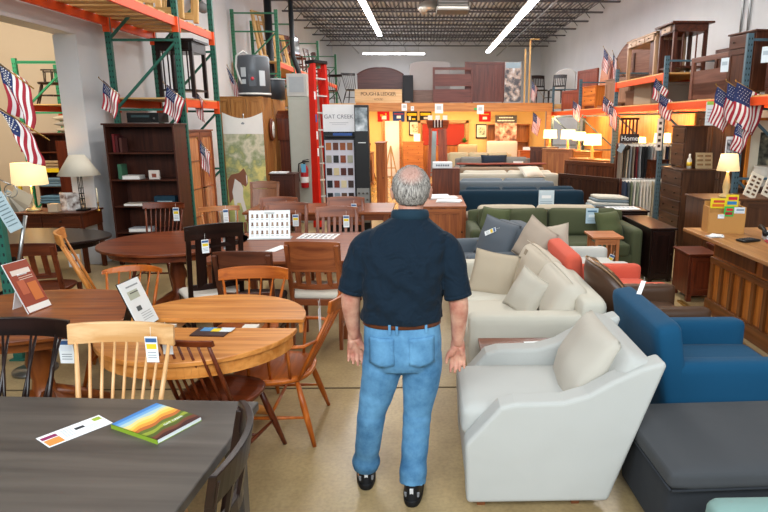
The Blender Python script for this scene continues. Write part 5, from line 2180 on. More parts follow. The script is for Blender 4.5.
mb.tube([(-0.42, 0.0, 1.2), (-0.42, -0.02, 1.8)], [0.02, 0.05], BLACKM, seg=8)
# things on the far left high shelf: ladders, chairs, framed mirror
for k, (y, z0) in enumerate(((15.15, 3.34), (15.75, 3.34), (16.9, 3.34))):
    headboard('tall pale wooden ladder rack, %s one on the green rack' % ['nearest', 'middle', 'farthest'][k], PINE, 0.5, 1.15 - 0.12 * k, (-3.75, y, z0), 70 - 10 * k, slats=3, name='ladder_rack', cat='ladder rack', lean=10 + 4 * k,
              group='ladder racks on the green rack', th=0.04)
for k, (x, y, z, rz) in enumerate(((-3.75, 18.0, 3.34, 60), (-3.75, 19.0, 3.34, 100), (-3.7, 21.4, 3.34, 80), (-3.7, 22.8, 3.34, 120))):
    rail_chair('brown chair stored high on the green rack, %s in its row' % ['first', 'second', 'third', 'last'][k], CHERRYD, loc=(x, y, z), rz=rz, top=1.0, cushion=None, nsl=4, tagc=False, group='chairs stored on the green rack')
mi = thing('arched_mirror', 'arched mirror in a brown frame leaning high on the green rack', 'mirror', (-4.05, 19.9, 3.34), 70)
mb = MB()
pts = [(-0.3, 0), (0.3, 0)] + [(0.3 * cos(pi * q / 12), 0.95 + 0.3 * sin(pi * q / 12)) for q in range(13)]
mb.prism(pts, 0, 0.04, 'XZ')
mb.build('frame', CHERRYD(), mi)
mb = MB()
mb.prism([(x * 0.86, 0.05 + z * 0.93) for x, z in pts], -0.004, 0.0, 'XZ')
mb.build('glass', plain('#c8cdd0', 0.08, 0.6), mi)
cabinet('pale cardboard crate low on the green rack', PINE, 0.7, 0.7, 0.5, [('open', 1, 1)], (-3.85, 17.4, 2.29), 80, name='crate', cat='crate', over=0)
wbx = thing('floodlight', 'grey security floodlight fixed high on the left wall', 'lamp', (-4.5, 12.6, 4.25))
mb = MB()
mb.box((0.05, 0, 0), (0.1, 0.16, 0.16))
mb.build('bracket', STEEL, wbx)
for s_ in (0, 1):
    mb = MB()
    mb.tube([(0.1, 0.0, 0.02), (0.24, -0.25 + 0.15 * s_, -0.14), (0.30, -0.42 + 0.15 * s_, -0.2)], [0.05, 0.07, 0.10], seg=12)
    mb.build('head', plain('#8c8c8c', 0.4), wbx)

# flags on the left
flag('striped flag at the upper left edge, the higher of the two', (-3.1, 4.6, 2.39), 0.40, 0.27, 38, 14, 0.35, seed=1)
flag('striped flag at the left edge hanging lower, touching its neighbour', (-3.03, 4.5, 2.04), 0.32, 0.24, 35, 14, 0.4, seed=2)
flag('small striped flag hung on the white pier left of the bookcase', (-4.17, 8.2, 2.47), 0.36, 0.26, 42, 2, 0.3, seed=3)
flag('small striped flag on the teal post above the bookcase', (-3.52, 8.6, 2.44), 0.36, 0.31, 42, -5, 0.35, seed=4)
flag('small striped flag just above the china cabinet', (-3.47, 9.5, 2.42), 0.38, 0.23, 52, 2, 0.28, seed=5)
flag('small striped flag standing on the oak wardrobe left of the water heater', (-3.49, 11.3, 2.89), 0.38, 0.34, 60, 2, 0.595, seed=6)
flag('small striped flag hanging in front of the china cabinet doors', (-3.32, 9.1, 1.68), 0.4, 0.23, 52, 6, 0.28, seed=7)
# ================================================================== the room under the loft and what stands on it
OAKL = wood('#a96a32', '#c98a4c', 'X')
mb = MB()
mb.box((0.95, 20.0, 2.405), (6.3, 0.12, 0.27))
struct(mb.build('trim_60', OAKL))
mb = MB()
mb.box((0.95, 22.2, 2.42), (6.3, 4.4, 0.2))
struct(mb.build('loft_floor', PINE('X')))
mb = MB()
mb.box((0.0, 22.15, 1.2), (8.6, 0.15, 2.4))
struct(mb.build('wall_loft_room', WALLY))
for k, x in enumerate((-2.10, 4.0)):
    mb = MB()
    mb.box((x, 20.0, 1.135), (0.14, 0.14, 2.27))
    struct(mb.build('trim_%d' % (61 + k), OAKL))
# boarded shop floor by the far room
m, n_, l_, b_ = _base('oak_boards', 0.25)
mb = MB()
mb.box((-1.35, 17.0, 0.004), (1.9, 9.6, 0.008))
struct(mb.build('trim_63', wood('#b07a34', '#d39c4c', 'Y', rough=0.2)))

# door panel, its emission material meant to stand in for daylight
d1 = thing('door', 'bright white door at the back of the yellow room', 'door', (-1.17, 22.03, 0))
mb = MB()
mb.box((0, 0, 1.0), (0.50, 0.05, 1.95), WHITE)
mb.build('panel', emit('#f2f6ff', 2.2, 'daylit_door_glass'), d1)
for sx in (-1, 1):
    mb = MB()
    mb.box((sx * 0.29, -0.02, 1.0), (0.08, 0.1, 2.0))
    mb.build('frame', OAKL, d1)
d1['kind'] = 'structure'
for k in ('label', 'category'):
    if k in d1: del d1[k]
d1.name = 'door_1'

# pennants in a row under the loft beam
def pennant(label, x, w, h, bg, parts, z=2.13):
    t = thing('team_banner', label, 'banner', (x, 22.05, z))
    mb = MB()
    mb.box((0, 0, 0), (w, 0.012, h))
    mb.build('cloth', plain(bg, 0.7), t)
    mb = MB()
    for (px, pz, pw, ph, c) in parts:
        mb.box((px * w, -0.008, pz * h), (pw * w, 0.004, ph * h), plain(c, 0.7))
    mb.build('emblem', None, t)
pennant('red square banner with a white and yellow figure', -1.53 + 0.06, 0.42, 0.36, '#c8141c', [(0.05, -0.1, 0.4, 0.35, '#f2ece4'), (-0.15, 0.1, 0.25, 0.2, '#e8b83a'), (0.2, 0.22, 0.12, 0.2, '#e8b83a')])
pennant('blue banner with a red line and white mark', -0.93 + 0.0, 0.42, 0.36, '#1c3f80', [(0, 0.25, 0.8, 0.1, '#b23a4a'), (0, -0.05, 0.34, 0.25, '#e6e9ee')])
pennant('black banner with yellow lettering marks, the left one of the two', -0.46, 0.38, 0.36, '#17181a', [(0, 0.2, 0.85, 0.25, '#e3c024'), (-0.2, -0.15, 0.2, 0.35, '#d9d6c4'), (0.15, -0.25, 0.3, 0.15, '#e3c024')])
pennant('black banner with yellow lettering marks, the right one of the two', 0.02, 0.42, 0.36, '#17181a', [(0, 0.22, 0.85, 0.25, '#e3c024'), (0.05, -0.15, 0.4, 0.22, '#c9c6c0')])
pennant('red banner with a yellow line and white mark, right of the wall decor', 2.13, 0.42, 0.36, '#c8141c', [(0, 0.22, 0.7, 0.12, '#e0a03a'), (0.0, -0.15, 0.36, 0.25, '#f0ece6')])
# cards pinned on the beam
for k, (x, z, w, h) in enumerate(((-0.66, 2.40, 0.17, 0.22), (-0.4, 2.36, 0.1, 0.14), (0.45, 2.36, 0.26, 0.3), (1.78, 2.33, 0.22, 0.28))):
    mb = MB()
    mb.box((0, 0, 0), (w, 0.006, h), PAPER)
    mb.box((0, -0.004, 0.02), (w * 0.6, 0.002, h * 0.4), plain('#b9bec4', 0.6))
    tag(mb.build('notice_card', None, None, (x, 19.93, z)), 'white notice card pinned to the loft beam, %s from the left' % ['first', 'second', 'third', 'fourth'][k], 'card', 'notice cards on the loft beam')
mb = MB()
mb.box((0, 0, 0), (0.09, 0.006, 0.06))
tag(mb.build('green_tag', plain('#3db35a', 0.5), None, (1.62, 19.93, 2.35)), 'small green tag pinned to the loft beam left of the last notice card', 'tag')

# framed pictures
def framed(label, x, z, w, h, y=22.02, stops=None, fr=None, seed=1.0):
    t = thing('framed_picture', label, 'picture', (x, y, z))
    mb = MB()
    for sx in (-1, 1):
        mb.box((sx * w / 2, 0, 0), (0.04, 0.04, h + 0.04))
        mb.box((0, 0, sx * h / 2), (w, 0.04, 0.04))
    mb.build('frame', fr or DARK('X'), t)
    mb = MB()
    mb.box((0, 0.0, 0), (w - 0.02, 0.01, h - 0.02))
    mb.build('mat_board', plain('#e6dcc4', 0.6), t)
    mb = MB()
    mb.box((0, -0.008, 0), (w * 0.6, 0.008, h * 0.6))
    mb.build('print', picture('print_%s' % label[:9].replace(' ', '_'), stops or [(0.4, '#5d7a6a'), (0.55, '#d9cfae'), (0.7, '#b98f5c')], 7, seed), t)
framed('framed print with a pale mat on the yellow wall, middle of the room', 2.02, 1.62, 0.38, 0.46)
framed('framed print on the left part of the yellow wall above the drawers', -0.37, 1.72, 0.36, 0.46, stops=[(0.4, '#8a7a5a'), (0.55, '#e0d4b0'), (0.7, '#6a6a5a')], seed=5)
framed('narrow framed print at the far left of the yellow wall', -2.28, 1.5, 0.22, 0.8, stops=[(0.4, '#b5422a'), (0.55, '#e0c4a0'), (0.7, '#8a3a2a')], seed=8)
# red flag in an oak opening
ro = thing('red_banner', 'large red cloth hung in an oak framed opening behind the tower', 'banner', (0.75, 22.0, 0))
mb = MB()
mb.box((-0.1, 0, 1.50), (1.5, 0.02, 0.75))
mb.build('cloth', fabric('#a5372c'), ro)
for x in (-0.95, 0.75):
    mb = MB()
    mb.box((x, -0.02, 1.0), (0.1, 0.08, 2.0))
    mb.build('post', OAKL, ro)
mb = MB()
mb.box((-0.1, -0.02, 1.95), (1.8, 0.08, 0.1))
mb.build('lintel', OAKL, ro)
mb = MB()
mb.box((-0.1, 0.0, 0.55), (1.5, 0.04, 1.1))
mb.build('panel', OAK('Z'), ro)
# big workshop photo poster and dark openings at its sides
po = thing('poster', 'tall poster of hands at work with a dark header, hung under the loft', 'poster', (2.83, 21.6, 0))
mb = MB()
mb.box((0, 0, 1.60), (0.76, 0.02, 1.10))
mb.build('print', picture('hands_print', [(0.3, '#3a2420'), (0.45, '#8a5a48'), (0.58, '#c79a84'), (0.72, '#e2c8b8')], 5, 6), po)
mb = MB()
mb.box((0, -0.012, 2.04), (0.76, 0.01, 0.26), plain('#3a3634', 0.6))
for q in range(9):
    mb.box((-0.22 + 0.055 * q, -0.02, 2.09), (0.035, 0.004, 0.035), plain('#d8cfc0', 0.6))
for q in range(12):
    mb.box((-0.28 + 0.05 * q, -0.02, 1.985), (0.035, 0.004, 0.035), plain('#d8cfc0', 0.6))
mb.build('header', None, po)
for x in (-0.3, 0.3):
    mb = MB()
    mb.tube([(x, 0.02, 0.0), (x, 0.02, 2.16)], 0.012)
    mb.build('pole', STEEL, po)
cabinet('oak framed hutch with a dark inside behind the tall poster', OAK, 1.5, 0.3, 1.85, [('open', 3, 1)], (2.95, 21.9, 0), 0, name='hutch', cat='hutch')

# furniture in the yellow room
cabinet('oak five drawer chest under the left framed print', lambda a='X': wood('#a8602a', '#c9803e', a), 0.72, 0.5, 1.25, [('drawer', 1, 1)] * 5, (-0.42, 21.5, 0), 0, name='chest_of_drawers', cat='dresser')
mb = MB()
mb.box((0, 0, 0.13), (0.22, 0.01, 0.26), PAPER)
tag(mb.build('price_sign', None, None, (-0.28, 21.3, 1.285)), 'white sign leaning on the oak five drawer chest', 'sign')
cabinet('oak writing desk at the left of the yellow room', lambda a='X': wood('#96552a', '#bd7a44', a), 0.95, 0.55, 1.0, [('drawer', 2, 1), ('open', 1, 3)], (-2.1, 19.2, 0), 0, name='desk', cat='desk')
cabinet('cherry hutch top seen past the finish display', CHERRY, 0.5, 0.4, 1.55, [('door', 1, 1)], (-2.5, 20.6, 0), 0, name='hutch', cat='hutch')
spindle_chair('thin dark chair frame in front of the yellow wall at left', CHERRYD, loc=(-1.95, 20.4, 0), rz=20, top=1.25, tagc=False)
cabinet('side panel of a reddish bed or cupboard right of the finish display', lambda a='X': wood('#8a4a24', '#b36a38', a), 0.18, 0.9, 1.5, [('door', 1, 1)], (-1.08 + 0.14, 13.3, 0), 0, name='cabinet', cat='cabinet')
# rocking or A-frame easel
ea = thing('easel', 'pale A frame easel standing before the bright door', 'easel', (-1.1, 19.6, 0))
for p, q in (((-0.25, 0, 0), (0.0, 0.05, 1.2)), ((0.25, 0, 0), (0.0, 0.05, 1.2)), ((0, 0.35, 0), (0, 0.07, 1.15))):
    mb = MB()
    mb.bar(p, q, 0.04, 0.04)
    mb.build('leg', PINE('Z'), ea)
mb = MB()
mb.bar((-0.16, 0.0, 0.5), (0.16, 0.0, 0.5), 0.04, 0.03)
mb.build('rail', PINE('X'), ea)
# plant on a stand
pl_ = thing('potted_plant', 'small green plant in a red box below the middle framed print', 'plant', (1.38, 21.7, 0.0))
mb = MB()
mb.box((0, 0, 0.55), (0.3, 0.3, 1.1))
mb.build('stand', OAK('Z'), pl_)
mb = MB()
mb.lathe([(0.09, 1.1), (0.12, 1.22)], seg=16)
mb.build('pot', plain('#b5422a', 0.6), pl_)
mb = MB()
rnd = random.Random(5)
for q in range(46):
    a, e_ = rnd.uniform(0, 6.28), rnd.uniform(0.2, 1.4)
    L = rnd.uniform(0.12, 0.22)
    p = Vector((0, 0, 1.22))
    d = Vector((cos(a) * cos(e_), sin(a) * cos(e_), sin(e_)))
    s_ = d.cross(Vector((0, 0, 1))).normalized() * 0.03
    tip = p + d * L
    mid = p + d * L * 0.6
    mb.faces([p, mid + s_, tip, mid - s_], [(0, 1, 2, 3)])
fo = mb.build('foliage', plain('#3f7a2c', 0.6), pl_)

# tapered clock-tower display
tw = thing('display_tower', 'tall tapering reddish tower display with a slanted mirror, just past the man', 'display', (0.34, 16.7, 0), 0)
TW = lambda a='X': wood('#7c3318', '#a6512a', a)
for sx in (-1, 1):
    for sy in (-1, 1):
        mb = MB()
        mb.bar((sx * 0.26, sy * 0.24, 0.0), (sx * 0.19, sy * 0.19, 1.78), 0.08, 0.08)
        mb.build('leg', TW('Z'), tw)
mb = MB()
mb.box((0, 0, 1.88), (0.62, 0.55, 0.22), None, None, 0.85)
mb.build('head', TW('X'), tw, bevel=0.01)
for q in range(7):
    mb = MB()
    mb.box((-0.12 + 0.04 * q, -0.285, 1.90), (0.02, 0.03, 0.20))
    mb.build('louvre', plain('#e2d8cc' if q % 2 else '#2a1a14', 0.5), tw)
mb = MB()
mb.bar((-0.17, -0.20, 0.5), (-0.13, -0.17, 1.7), 0.20, 0.015, up=(0, 1, 0))
mb.build('mirror', plain('#b9c4c2', 0.1, 0.5), tw)
mb = MB()
mb.bar((0.13, -0.22, 0.3), (0.10, -0.18, 1.75), 0.20, 0.03, up=(0, 1, 0))
mb.build('panel', TW('Z'), tw)
for z in (0.25, 0.6):
    mb = MB()
    mb.box((0, 0, z), (0.5, 0.44, 0.03))
    mb.build('shelf', TW('X'), tw)
for k in range(3):
    mb = MB()
    mb.box((0, 0, 0.06), (0.12, 0.12, 0.12))
    tag(mb.build('tissue_box', WHITE, None, (0.14 + 0.2 * k, 16.7, 1.992)), 'small white box on top of the tower display, %s of three' % ['left', 'middle', 'right'][k], 'box', 'white boxes on the tower display')
# pale upholstered headboards and cards at the back
for k, (x, y, w, h, c, lb) in enumerate(((2.05, 21.2, 0.0, 0, '', ''), )):
    pass
t = thing('upholstered_panel', 'cream upholstered bed head standing before the tall poster', 'headboard', (2.62, 20.9, 0))
mb = MB()
mb.soft((0, 0, 0.66), (1.05, 0.12, 1.3), 0.04, 0.01)
mb.build('pad', fabric('#d6c8b4'), t)
t = thing('recliner', 'tan high-backed recliner left of the cream upholstered bed head', 'armchair', (1.45, 20.7, 0))
mb = MB()
mb.soft((0, 0.2, 0.60), (0.66, 0.2, 1.2), 0.06, 0.02)
mb.build('back', fabric('#b5a07c'), t)
mb = MB()
mb.soft((0, -0.1, 0.3), (0.66, 0.6, 0.4), 0.06, 0.02)
mb.build('seat', fabric('#b5a07c'), t)
cabinet('orange cherry nightstand with a white sign at the right of the yellow room', lambda a='X': wood('#a04c1c', '#c4682c', a), 0.62, 0.45, 1.0, [('drawer', 1, 1)] * 3, (3.42, 20.2, 0), 0, name='nightstand', cat='nightstand')
mb = MB()
mb.box((0, 0, 0.05), (0.42, 0.02, 0.10))
tag(mb.build('paper_sign', PAPER, None, (3.42, 20.1, 1.04)), 'low white sign standing on the orange cherry nightstand', 'sign')
mb = MB()
mb.box((0, 0, 0.08), (0.28, 0.02, 0.16), PAPER)
mb.box((-0.06, -0.011, 0.08), (0.05, 0.002, 0.05), BLACKM)
mb.box((0.06, -0.011, 0.08), (0.05, 0.002, 0.05), BLACKM)
tag(mb.build('paper_sign', None, None, (2.62, 17.15, 0.70)), 'white sign with two dark marks standing on the mid grey sofa', 'sign')

# on the loft
sg = thing('crate_sign', 'long pale wooden sign board with dark lettering on the loft at the left', 'sign', (-1.50, 20.25, 2.55))
mb = MB()
mb.box((0, 0, 0.21), (1.52, 0.06, 0.42))
mb.build('board', wood('#c8a273', '#dfc096', 'X', rough=0.7), sg)
lettering('POUGH & LEDGER', 0.155, plain('#4a3020', 0.6), sg, (0, -0.033, 0.27), space=0.86)
lettering('- HOUSE -', 0.085, plain('#4a3020', 0.6), sg, (0, -0.033, 0.10))
headboard('dark plum arched headboard on the loft above the sign board', lambda a='X': wood('#4c2a28', '#633a36', a), 1.52, 1.12, (-1.46, 20.75, 2.55), 0, arch=0.22)
bk_ = thing('grey_panel', 'pale grey notched-corner panel standing at the back of the loft', 'headboard', (0.17, 21.15, 2.55))
mb = MB()
mb.prism([(-0.68, 0), (0.68, 0), (0.68, 1.28), (0.55, 1.36), (0.2, 1.36), (-0.2, 1.38), (-0.52, 1.34), (-0.68, 1.26)], -0.03, 0.03, 'XZ')
mb.build('panel', plain('#aaa4a2', 0.6), bk_, bevel=0.008)
mb = MB()
mb.box((0, -0.06, 0.22), (1.3, 0.05, 0.44))
mb.build('lower_panel', wood('#6f5248', '#8a6a5c', 'X'), bk_)
headboard('reddish open-gap headboard on the loft, left of the cherry panelled one', lambda a='X': wood('#5f2c22', '#7c4034', a), 1.32, 1.12, (0.92, 20.45, 2.55), 0, gap=True)
headboard('wide cherry panelled headboard on the loft left of the photo banner', lambda a='X': wood('#5c2a22', '#794034', a), 1.32, 1.32, (1.98, 20.75, 2.55), 0, panels=5)
bn = thing('banner', 'narrow roll-up photo banner standing on the loft', 'banner', (2.90, 20.6, 2.55))
mb = MB()
mb.box((0, 0, 0.66), (0.54, 0.01, 1.28))
mb.build('print', picture('roll_print', [(0.3, '#1c2226'), (0.45, '#5a5a60'), (0.56, '#b9a79a'), (0.68, '#d5dde2')], 4.5, 9), bn)
mb = MB()
mb.box((0, -0.007, 1.2), (0.5, 0.004, 0.18))
mb.build('header', plain('#93a8b4', 0.5), bn)
mb = MB()
mb.box((0, 0, 0.02), (0.6, 0.2, 0.04))
mb.build('foot', STEEL, bn)
for k, (x, h) in enumerate(((3.27, 1.7), (3.42, 2.0))):
    mb = MB()
    mb.bar((0, 0, 0), (0, 0, h), 0.05, 0.03)
    if k:
        mb.bar((0, 0, h), (0.3, 0, h), 0.03, 0.04)
    tag(mb.build('wooden_pole', PINE('Z'), None, (x, 20.5, 2.55)), ['shorter bare wooden pole next to the photo banner', 'taller wooden pole with a cross arm right of the photo banner'][k], 'pole')
bk2 = cabinet('black case standing on the loft between the plum and grey headboards', lambda a='X': plain('#22252a', 0.6), 0.34, 0.3, 0.85, [('door', 1, 1)], (-0.55, 20.6, 2.55), 0, name='case', cat='case', over=0.0)
for k, (x, rz) in enumerate(((-2.4, 30), (-2.85, -20))):
    spindle_chair(['black spindle chair on the loft left end', 'black spindle chair at the far left of the loft end'][k], DARK, loc=(x + 0.0, 20.9, 2.55) if k == 0 else (-3.3 + 0.1, 21.5, 2.55), rz=rz, top=1.0, tagc=False)
mb = MB()
mb.box((-3.0, 22.2, 2.42), (1.9, 4.4, 0.2))
struct(mb.build('loft_floor', PINE('X')))
# ================================================================== right side
BLUEG = plain('#4b6470', 0.45)
rack('blue grey pallet rack with orange beams along the right wall, loaded with furniture and samples', 4.25, 5.32, [(5.4, 3.07), (8.23, 3.07), (11.0, 3.07), (13.8, 3.07), (17.0, 3.07), (20.6, 3.07)],
     [(5.4, 8.23, [(2.2, 'full')]), (8.23, 11.0, [(2.2, 'full')]), (11.0, 13.8, [(2.2, 'full'), (2.72, 'full')]), (13.8, 17.0, [(2.2, 'full')]), (17.0, 20.6, [(2.2, 'full')])], BLUEG)

# yellow backing wall of the far bays
mb = MB()
mb.box((0, 0, 1.06), (0.04, 8.6, 2.10))
struct(mb.build('wall_bay_right', wood('#c0833f', '#d9a25a', 'Z', rough=0.6), None, (5.42, 16.6, 0)))

CT = lambda a='X': wood('#8a5428', '#b57c46', a, scale=0.8)
ctr = thing('sales_counter', 'long panelled oak sales counter with a pale wooden top', 'counter', (3.23, 4.68, 0), 0)
mb = MB()
mb.box((0.03, 0, 0.44), (0.60, 2.66, 0.78))
mb.build('body', OAK('Z'), ctr)
mb = MB()
mb.box((-0.05, 0.02, 0.845), (0.98, 2.95, 0.035))
mb.build('worktop', wood('#8f5f34', '#b98752', 'Y'), ctr, bevel=0.006)
DKO = wood('#6a3a16', '#8e5526', 'Z')
mb = MB()
mb.box((-0.285, 0, 0.075), (0.05, 2.70, 0.15))
mb.box((-0.285, 0, 0.80), (0.05, 2.68, 0.05))
mb.box((-0.28, 0, 0.56), (0.04, 2.66, 0.06))
mb.build('moulding', wood('#6a3a16', '#8e5526', 'Y'), ctr, bevel=0.004)
for q in range(14):
    mb = MB()
    mb.box((-0.278, -1.30 + 0.2 * q, 0.35), (0.036, 0.055, 0.40))
    mb.build('stile', DKO, ctr, bevel=0.004)
for q in range(3):
    mb = MB()
    mb.box((-0.275, -0.9 + 0.9 * q, 0.685), (0.02, 0.78, 0.15))
    mb.build('panel', DKO, ctr, bevel=0.006)
mb = MB()
mb.box((-0.42, 0.2, 0.012), (0.05, 3.2, 0.024))
tag(mb.build('floor_rail', BRASS, None, (3.22, 4.55, 0)), 'brass coloured rail on the floor along the sales counter', 'rail')

# on the counter
pb = thing('pamphlet_box', 'wooden pamphlet box with coloured cards at the far end of the counter', 'box', (2.98, 5.92, 0.863), -8)
BW = plain('#b98546', 0.6)
mb = MB()
mb.box((0, 0.08, 0.15), (0.34, 0.012, 0.30), BW)
mb.box((0, -0.09, 0.10), (0.34, 0.012, 0.20), BW)
mb.box((-0.17, 0, 0.13), (0.012, 0.18, 0.26), BW)
mb.box((0.17, 0, 0.13), (0.012, 0.18, 0.26), BW)
mb.box((0, 0, 0.006), (0.34, 0.18, 0.012), BW)
mb.box((0, 0.0, 0.12), (0.33, 0.01, 0.22), BW)
mb.build('box', None, pb)
for k, (x, y, z, w, h, c1, c2, c3, lb) in enumerate(((-0.09, -0.02, 0.29, 0.15, 0.10, '#e6cf1e', '#c8402a', '#d96a1e', 'yellow card with red lettering marks'),
                                                    (0.10, 0.03, 0.31, 0.12, 0.12, '#e3c92a', '#c8203a', '#2f7ab0', 'yellow red and blue card'),
                                                    (-0.005, -0.10, 0.22, 0.09, 0.10, '#37b04a', '#c4182c', '#9a1424', 'green card with a red block'),
                                                    (0.12, -0.10, 0.22, 0.10, 0.08, '#d8e0e4', '#8a9aa8', '#c4ccd2', 'white card with grey marks'),
                                                    (-0.09, -0.10, 0.17, 0.06, 0.04, '#e4e8ea', '#b9c0c4', '#e4e8ea', 'tiny white card'))):
    t = thing('leaflet', lb + ' in the pamphlet box on the counter', 'card', (2.98 + x * .85, 5.92 + y, 0.863 + z - h / 2 - 0.0), -8, 'leaflets in the pamphlet box')
    mb = MB()
    mb.box((0, 0, h / 2), (w, 0.004, h), plain(c1, 0.5))
    mb.box((0.005, -0.003, h * 0.68), (w * 0.7, 0.002, h * 0.25), plain(c2, 0.5))
    mb.box((0.0, -0.003, h * 0.3), (w * 0.75, 0.002, h * 0.28), plain(c3, 0.5))
    mb.build('card', None, t)
kb = thing('card_terminal', 'flat black card terminal lying on the counter before the pamphlet box', 'device', (2.98, 5.42, 0.863), 20)
mb = MB()
mb.soft((0, 0, 0.012), (0.20, 0.11, 0.022), 0.009, n=6)
mb.build('body', BLACKM, kb)
mb = MB()
for a in range(5):
    for b in range(3):
        mb.box((-0.06 + 0.03 * a, -0.03 + 0.03 * b, 0.024), (0.02, 0.02, 0.004))
o = mb.build('keys', plain('#3a3c40', 0.5), kb)
tag(o, kind='stuff')
mb = MB()
for q in range(4):
    mb.box((0.004 * q, 0, 0.003 + 0.004 * q), (0.14, 0.10, 0.003), PAPER, (0, 0, 0.3 * q))
tag(mb.build('paper_stack', None, None, (2.78, 5.66, 0.863)), 'small fan of white papers at the left corner of the counter', 'paper')
ph = thing('desk_phone', 'black and grey desk phone with a curled cord on the counter', 'phone', (3.26, 5.45, 0.863), -15)
mb = MB()
mb.prism([(-0.09, 0), (0.10, 0), (0.10, 0.08), (-0.09, 0.025)], -0.1, 0.1, 'YZ')
mb.build('body', plain('#c3c7ca', 0.4), ph, bevel=0.006)
mb = MB()
mb.tube([(-0.12, -0.09, 0.07), (-0.115, 0, 0.105), (-0.12, 0.09, 0.11)], [0.026, 0.018, 0.026], seg=10)
mb.build('handset', BLACKM, ph)
mb = MB()
mb.tube([(-0.12 + 0.015 * cos(q * 1.2), -0.12 - 0.008 * q, 0.015 + 0.008 * sin(q * 1.2) + 0.004) for q in range(24)], 0.004, seg=5)
mb.build('cord', plain('#a82a30', 0.5), ph)
mb = MB()
for q in range(5):
    mb.box((0, 0, 0.01 + 0.018 * q), (0.24 - 0.02 * q, 0.18, 0.014), plain(['#3a3f44', '#dfe2e4', '#5d3a28', '#8b97a2', '#22262a'][q], 0.5), (0, 0, 0.1 * q))
tag(mb.build('book_pile', None, None, (3.44, 5.05, 0.863)), 'untidy little pile of ledgers behind the desk phone', 'books')
mb = MB()
mb.box((0, 0, 0.015), (0.26, 0.18, 0.03))
tag(mb.build('wooden_tray', OAK('X'), None, (3.36, 4.72, 0.863), (0, 0, 0.2)), 'shallow wooden tray at the right edge of the counter top', 'tray')
hp = thing('office_chair', 'black office chair back rising behind the counter', 'chair', (3.95, 6.3, 0), -60)
mb = MB()
mb.soft((0, 0, 0.46), (0.46, 0.44, 0.08), 0.035, 0.01)
mb.build('seat', BLACKM, hp)
mb = MB()
mb.soft((0, 0.22, 0.72), (0.42, 0.06, 0.36), 0.03, 0.01)
mb.build('backrest', BLACKM, hp)
mb = MB()
mb.tube([(0, 0, 0.05), (0, 0, 0.44)], 0.025)
for q in range(5):
    a = 2 * pi * q / 5
    mb.bar((0, 0, 0.07), (0.27 * cos(a), 0.27 * sin(a), 0.03), 0.04, 0.03)
mb.build('base', BLACKM, hp)

# tables under and before the counter end
cabinet('reddish brown side table at the far end of the counter', lambda a='X': wood('#5a2412', '#7c3a20', a), 0.30, 0.42, 0.52, [('door', 1, 1)], (3.02, 6.55, 0), 0, name='side_table', cat='table')
cabinet('open brown stand tucked next to the counter corner', lambda a='X': wood('#5a2412', '#7c3a20', a), 0.30, 0.4, 0.56, [('drawer', 1, 1), ('open', 1, 3)], (3.42, 6.60, 0), 0, name='side_table', cat='table')
cabinet('near black console cabinet with a brown top, right of the green sofa', DARK, 0.30, 1.05, 0.655, [('door', 1, 1)], (2.90, 7.72, 0), 0, name='console_cabinet', cat='cabinet', over=0.02, foot=0.04)
cabinet('near black low cabinet holding a tray of papers behind the green sofa', DARK, 0.58, 0.5, 0.70, [('door', 1, 1)], (2.84, 8.62, 0), 0, name='side_cabinet', cat='cabinet')
mb = MB()
mb.box((0, 0, 0.003), (0.44, 0.3, 0.004), PAPER)
for q in range(6):
    mb.box((-0.15 + 0.06 * q, 0.02, 0.006), (0.04, 0.16, 0.001), plain('#9aa6b0', 0.5))
tag(mb.build('paper_sheet', None, None, (2.84, 8.60, 0.726)), 'white printed sheets lying on the near black low cabinet', 'paper')

# ---- hanging fabric samples, every hanger a thing
def sample_rail(label, x0, x1, y, z, drop, cols, grp, word, lean=0.0):
    t = thing('sample_rail', label, 'rail', ((x0 + x1) / 2, y, 0))
    w = x1 - x0
    mb = MB()
    mb.tube([(-w / 2, 0, z), (w / 2, 0, z)], 0.012)
    mb.build('rod', STEEL, t)
    for sx in (-1, 1):
        mb = MB()
        mb.bar((sx * w / 2, 0, 0), (sx * w / 2, 0, z + 0.01), 0.035, 0.035)
        mb.build('post', BROWN('Z'), t)
        mb = MB()
        mb.bar((sx * w / 2, -0.22, 0.015), (sx * w / 2, 0.22, 0.015), 0.04, 0.03)
        mb.build('foot', BROWN('Y'), t)
    n = len(cols)
    for k, c in enumerate(cols):
        x = x0 + 0.05 + (w - 0.1) * k / (n - 1)
        s = thing('fabric_sample', '%s hanging sample, number %d from the left on the %s' % (c[1], k + 1, word), 'fabric sample', (x, y, z), 0, grp)
        s['label'] = '%s fabric length hanging on the %s, %s' % (c[1], word, ORD[k])
        mb = MB()
        nn = 8
        vs, fs = [], []
        ph = k * 0.7
        dd = drop * (1 - 0.03 * (k % 3))
        tw = 0.25 * sin(ph)
        for i in range(nn + 1):
            u = i / nn
            zz = -0.03 - dd * u
            for (yy, sx) in ((-0.20, -1), (0.20, -1), (0.20, 1), (-0.20, 1)):
                wv = 0.006 * sin(6 * u + ph + yy * 8)
                vs.append((sx * 0.011 + wv + yy * tw * 0.2, yy * (0.95 + 0.05 * cos(4 * u + ph)), zz))
        for i in range(nn):
            a, b = i * 4, (i + 1) * 4
            for q in range(4):
                q2 = (q + 1) % 4
                fs.append((a + q, a + q2, b + q2, b + q))
        fs += [(3, 2, 1, 0), (nn * 4, nn * 4 + 1, nn * 4 + 2, nn * 4 + 3)]
        mb.faces(vs, fs, None, False)
        mb.build('cloth', fabric(c[0]), s)
        mb = MB()
        mb.tube([(0, 0.0, -0.02), (0, 0.0, 0.012), (0, 0.012, 0.02), (0, 0.02, 0.0)], 0.003, seg=5)
        mb.box((0, 0, -0.03), (0.026, 0.41, 0.03))
        mb.build('hanger', plain('#e5e2da', 0.5), s)
    return t


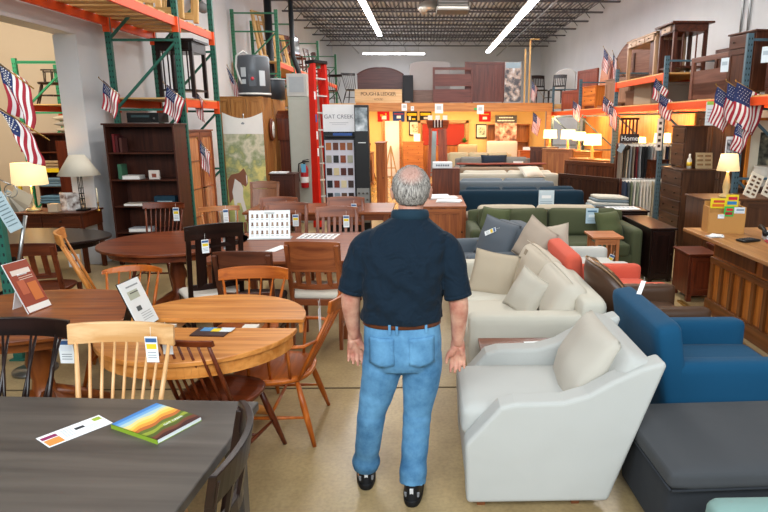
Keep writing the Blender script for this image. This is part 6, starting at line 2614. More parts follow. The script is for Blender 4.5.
ORD = ['first from the left', 'second from the left', 'third from the left', 'fourth from the left', 'fifth from the left', 'sixth from the left', 'seventh from the left', 'eighth from the left',
       'ninth from the left', 'tenth from the left', 'eleventh from the left', 'twelfth from the left', 'thirteenth from the left', 'fourteenth from the left', 'fifteenth from the left', 'sixteenth from the left',
       'seventeenth from the left', 'eighteenth from the left']
N = {'taupe': '#8a7a68', 'brown': '#54402f', 'beige': '#b7a68e', 'grey': '#8d8f90', 'red': '#6a1f22', 'black': '#1c1c20', 'navy': '#232f48', 'white': '#dedad2', 'silver': '#aeb2b2', 'slate': '#4f585e',
     'sage': '#7a8468', 'sand': '#cdbb9c', 'ivory': '#e6dfcf', 'blue': '#44586e', 'pale green': '#a3ad98'}
hi = ['taupe', 'brown', 'beige', 'grey', 'taupe', 'red', 'grey', 'black', 'black', 'slate', 'silver', 'white', 'silver', 'white', 'ivory', 'navy', 'sand', 'ivory']
lo = ['navy', 'slate', 'sage', 'white', 'pale green', 'white', 'ivory', 'white', 'ivory', 'sand', 'ivory', 'ivory', 'silver', 'ivory', 'white', 'white', 'ivory', 'sand']
sample_rail('upper rail of hanging fabric lengths inside the right rack', 3.70, 4.78, 11.75, 1.53, 0.70, [(N[c], c) for c in hi], 'fabric lengths on the upper rail', 'upper rail')
sample_rail('lower rail of hanging fabric lengths in front of the right rack', 3.66, 4.72, 11.28, 0.90, 0.76, [(N[c], c) for c in lo], 'fabric lengths on the lower rail', 'lower rail')
hs = thing('home_sign', 'dark plaque with pale script lettering above the upper sample rail', 'sign', (3.92, 11.74, 1.50), 0)
mb = MB()
mb.box((0, 0, 0.13), (0.36, 0.03, 0.17))
mb.build('board', plain('#352a28', 0.6), hs)
lettering('Home', 0.13, PAPER, hs, (0, -0.018, 0.13))
mb = MB()
for q in range(5):
    mb.box((-0.14 + 0.07 * q, 0.03, 0.32), (0.03, 0.02, 0.4))
mb.box((0, 0.03, 0.5), (0.36, 0.02, 0.04))
mb.build('lattice', BROWN('Z'), hs)
tk = thing('round_tags', 'grey card and dark round tag hanging at the left end of the upper rail', 'tag', (3.70, 11.50, 1.52))
mb = MB()
mb.box((0, 0, -0.06), (0.10, 0.006, 0.16), plain('#8fa0ac', 0.5), (0, 0.5, 0))
mb.build('card', None, tk)
mb = MB()
mb.lathe([(0.05, 0), (0.05, 0.01)], (0, 0, 0), seg=16)
mb.build('round_tag', plain('#2a2018', 0.5), tk, (0.12, 0, -0.05), (R(90), 0, 0))
mb = MB()
mb.tube([(0, 0, 0.0), (0.05, 0, 0.08), (0.12, 0, 0.0)], 0.003)
mb.build('string', BLACKM, tk)

# ---- dressers and cabinets behind the counter
DB = lambda a='X': wood('#43291a', '#63402a', a)
cabinet('tall dark chest of drawers right of the fabric samples, broad side to the camera', DB, 0.80, 0.50, 1.22, [('drawer', 1, 1)] * 5, (4.12, 9.45, 0), -90, name='chest_of_drawers', cat='dresser')
cabinet('dark hutch with a door standing on the tall chest of drawers', DB, 0.5, 0.34, 0.62, [('drawer', 1, 1), ('drawer', 1, 1.4)], (4.16, 9.60, 1.245), -90, name='hutch', cat='hutch', foot=0.02)
mb = MB()
mb.lathe([(0.035, 0), (0.035, 0.13), (0.014, 0.17), (0.014, 0.22)], seg=14, m=plain('#d6cfc0', 0.3))
mb.lathe([(0.0355, 0.04), (0.0355, 0.10)], seg=14, m=plain('#d8b12c', 0.5))
tag(mb.build('bottle', None, None, (4.00, 9.16, 1.25)), 'pale bottle with a yellow label on the tall chest', 'bottle')
mb = MB()
for q in range(3):
    mb.box((0, 0, 0.12), (0.26, 0.012, 0.24), plain('#d9c49a', 0.6))
for r_ in range(3):
    for c in range(2):
        mb.box((-0.06 + 0.12 * c, -0.008, 0.06 + 0.065 * r_), (0.09, 0.003, 0.03), plain('#8a6a44', 0.6))
tag(mb.build('cookie_card', None, None, (4.22, 9.14, 1.25), (R(-10), 0, 0)), 'beige card with brown printed boxes leaning on the tall chest', 'card')
cabinet('broad brown cabinet under the cream lamp behind the counter', lambda a='X': wood('#54301a', '#74482a', a), 1.3, 0.55, 1.02, [('door', 3, 1)], (4.0, 7.4, 0), 0, name='cabinet', cat='cabinet')
table_lamp('lit cream lamp with a sloping shade behind the counter', (3.66, 7.28, 1.045), 0.52, 0.13, 0.20, 0.45, '#ffe0a4', style='gourd', top_r=0.095, basem=plain('#c9ad76', 0.4))
point('counter_lamp_bulb', (3.66, 7.28, 1.45), 3)
for k, (x, a) in enumerate(((3.90, 20), (4.12, 20))):
    cb = thing('sample_card', ['tilted white card with dark round chips, the left one', 'tilted white card with dark round chips, the right one'][k] + ' on the broad brown cabinet', 'card', (x, 7.2, 1.045), 0, 'chip cards on the broad cabinet')
    mb = MB()
    mb.box((0, 0, 0.16), (0.16, 0.012, 0.30))
    mb.build('board', plain('#e0d3bd', 0.5), cb, rot=(R(-10), R(24), 0))
    for r_ in range(5):
        for c in range(2):
            mb = MB()
            mb.box((-0.035 + 0.07 * c, -0.009, 0.06 + 0.05 * r_), (0.04, 0.006, 0.025))
            mb.build('chip', plain(['#4a3020', '#7a5a40'][(r_ + c) % 2], 0.5), cb, rot=(R(-10), R(24), 0))
ck2 = thing('stoneware_crock', 'white stoneware crock behind the near right rack post', 'crock', (4.80, 8.50, 1.045))
mb = MB()
mb.lathe([(0.13, 0), (0.15, 0.03), (0.155, 0.22), (0.14, 0.27), (0.15, 0.29), (0.12, 0.29)], seg=24)
mb.build('body', plain('#cfc8ba', 0.4), ck2)
mb = MB()
for sx in (-1, 1):
    mb.tube([(sx * 0.15, 0, 0.2), (sx * 0.19, 0, 0.18), (sx * 0.15, 0, 0.15)], 0.012)
mb.build('handles', plain('#cfc8ba', 0.4), ck2)
framed('orange wooden frame standing at the right edge behind the crock', 5.04, 1.52, 0.80, 0.92, 8.72, [(0.4, '#2a2a24'), (0.55, '#6b6a5a'), (0.7, '#c4b28c')], wood('#b5621c', '#dc8a30', 'Z'), 12)
cabinet('dark shelf cabinet with the orange frame standing on it at the right edge', DB, 0.9, 0.6, 1.02, [('door', 2, 1)], (4.86, 8.62, 0), 0, name='cabinet', cat='cabinet')
bx_ = thing('photo_card', 'black and white photo card clipped to the near right rack post', 'card', (4.10, 8.12, 1.62), 0)
mb = MB()
mb.box((0, 0, 0), (0.17, 0.006, 0.26), plain('#e6e6e6', 0.5))
mb.build('card', None, bx_)
mb = MB()
mb.box((0, -0.004, 0.0), (0.14, 0.003, 0.18))
mb.build('photo', picture('bw_card', [(0.35, '#26282c'), (0.55, '#9a9ca0'), (0.7, '#e4e4e4')], 22, 3), bx_)

cabinet('big dark armoire filling the bay behind the tall chest of drawers', lambda a='X': wood('#5c3a26', '#7d5438', a), 1.25, 0.5, 1.98, [('door', 3, 1)], (5.0, 9.95, 0), -90, name='armoire', cat='armoire')
# ---- middle distance right: footboards, dressers, lamps
RB = lambda a='X': wood('#4a2516', '#6c3a22', a)
headboard('dark brown panelled footboard right of the navy sofa', lambda a='X': wood('#2f1a12', '#492b1c', a), 1.5, 0.90, (3.22, 12.0, 0), -55, panels=5, name='footboard', cat='footboard')
headboard('brown panelled headboard just behind the dark footboard', RB, 1.6, 1.12, (3.55, 12.75, 0), -55, panels=5)
cabinet('large brown chest with a curved top, left of the sample rails', RB, 1.2, 0.52, 1.22, [('drawer', 2, 1), ('door', 2, 3)], (4.35, 12.1, 0), -72, name='armoire', cat='dresser')
cabinet('orange toned chest with a lamp on it in the fourth bay', lambda a='X': wood('#8f4c1e', '#bb7436', a), 1.3, 0.5, 1.05, [('drawer', 2, 1)] * 4, (4.12, 14.6, 0), -60, name='dresser', cat='dresser')
cabinet('plain brown bed end in the fifth bay', lambda a='X': wood('#7a4a2c', '#9c683f', a), 0.8, 0.3, 1.22, [('door', 1, 1)], (3.55, 16.3, 0), -20, name='cabinet', cat='cabinet')
cabinet('honey chest with a pair of lamps in the fifth bay', lambda a='X': wood('#a05c26', '#c9863f', a), 1.3, 0.5, 1.15, [('drawer', 2, 1)] * 4, (4.16, 16.75, 0), -50, name='dresser', cat='dresser')
cabinet('honey chest in the farthest bay of the right rack', lambda a='X': wood('#a86426', '#d08e44', a), 1.3, 0.5, 1.10, [('drawer', 2, 1)] * 4, (4.0, 18.85, 0), -40, name='dresser', cat='dresser')
cabinet('brown cupboard near the end of the right rack', RB, 0.8, 0.4, 1.2, [('door', 2, 1)], (3.5, 18.0, 0), -10, name='cabinet', cat='cabinet')
for k, (x, y, z, s, lb) in enumerate(((3.83, 18.8, 1.13, 0.19, 'lit lamp in the farthest bay, leftmost of the glowing shades'), (3.94, 16.9, 1.18, 0.2, 'lit lamp left of the pair in the fifth bay'),
                                      (4.18, 16.6, 1.18, 0.18, 'lit lamp right of the pair in the fifth bay'), (4.00, 14.6, 1.08, 0.21, 'large lit lamp in the fourth bay, nearest of the glowing row'),
                                      (4.78, 12.3, 1.25, 0.17, 'small lit lamp on the brown chest with a curved top'), (4.4, 12.55, 1.25, 0.14, 'smallest glowing lamp on the brown chest with a curved top'))):
    if k == 0:
        LP = table_lamp(lb, (x, y, z), 0.58, 0.21, 0.26, 2.2, '#ffdc98', style='gourd', top_r=0.19, basem=plain('#e0b060', 0.3), group='lit lamps of the right rack')
    else:
        o = dup(LP, (x, y, z), 0, lb)
        o.scale = (s / 0.21,) * 3
    point('lamp_bulb', (x, y, z + 0.45 * s / 0.21), 9)

# ---- stored high on the right rack
TT = lambda a='X': wood('#8a6a50', '#b08d6c', a)
dk = thing('writing_desk', 'pale three drawer writing desk stored on the highest right shelf', 'desk', (4.66, 12.75, 2.80), -90)
mb = MB()
mb.box((0, 0, 0.80), (1.7, 0.62, 0.03))
mb.build('desktop', TT('X'), dk)
for q in range(3):
    mb = MB()
    mb.box((-0.5 + 0.5 * q, -0.30, 0.72), (0.46, 0.02, 0.11))
    dr = mb.build('drawer', TT('X'), dk, bevel=0.004)
    mb = MB()
    mb.lathe([(0.008, 0), (0.014, 0.02)], seg=8)
    mb.build('knob', BRONZE, dr, (-0.5 + 0.5 * q, -0.315, 0.72), (R(90), 0, 0))
mb = MB()
mb.box((0, 0.02, 0.72), (1.6, 0.56, 0.12))
mb.build('frame', TT('X'), dk)
for sx in (-1, 1):
    for sy in (-1, 1):
        mb = MB()
        mb.box((sx * 0.78, sy * 0.26, 0.36), (0.07, 0.07, 0.72))
        mb.build('leg', TT('Z'), dk)
mb = MB()
mb.box((0.6, 0.0, 0.36), (0.34, 0.5, 0.60))
mb.build('pedestal', BROWN('Z'), dk)
stt = thing('hall_table', 'dark framed hall table next to the pale desk on the highest right shelf', 'table', (4.68, 11.45, 2.80), -90)
mb = MB()
mb.box((0, 0, 0.84), (0.86, 0.74, 0.03))
mb.box((0, 0.0, 0.76), (0.70, 0.60, 0.14))
mb.build('top', BROWN('X'), stt)
mb = MB()
mb.box((0, -0.31, 0.76), (0.4, 0.02, 0.10))
dr = mb.build('drawer', TT('X'), stt)
mb = MB()
mb.lathe([(0.008, 0), (0.014, 0.02)], seg=8)
mb.build('knob', BRONZE, dr, (0, -0.325, 0.76), (R(90), 0, 0))
for sx in (-1, 1):
    for sy in (-1, 1):
        mb = MB()
        mb.box((sx * 0.32, sy * 0.27, 0.36), (0.06, 0.06, 0.72))
        mb.build('leg', BROWN('Z'), stt)
    for sy in (-0.12, 0.12):
        mb = MB()
        mb.box((sx * 0.32, sy, 0.36), (0.02, 0.02, 0.6))
        mb.build('slat', BROWN('Z'), stt)
mb = MB()
mb.box((0, 0, 0.10), (0.66, 0.56, 0.03))
mb.build('shelf', BROWN('X'), stt)

am = headboard('arched two panel headboard leaning on the right wall beyond the pale desk', lambda a='X': wood('#6c4638', '#87604e', a), 1.5, 1.55, (5.0, 14.9, 2.28), -72, arch=0.42)
mb = MB()
for s_ in (-1, 1):
    mb.box((s_ * 0.72, -0.04, 0.6), (0.06, 0.03, 1.2))
mb.box((0, -0.04, 0.6), (0.05, 0.03, 1.3))
mb.box((0, -0.04, 0.75), (1.4, 0.03, 0.05))
mb.build('stile', wood('#4c2f26', '#64402f', 'Z'), am)
cabinet('brown framed cabinet below the arched headboard on the right rack', lambda a='X': wood('#7c5a44', '#95705a', a), 1.2, 0.5, 0.62, [('door', 2, 1)], (4.72, 14.55, 2.29), -80, name='cabinet', cat='cabinet')
headboard('orange cherry panel leaning on the right wall beyond the brown framed cabinet', lambda a='X': wood('#a8603c', '#c67c50', a), 1.1, 1.25, (4.95, 17.0, 2.29), -80, arch=0.02, th=0.04, lean=6)
headboard('dark cherry panel behind the flags on the right rack', lambda a='X': wood('#7a3220', '#934830', a), 0.8, 1.15, (4.9, 16.1, 2.29), -75, lean=6)
cabinet('small orange chest in front of the cherry panels on the right rack', lambda a='X': wood('#b05c20', '#d47c34', a), 0.8, 0.42, 0.55, [('drawer', 1, 1)] * 2, (4.55, 16.5, 2.29), -80, name='chest', cat='dresser')
headboard('red brown slab headboard farther along the right rack', lambda a='X': wood('#7a3424', '#964a34', a), 1.3, 1.2, (4.95, 19.0, 2.29), -78, panels=0)
headboard('low red brown footboard before the slab headboard', lambda a='X': wood('#7a3424', '#964a34', a), 1.2, 0.6, (4.5, 19.2, 2.29), -78)
wp = headboard('white arched headboard at the far end of the right rack', lambda a='X': plain('#c6c2be', 0.5), 1.0, 1.15, (4.85, 21.6, 2.55), -60, arch=0.15)
for k, (x, y, rz) in enumerate(((3.95, 21.3, 10), (4.45, 21.0, -30))):
    rail_chair(['dark dining chair on the loft end near the wooden poles', 'dark dining chair on the loft end before the white headboard'][k], DARK, loc=(x, y, 2.55), rz=rz, top=0.95, cushion=None, tagc=False)
mb = MB()
mb.box((4.6, 21.6, 2.46), (1.6, 1.9, 0.12))
struct(mb.build('loft_floor', PINE('X')))

# near bay
cabinet('tall slim nightstand stored on the near right shelf beside the post', lambda a='X': wood('#4c2a1c', '#683e2a', a), 0.55, 0.42, 0.84, [('drawer', 1, 1), ('door', 1, 3)], (4.60, 8.75, 2.29), -80, name='nightstand', cat='nightstand')
hbn = headboard('brown footboard with square cutouts stored on the near right shelf', lambda a='X': wood('#6a3f2e', '#865644', a), 1.15, 0.66, (4.44, 9.65, 2.29), -84, gap=True, name='footboard', cat='footboard')
headboard('dark headboard standing behind the footboard on the near right shelf', lambda a='X': wood('#4a2a1c', '#61392a', a), 1.2, 0.82, (4.95, 9.9, 2.29), -84)
cabinet('dark nightstand stored at the right edge of the near shelf', lambda a='X': wood('#4c2418', '#673626', a), 0.6, 0.42, 0.86, [('drawer', 1, 1), ('drawer', 1, 3)], (4.62, 7.72, 2.29), -85, name='nightstand', cat='nightstand')
headboard('tall slatted cherry headboard rising at the top right corner', lambda a='X': wood('#5c2c1e', '#7c4230', a), 1.5, 1.32, (5.0, 7.6, 2.29), -85, gap=True)
for k, (x, y, z) in enumerate(((4.20, 8.75, 2.72), (4.2, 7.7, 2.75))):
    mb = MB()
    mb.box((0, 0, 0), (0.12, 0.004, 0.19), plain('#c9d6de', 0.5))
    mb.box((0, -0.003, 0.02), (0.08, 0.002, 0.05), plain('#9fb0bb', 0.5))
    tag(mb.build('price_sign', None, None, (x, y, z), (0, 0, R(-60))), ['pale price sign on the slim nightstand on the near right shelf', 'pale price sign on the nightstand at the right edge'][k], 'sign', 'price signs of the near right shelf')
t = thing('price_sign', 'tall white price strip hanging on the orange beam of the near right bay', 'sign', (4.20, 9.05, 2.06), -30)
mb = MB()
mb.box((0, 0, 0), (0.13, 0.005, 0.34), plain('#d3dde2', 0.5))
mb.box((0, -0.003, 0.15), (0.11, 0.002, 0.05), plain('#8ebf4a', 0.5))
for q in range(5):
    mb.box((0, -0.003, 0.06 - 0.045 * q), (0.08, 0.002, 0.012), plain('#9fabb3', 0.5))
mb.build('card', None, t)
t = thing('vertical_sign', 'narrow vertical sign with dark marks on the second right rack post', 'sign', (4.18, 10.9, 1.72), 0)
mb = MB()
mb.box((0, 0, 0), (0.10, 0.01, 0.56), plain('#d8d4cf', 0.5))
for q in range(5):
    mb.box((0, -0.007, 0.2 - 0.1 * q), (0.05, 0.003, 0.05), plain('#3a2f2c', 0.5))
mb.build('board', None, t)
# rear stock between the beams
for k, (y, w_, h_, c) in enumerate(((11.7, 0.7, 0.36, '#5b5149'), (12.6, 0.8, 0.40, '#8c7a66'), (13.3, 0.5, 0.3, '#6e4a34'))):
    t = thing('storage_box', ['grey', 'tan', 'brown'][k] + ' storage box between the two right hand orange beams', 'box', (4.7, y, 2.29), 5 * k)
    mb = MB()
    mb.box((0, 0, h_ / 2), (0.6, w_, h_))
    mb.build('box', plain(c, 0.7), t, bevel=0.01)
    mb = MB()
    mb.box((0, 0, h_ - 0.02), (0.62, w_ + 0.02, 0.05))
    mb.build('lid', plain(c, 0.6), t, bevel=0.006)

flag('largest striped flag, rightmost of the cluster by the near right post', (4.03, 8.0, 2.44), 0.52, 0.47, 26, -6, 0.42, seed=20)
flag('striped flag in the middle of the cluster by the near right post', (3.95, 8.1, 2.45), 0.44, 0.36, 30, -4, 0.4, seed=21)
flag('striped flag leftmost of the cluster by the near right post', (3.87, 8.2, 2.4), 0.46, 0.34, 34, -10, 0.42, seed=22)
flag('striped flag low on the near right post above the photo card', (4.08, 8.0, 1.93), 0.34, 0.23, 32, -8, 0.25, seed=23)
flag('striped flag on the upper orange beam left of the second post', (4.04, 10.9, 2.69), 0.34, 0.34, 42, -8, 0.3, seed=24)
flag('striped flag hanging right below the one at the second post', (4.09, 10.8, 2.43), 0.34, 0.34, 32, -2, 0.3, seed=25)
flag('striped flag on the third right post hanging under the beam', (4.09, 13.7, 2.33), 0.46, 0.26, 42, 2, 0.3, seed=26)
flag('small striped flag just left of the third right post, higher', (4.01, 13.9, 2.51), 0.32, 0.31, 37, -5, 0.4, seed=27)
flag('striped flag standing up before the orange panels, left of two', (4.26, 15.0, 3.66), 0.44, 0.31, 52, -4, 0.9, seed=28)
flag('striped flag standing up before the orange panels, right of two', (4.36, 14.6, 3.52), 0.58, 0.23, 62, 4, 0.9, seed=29)
flag('striped flag on the fourth right post', (4.03, 16.9, 2.52), 0.44, 0.31, 37, 2, 0.3, seed=30)
flag('pale striped flag at the far end of the right rack under the beam', (3.49, 20.0, 2.26), 0.6, 0.36, 42, -4, 0.4, seed=31)
flag('pale striped flag standing on the loft end', (3.51, 20.5, 3.28), 0.56, 0.31, 54, -3, 0.8, seed=32)

# heater and duct hung from the roof
ht = thing('unit_heater', 'grey unit heater with a flue hung under the roof', 'heater', (0.75, 17.2, 4.86))
mb = MB()
mb.box((0, 0, 0.15), (0.85, 0.7, 0.42))
mb.build('case', plain('#6f6c68', 0.5, 0.3), ht, bevel=0.01)
for q in range(5):
    mb = MB()
    mb.box((0, -0.36, 0.0 + 0.075 * q), (0.76, 0.03, 0.04))
    mb.build('louvre', plain('#b7b4ae', 0.5, 0.3), ht)
mb = MB()
mb.tube([(-0.42, 0, 0.15), (-0.7, -0.05, 0.1), (-0.85, -0.1, -0.02)], [0.12, 0.13, 0.15], seg=14)
mb.build('flue', plain('#bdb8ae', 0.4, 0.5), ht)
for sx in (-1, 1):
    mb = MB()
    mb.tube([(sx * 0.35, 0, 0.35), (sx * 0.35, 0, ZC - 4.86)], 0.01, seg=6)
    mb.build('hanger', STEEL, ht)
# ================================================================== the man walking away down the aisle
SKIN, _n, _l, _b = _base('skin', 0.5, 0, srgb('#b98670'))
_tc = _n.new('ShaderNodeTexCoord')
_no = _n.new('ShaderNodeTexNoise')
_no.inputs['Scale'].default_value = 14
_no.inputs['Detail'].default_value = 4
_cr = _n.new('ShaderNodeValToRGB')
_cr.color_ramp.elements[0].position = 0.35
_cr.color_ramp.elements[0].color = (*srgb('#a86a58'), 1)
_cr.color_ramp.elements[1].position = 0.65
_cr.color_ramp.elements[1].color = (*srgb('#cc9c84'), 1)
_l.new(_tc.outputs['Object'], _no.inputs['Vector'])
_l.new(_no.outputs['Fac'], _cr.inputs['Fac'])
_l.new(_cr.outputs['Color'], _b.inputs['Base Color'])
_b.inputs['Subsurface Weight'].default_value = 0.08
_b.inputs['Subsurface Radius'].default_value = (0.02, 0.008, 0.004)


def loft(mb, rings, seg=32, e=2.3, fold=None, m=None):
    """rings: (cx, cy, cz, rx, ry[, flat_back])"""
    vs, fs = [], []
    # resample smoothly
    out = []
    for i in range(len(rings) - 1):
        a, b = rings[i], rings[i + 1]
        p0 = rings[i - 1] if i else a
        p3 = rings[i + 2] if i + 2 < len(rings) else b
        for q in range(5):
            t = q / 5
            out.append(tuple(0.5 * ((2 * a[k]) + (-p0[k] + b[k]) * t + (2 * p0[k] - 5 * a[k] + 4 * b[k] - p3[k]) * t * t + (-p0[k] + 3 * a[k] - 3 * b[k] + p3[k]) * t ** 3) for k in range(5)))
    out.append(tuple(rings[-1][:5]))
    n = len(out)
    for (cx, cy, cz, rx, ry) in out:
        for k in range(seg):
            a = 2 * pi * k / seg
            x = math.copysign(abs(cos(a)) ** (2 / e), cos(a)) * rx
            y = math.copysign(abs(sin(a)) ** (2 / e), sin(a)) * ry
            p = Vector((cx + x, cy + y, cz))
            if fold:
                f = fold(p, a)
                p.x += cos(a) * f
                p.y += sin(a) * f
            vs.append(p)
    for i in range(n - 1):
        for k in range(seg):
            k2 = (k + 1) % seg
            fs.append((i * seg + k, i * seg + k2, (i + 1) * seg + k2, (i + 1) * seg + k))
    fs.append(tuple(range(seg)))
    fs.append(tuple((n - 1) * seg + k for k in range(seg)))
    mb.faces(vs, fs, m, True)


def smooth_tube(mb, pts, rs, seg=20, fold=None, m=None, sub=5, flat=1.0):
    P, Rr = [], []
    for i in range(len(pts) - 1):
        a, b = Vector(pts[i]), Vector(pts[i + 1])
        p0 = Vector(pts[i - 1]) if i else a
        p3 = Vector(pts[i + 2]) if i + 2 < len(pts) else b
        for q in range(sub):
            t = q / sub
            P.append(0.5 * ((2 * a) + (b - p0) * t + (2 * p0 - 5 * a + 4 * b - p3) * t * t + (3 * a - p0 - 3 * b + p3) * t ** 3))
            Rr.append(rs[i] * (1 - t) + rs[i + 1] * t)
    P.append(Vector(pts[-1]))
    Rr.append(rs[-1])
    if fold:
        Rr = [r + fold(p) for r, p in zip(Rr, P)]
    mb.tube(P, Rr, m, seg, flat=flat)


def skin_mods(o, vox, it=4, fac=0.5):
    r_ = o.modifiers.new('remesh', 'REMESH')
    r_.mode = 'VOXEL'
    r_.voxel_size = vox
    r_.use_smooth_shade = True
    s_ = o.modifiers.new('smooth', 'SMOOTH')
    s_.iterations = it
    s_.factor = fac


MX, MY = -0.12, 2.90
man = thing('person', 'grey-haired man in a dark navy polo shirt and blue jeans walking away down the aisle', 'person', (MX, MY, 0))

# local coordinates: x right, y away from the camera
HIP = 0.90
LH, RH = (-0.095, 0.0), (0.10, -0.01)
legL = [(-0.10, 0.00, 0.88), (-0.125, 0.01, 0.66), (-0.165, 0.02, 0.47), (-0.195, 0.05, 0.27), (-0.215, 0.085, 0.09)]
legR = [(0.105, 0.00, 0.88), (0.09, 0.00, 0.66), (0.07, 0.01, 0.47), (0.055, -0.03, 0.27), (0.045, -0.075, 0.09)]
armL = [(-0.165, 0.0, 1.42), (-0.225, -0.005, 1.33), (-0.262, -0.012, 1.12), (-0.268, 0.0, 1.05), (-0.262, 0.03, 0.96), (-0.252, 0.055, 0.865)]
armR = [(0.19, 0.0, 1.36), (0.25, -0.01, 1.28), (0.277, -0.03, 1.10), (0.284, -0.03, 1.03), (0.284, -0.005, 0.94), (0.280, 0.02, 0.835)]
armL = [(-0.14, 0.0, 1.36), (-0.20, -0.005, 1.28), (-0.245, -0.012, 1.12), (-0.254, 0.0, 1.05), (-0.252, 0.03, 0.96), (-0.245, 0.055, 0.865)]
HC = Vector((0.052, 0.035, 1.610))   # head centre

mb = MB()
torso = [(0.01, 0.0, 0.80, 0.165, 0.115), (0.005, 0.0, 0.92, 0.172, 0.120), (0.0, 0.0, 1.05, 0.175, 0.125), (0.01, 0.0, 1.20, 0.180, 0.125), (0.022, 0.0, 1.34, 0.190, 0.118),
         (0.03, 0.005, 1.42, 0.165, 0.095), (0.038, 0.01, 1.47, 0.095, 0.075), (0.045, 0.02, 1.51, 0.062, 0.062), (0.052, 0.03, 1.58, 0.060, 0.062)]
loft(mb, torso)
smooth_tube(mb, legL, [0.085, 0.072, 0.056, 0.048, 0.038])
smooth_tube(mb, legR, [0.085, 0.072, 0.056, 0.048, 0.038])
for p in ((legL[-1], (-0.225, 0.18, 0.045)), (legR[-1], (0.05, 0.03, 0.045))):
    smooth_tube(mb, [p[0], ((p[0][0] + p[1][0]) / 2, p[0][1] + 0.01, 0.055), p[1]], [0.038, 0.04, 0.035], sub=3)
for A in (armL, armR):
    smooth_tube(mb, A, [0.052, 0.055, 0.049, 0.047, 0.039, 0.028])


def hand(mb, W, side, tilt=0.0):
    """palm to the camera (-y), thumb towards the body; side = +1 when the body lies at +x"""
    W = Vector(W)
    dn = Vector((0.10 * side * -0.2, 0.12, -0.98)).normalized()
    s = Vector((side, 0.12, 0.0)).normalized()
    s = (s - dn * s.dot(dn)).normalized()
    nrm = Vector((0, -1, 0))
    nrm = (nrm - dn * nrm.dot(dn) - s * nrm.dot(s)).normalized()

    def P(a, b, c):   # a across towards the thumb, b down, c towards the palm side
        return W + s * a + dn * b + nrm * c
    # palm: overlapping flattened tubes, one per metacarpal
    for a0, a1 in ((-0.016, -0.032), (-0.007, -0.012), (0.004, 0.010), (0.013, 0.030)):
        mb.tube([P(a0, -0.01, 0), P(a0 * .5 + a1 * .5, 0.04, 0.0), P(a1, 0.088, 0.004)], [0.021, 0.0165, 0.0125], seg=12)
    mb.tube([P(0.01, 0.015, 0.008), P(0.026, 0.045, 0.014), P(0.034, 0.065, 0.016)], [0.018, 0.017, 0.012], seg=12)
    mb.tube([P(-0.018, 0.02, 0.01), P(-0.026, 0.06, 0.010)], [0.014, 0.012], seg=10)
    # fingers: little, ring, middle, index
    for a, L, r_, curl in ((-0.034, 0.060, 0.0082, 0.95), (-0.012, 0.074, 0.0090, 0.85), (0.010, 0.080, 0.0092, 0.72), (0.032, 0.074, 0.0090, 0.55)):
        p = P(a, 0.086, 0.004)
        ang = 0.28 * curl
        pts = [p]
        cur = p
        for seg_l, bend in ((0.45, 0.25), (0.32, 0.75), (0.23, 0.55)):
            ang += bend * curl
            dirv = dn * cos(ang) + nrm * sin(ang) + s * (a * 1.2)
            cur = cur + dirv.normalized() * (L * seg_l)
            pts.append(cur)
        mb.tube(pts, [r_ * 1.12, r_ * 1.02, r_ * 0.95, r_ * 0.78], seg=10)
    # thumb from the side of the palm
    mb.tube([P(0.022, 0.028, 0.010), P(0.044, 0.052, 0.018), P(0.054, 0.078, 0.026), P(0.056, 0.100, 0.036)], [0.0155, 0.0125, 0.0105, 0.0082], seg=10)


hand(mb, armL[-1], 1)
hand(mb, armR[-1], -1)

# head: skull, jaw, nose, brows, ears, lips
def ell(mb, c, r, m=None, seg=20, rings=14):
    prof = []
    for i in range(rings + 1):
        a = -pi / 2 + pi * i / rings
        prof.append((max(1e-4, cos(a)), sin(a)))
    vs, fs = [], []
    for q, z in prof:
        for k in range(seg):
            vs.append((c[0] + r[0] * q * cos(2 * pi * k / seg), c[1] + r[1] * q * sin(2 * pi * k / seg), c[2] + r[2] * z))
    for i in range(rings):
        for k in range(seg):
            k2 = (k + 1) % seg
            fs.append((i * seg + k, i * seg + k2, (i + 1) * seg + k2, (i + 1) * seg + k))
    mb.faces(vs, fs, m, True)


hx, hy, hz = HC
ell(mb, (hx, hy, hz + 0.02), (0.087, 0.102, 0.100))
ell(mb, (hx, hy + 0.025, hz - 0.045), (0.066, 0.078, 0.075))
ell(mb, (hx, hy + 0.055, hz - 0.088), (0.038, 0.045, 0.030))
mb.tube([(hx, hy + 0.098, hz + 0.012), (hx, hy + 0.112, hz - 0.015), (hx, hy + 0.120, hz - 0.034)], [0.010, 0.012, 0.015], seg=10)
for sx in (-1, 1):
    mb.tube([(hx + sx * 0.012, hy + 0.098, hz + 0.028), (hx + sx * 0.048, hy + 0.084, hz + 0.026)], [0.009, 0.008], seg=8)
    ell(mb, (hx + sx * 0.013, hy + 0.106, hz - 0.036), (0.009, 0.010, 0.008), seg=10, rings=8)
    ell(mb, (hx + sx * 0.090, hy + 0.004, hz - 0.008), (0.010, 0.020, 0.033), seg=12, rings=10)
    ell(mb, (hx + sx * 0.094, hy - 0.006, hz + 0.008), (0.010, 0.012, 0.018), seg=12, rings=8)
mb.tube([(hx - 0.024, hy + 0.092, hz - 0.066), (hx, hy + 0.103, hz - 0.063), (hx + 0.024, hy + 0.092, hz - 0.066)], [0.004, 0.008, 0.004], seg=8)
mb.tube([(hx - 0.022, hy + 0.091, hz - 0.075), (hx, hy + 0.101, hz - 0.077), (hx + 0.022, hy + 0.091, hz - 0.075)], [0.004, 0.008, 0.004], seg=8)
mb.tube([(0.045, 0.02, 1.47), (hx, hy - 0.005, hz - 0.03)], [0.062, 0.060], seg=20)
body = mb.build('body', SKIN, man)
skin_mods(body, 0.0042, 3, 0.5)
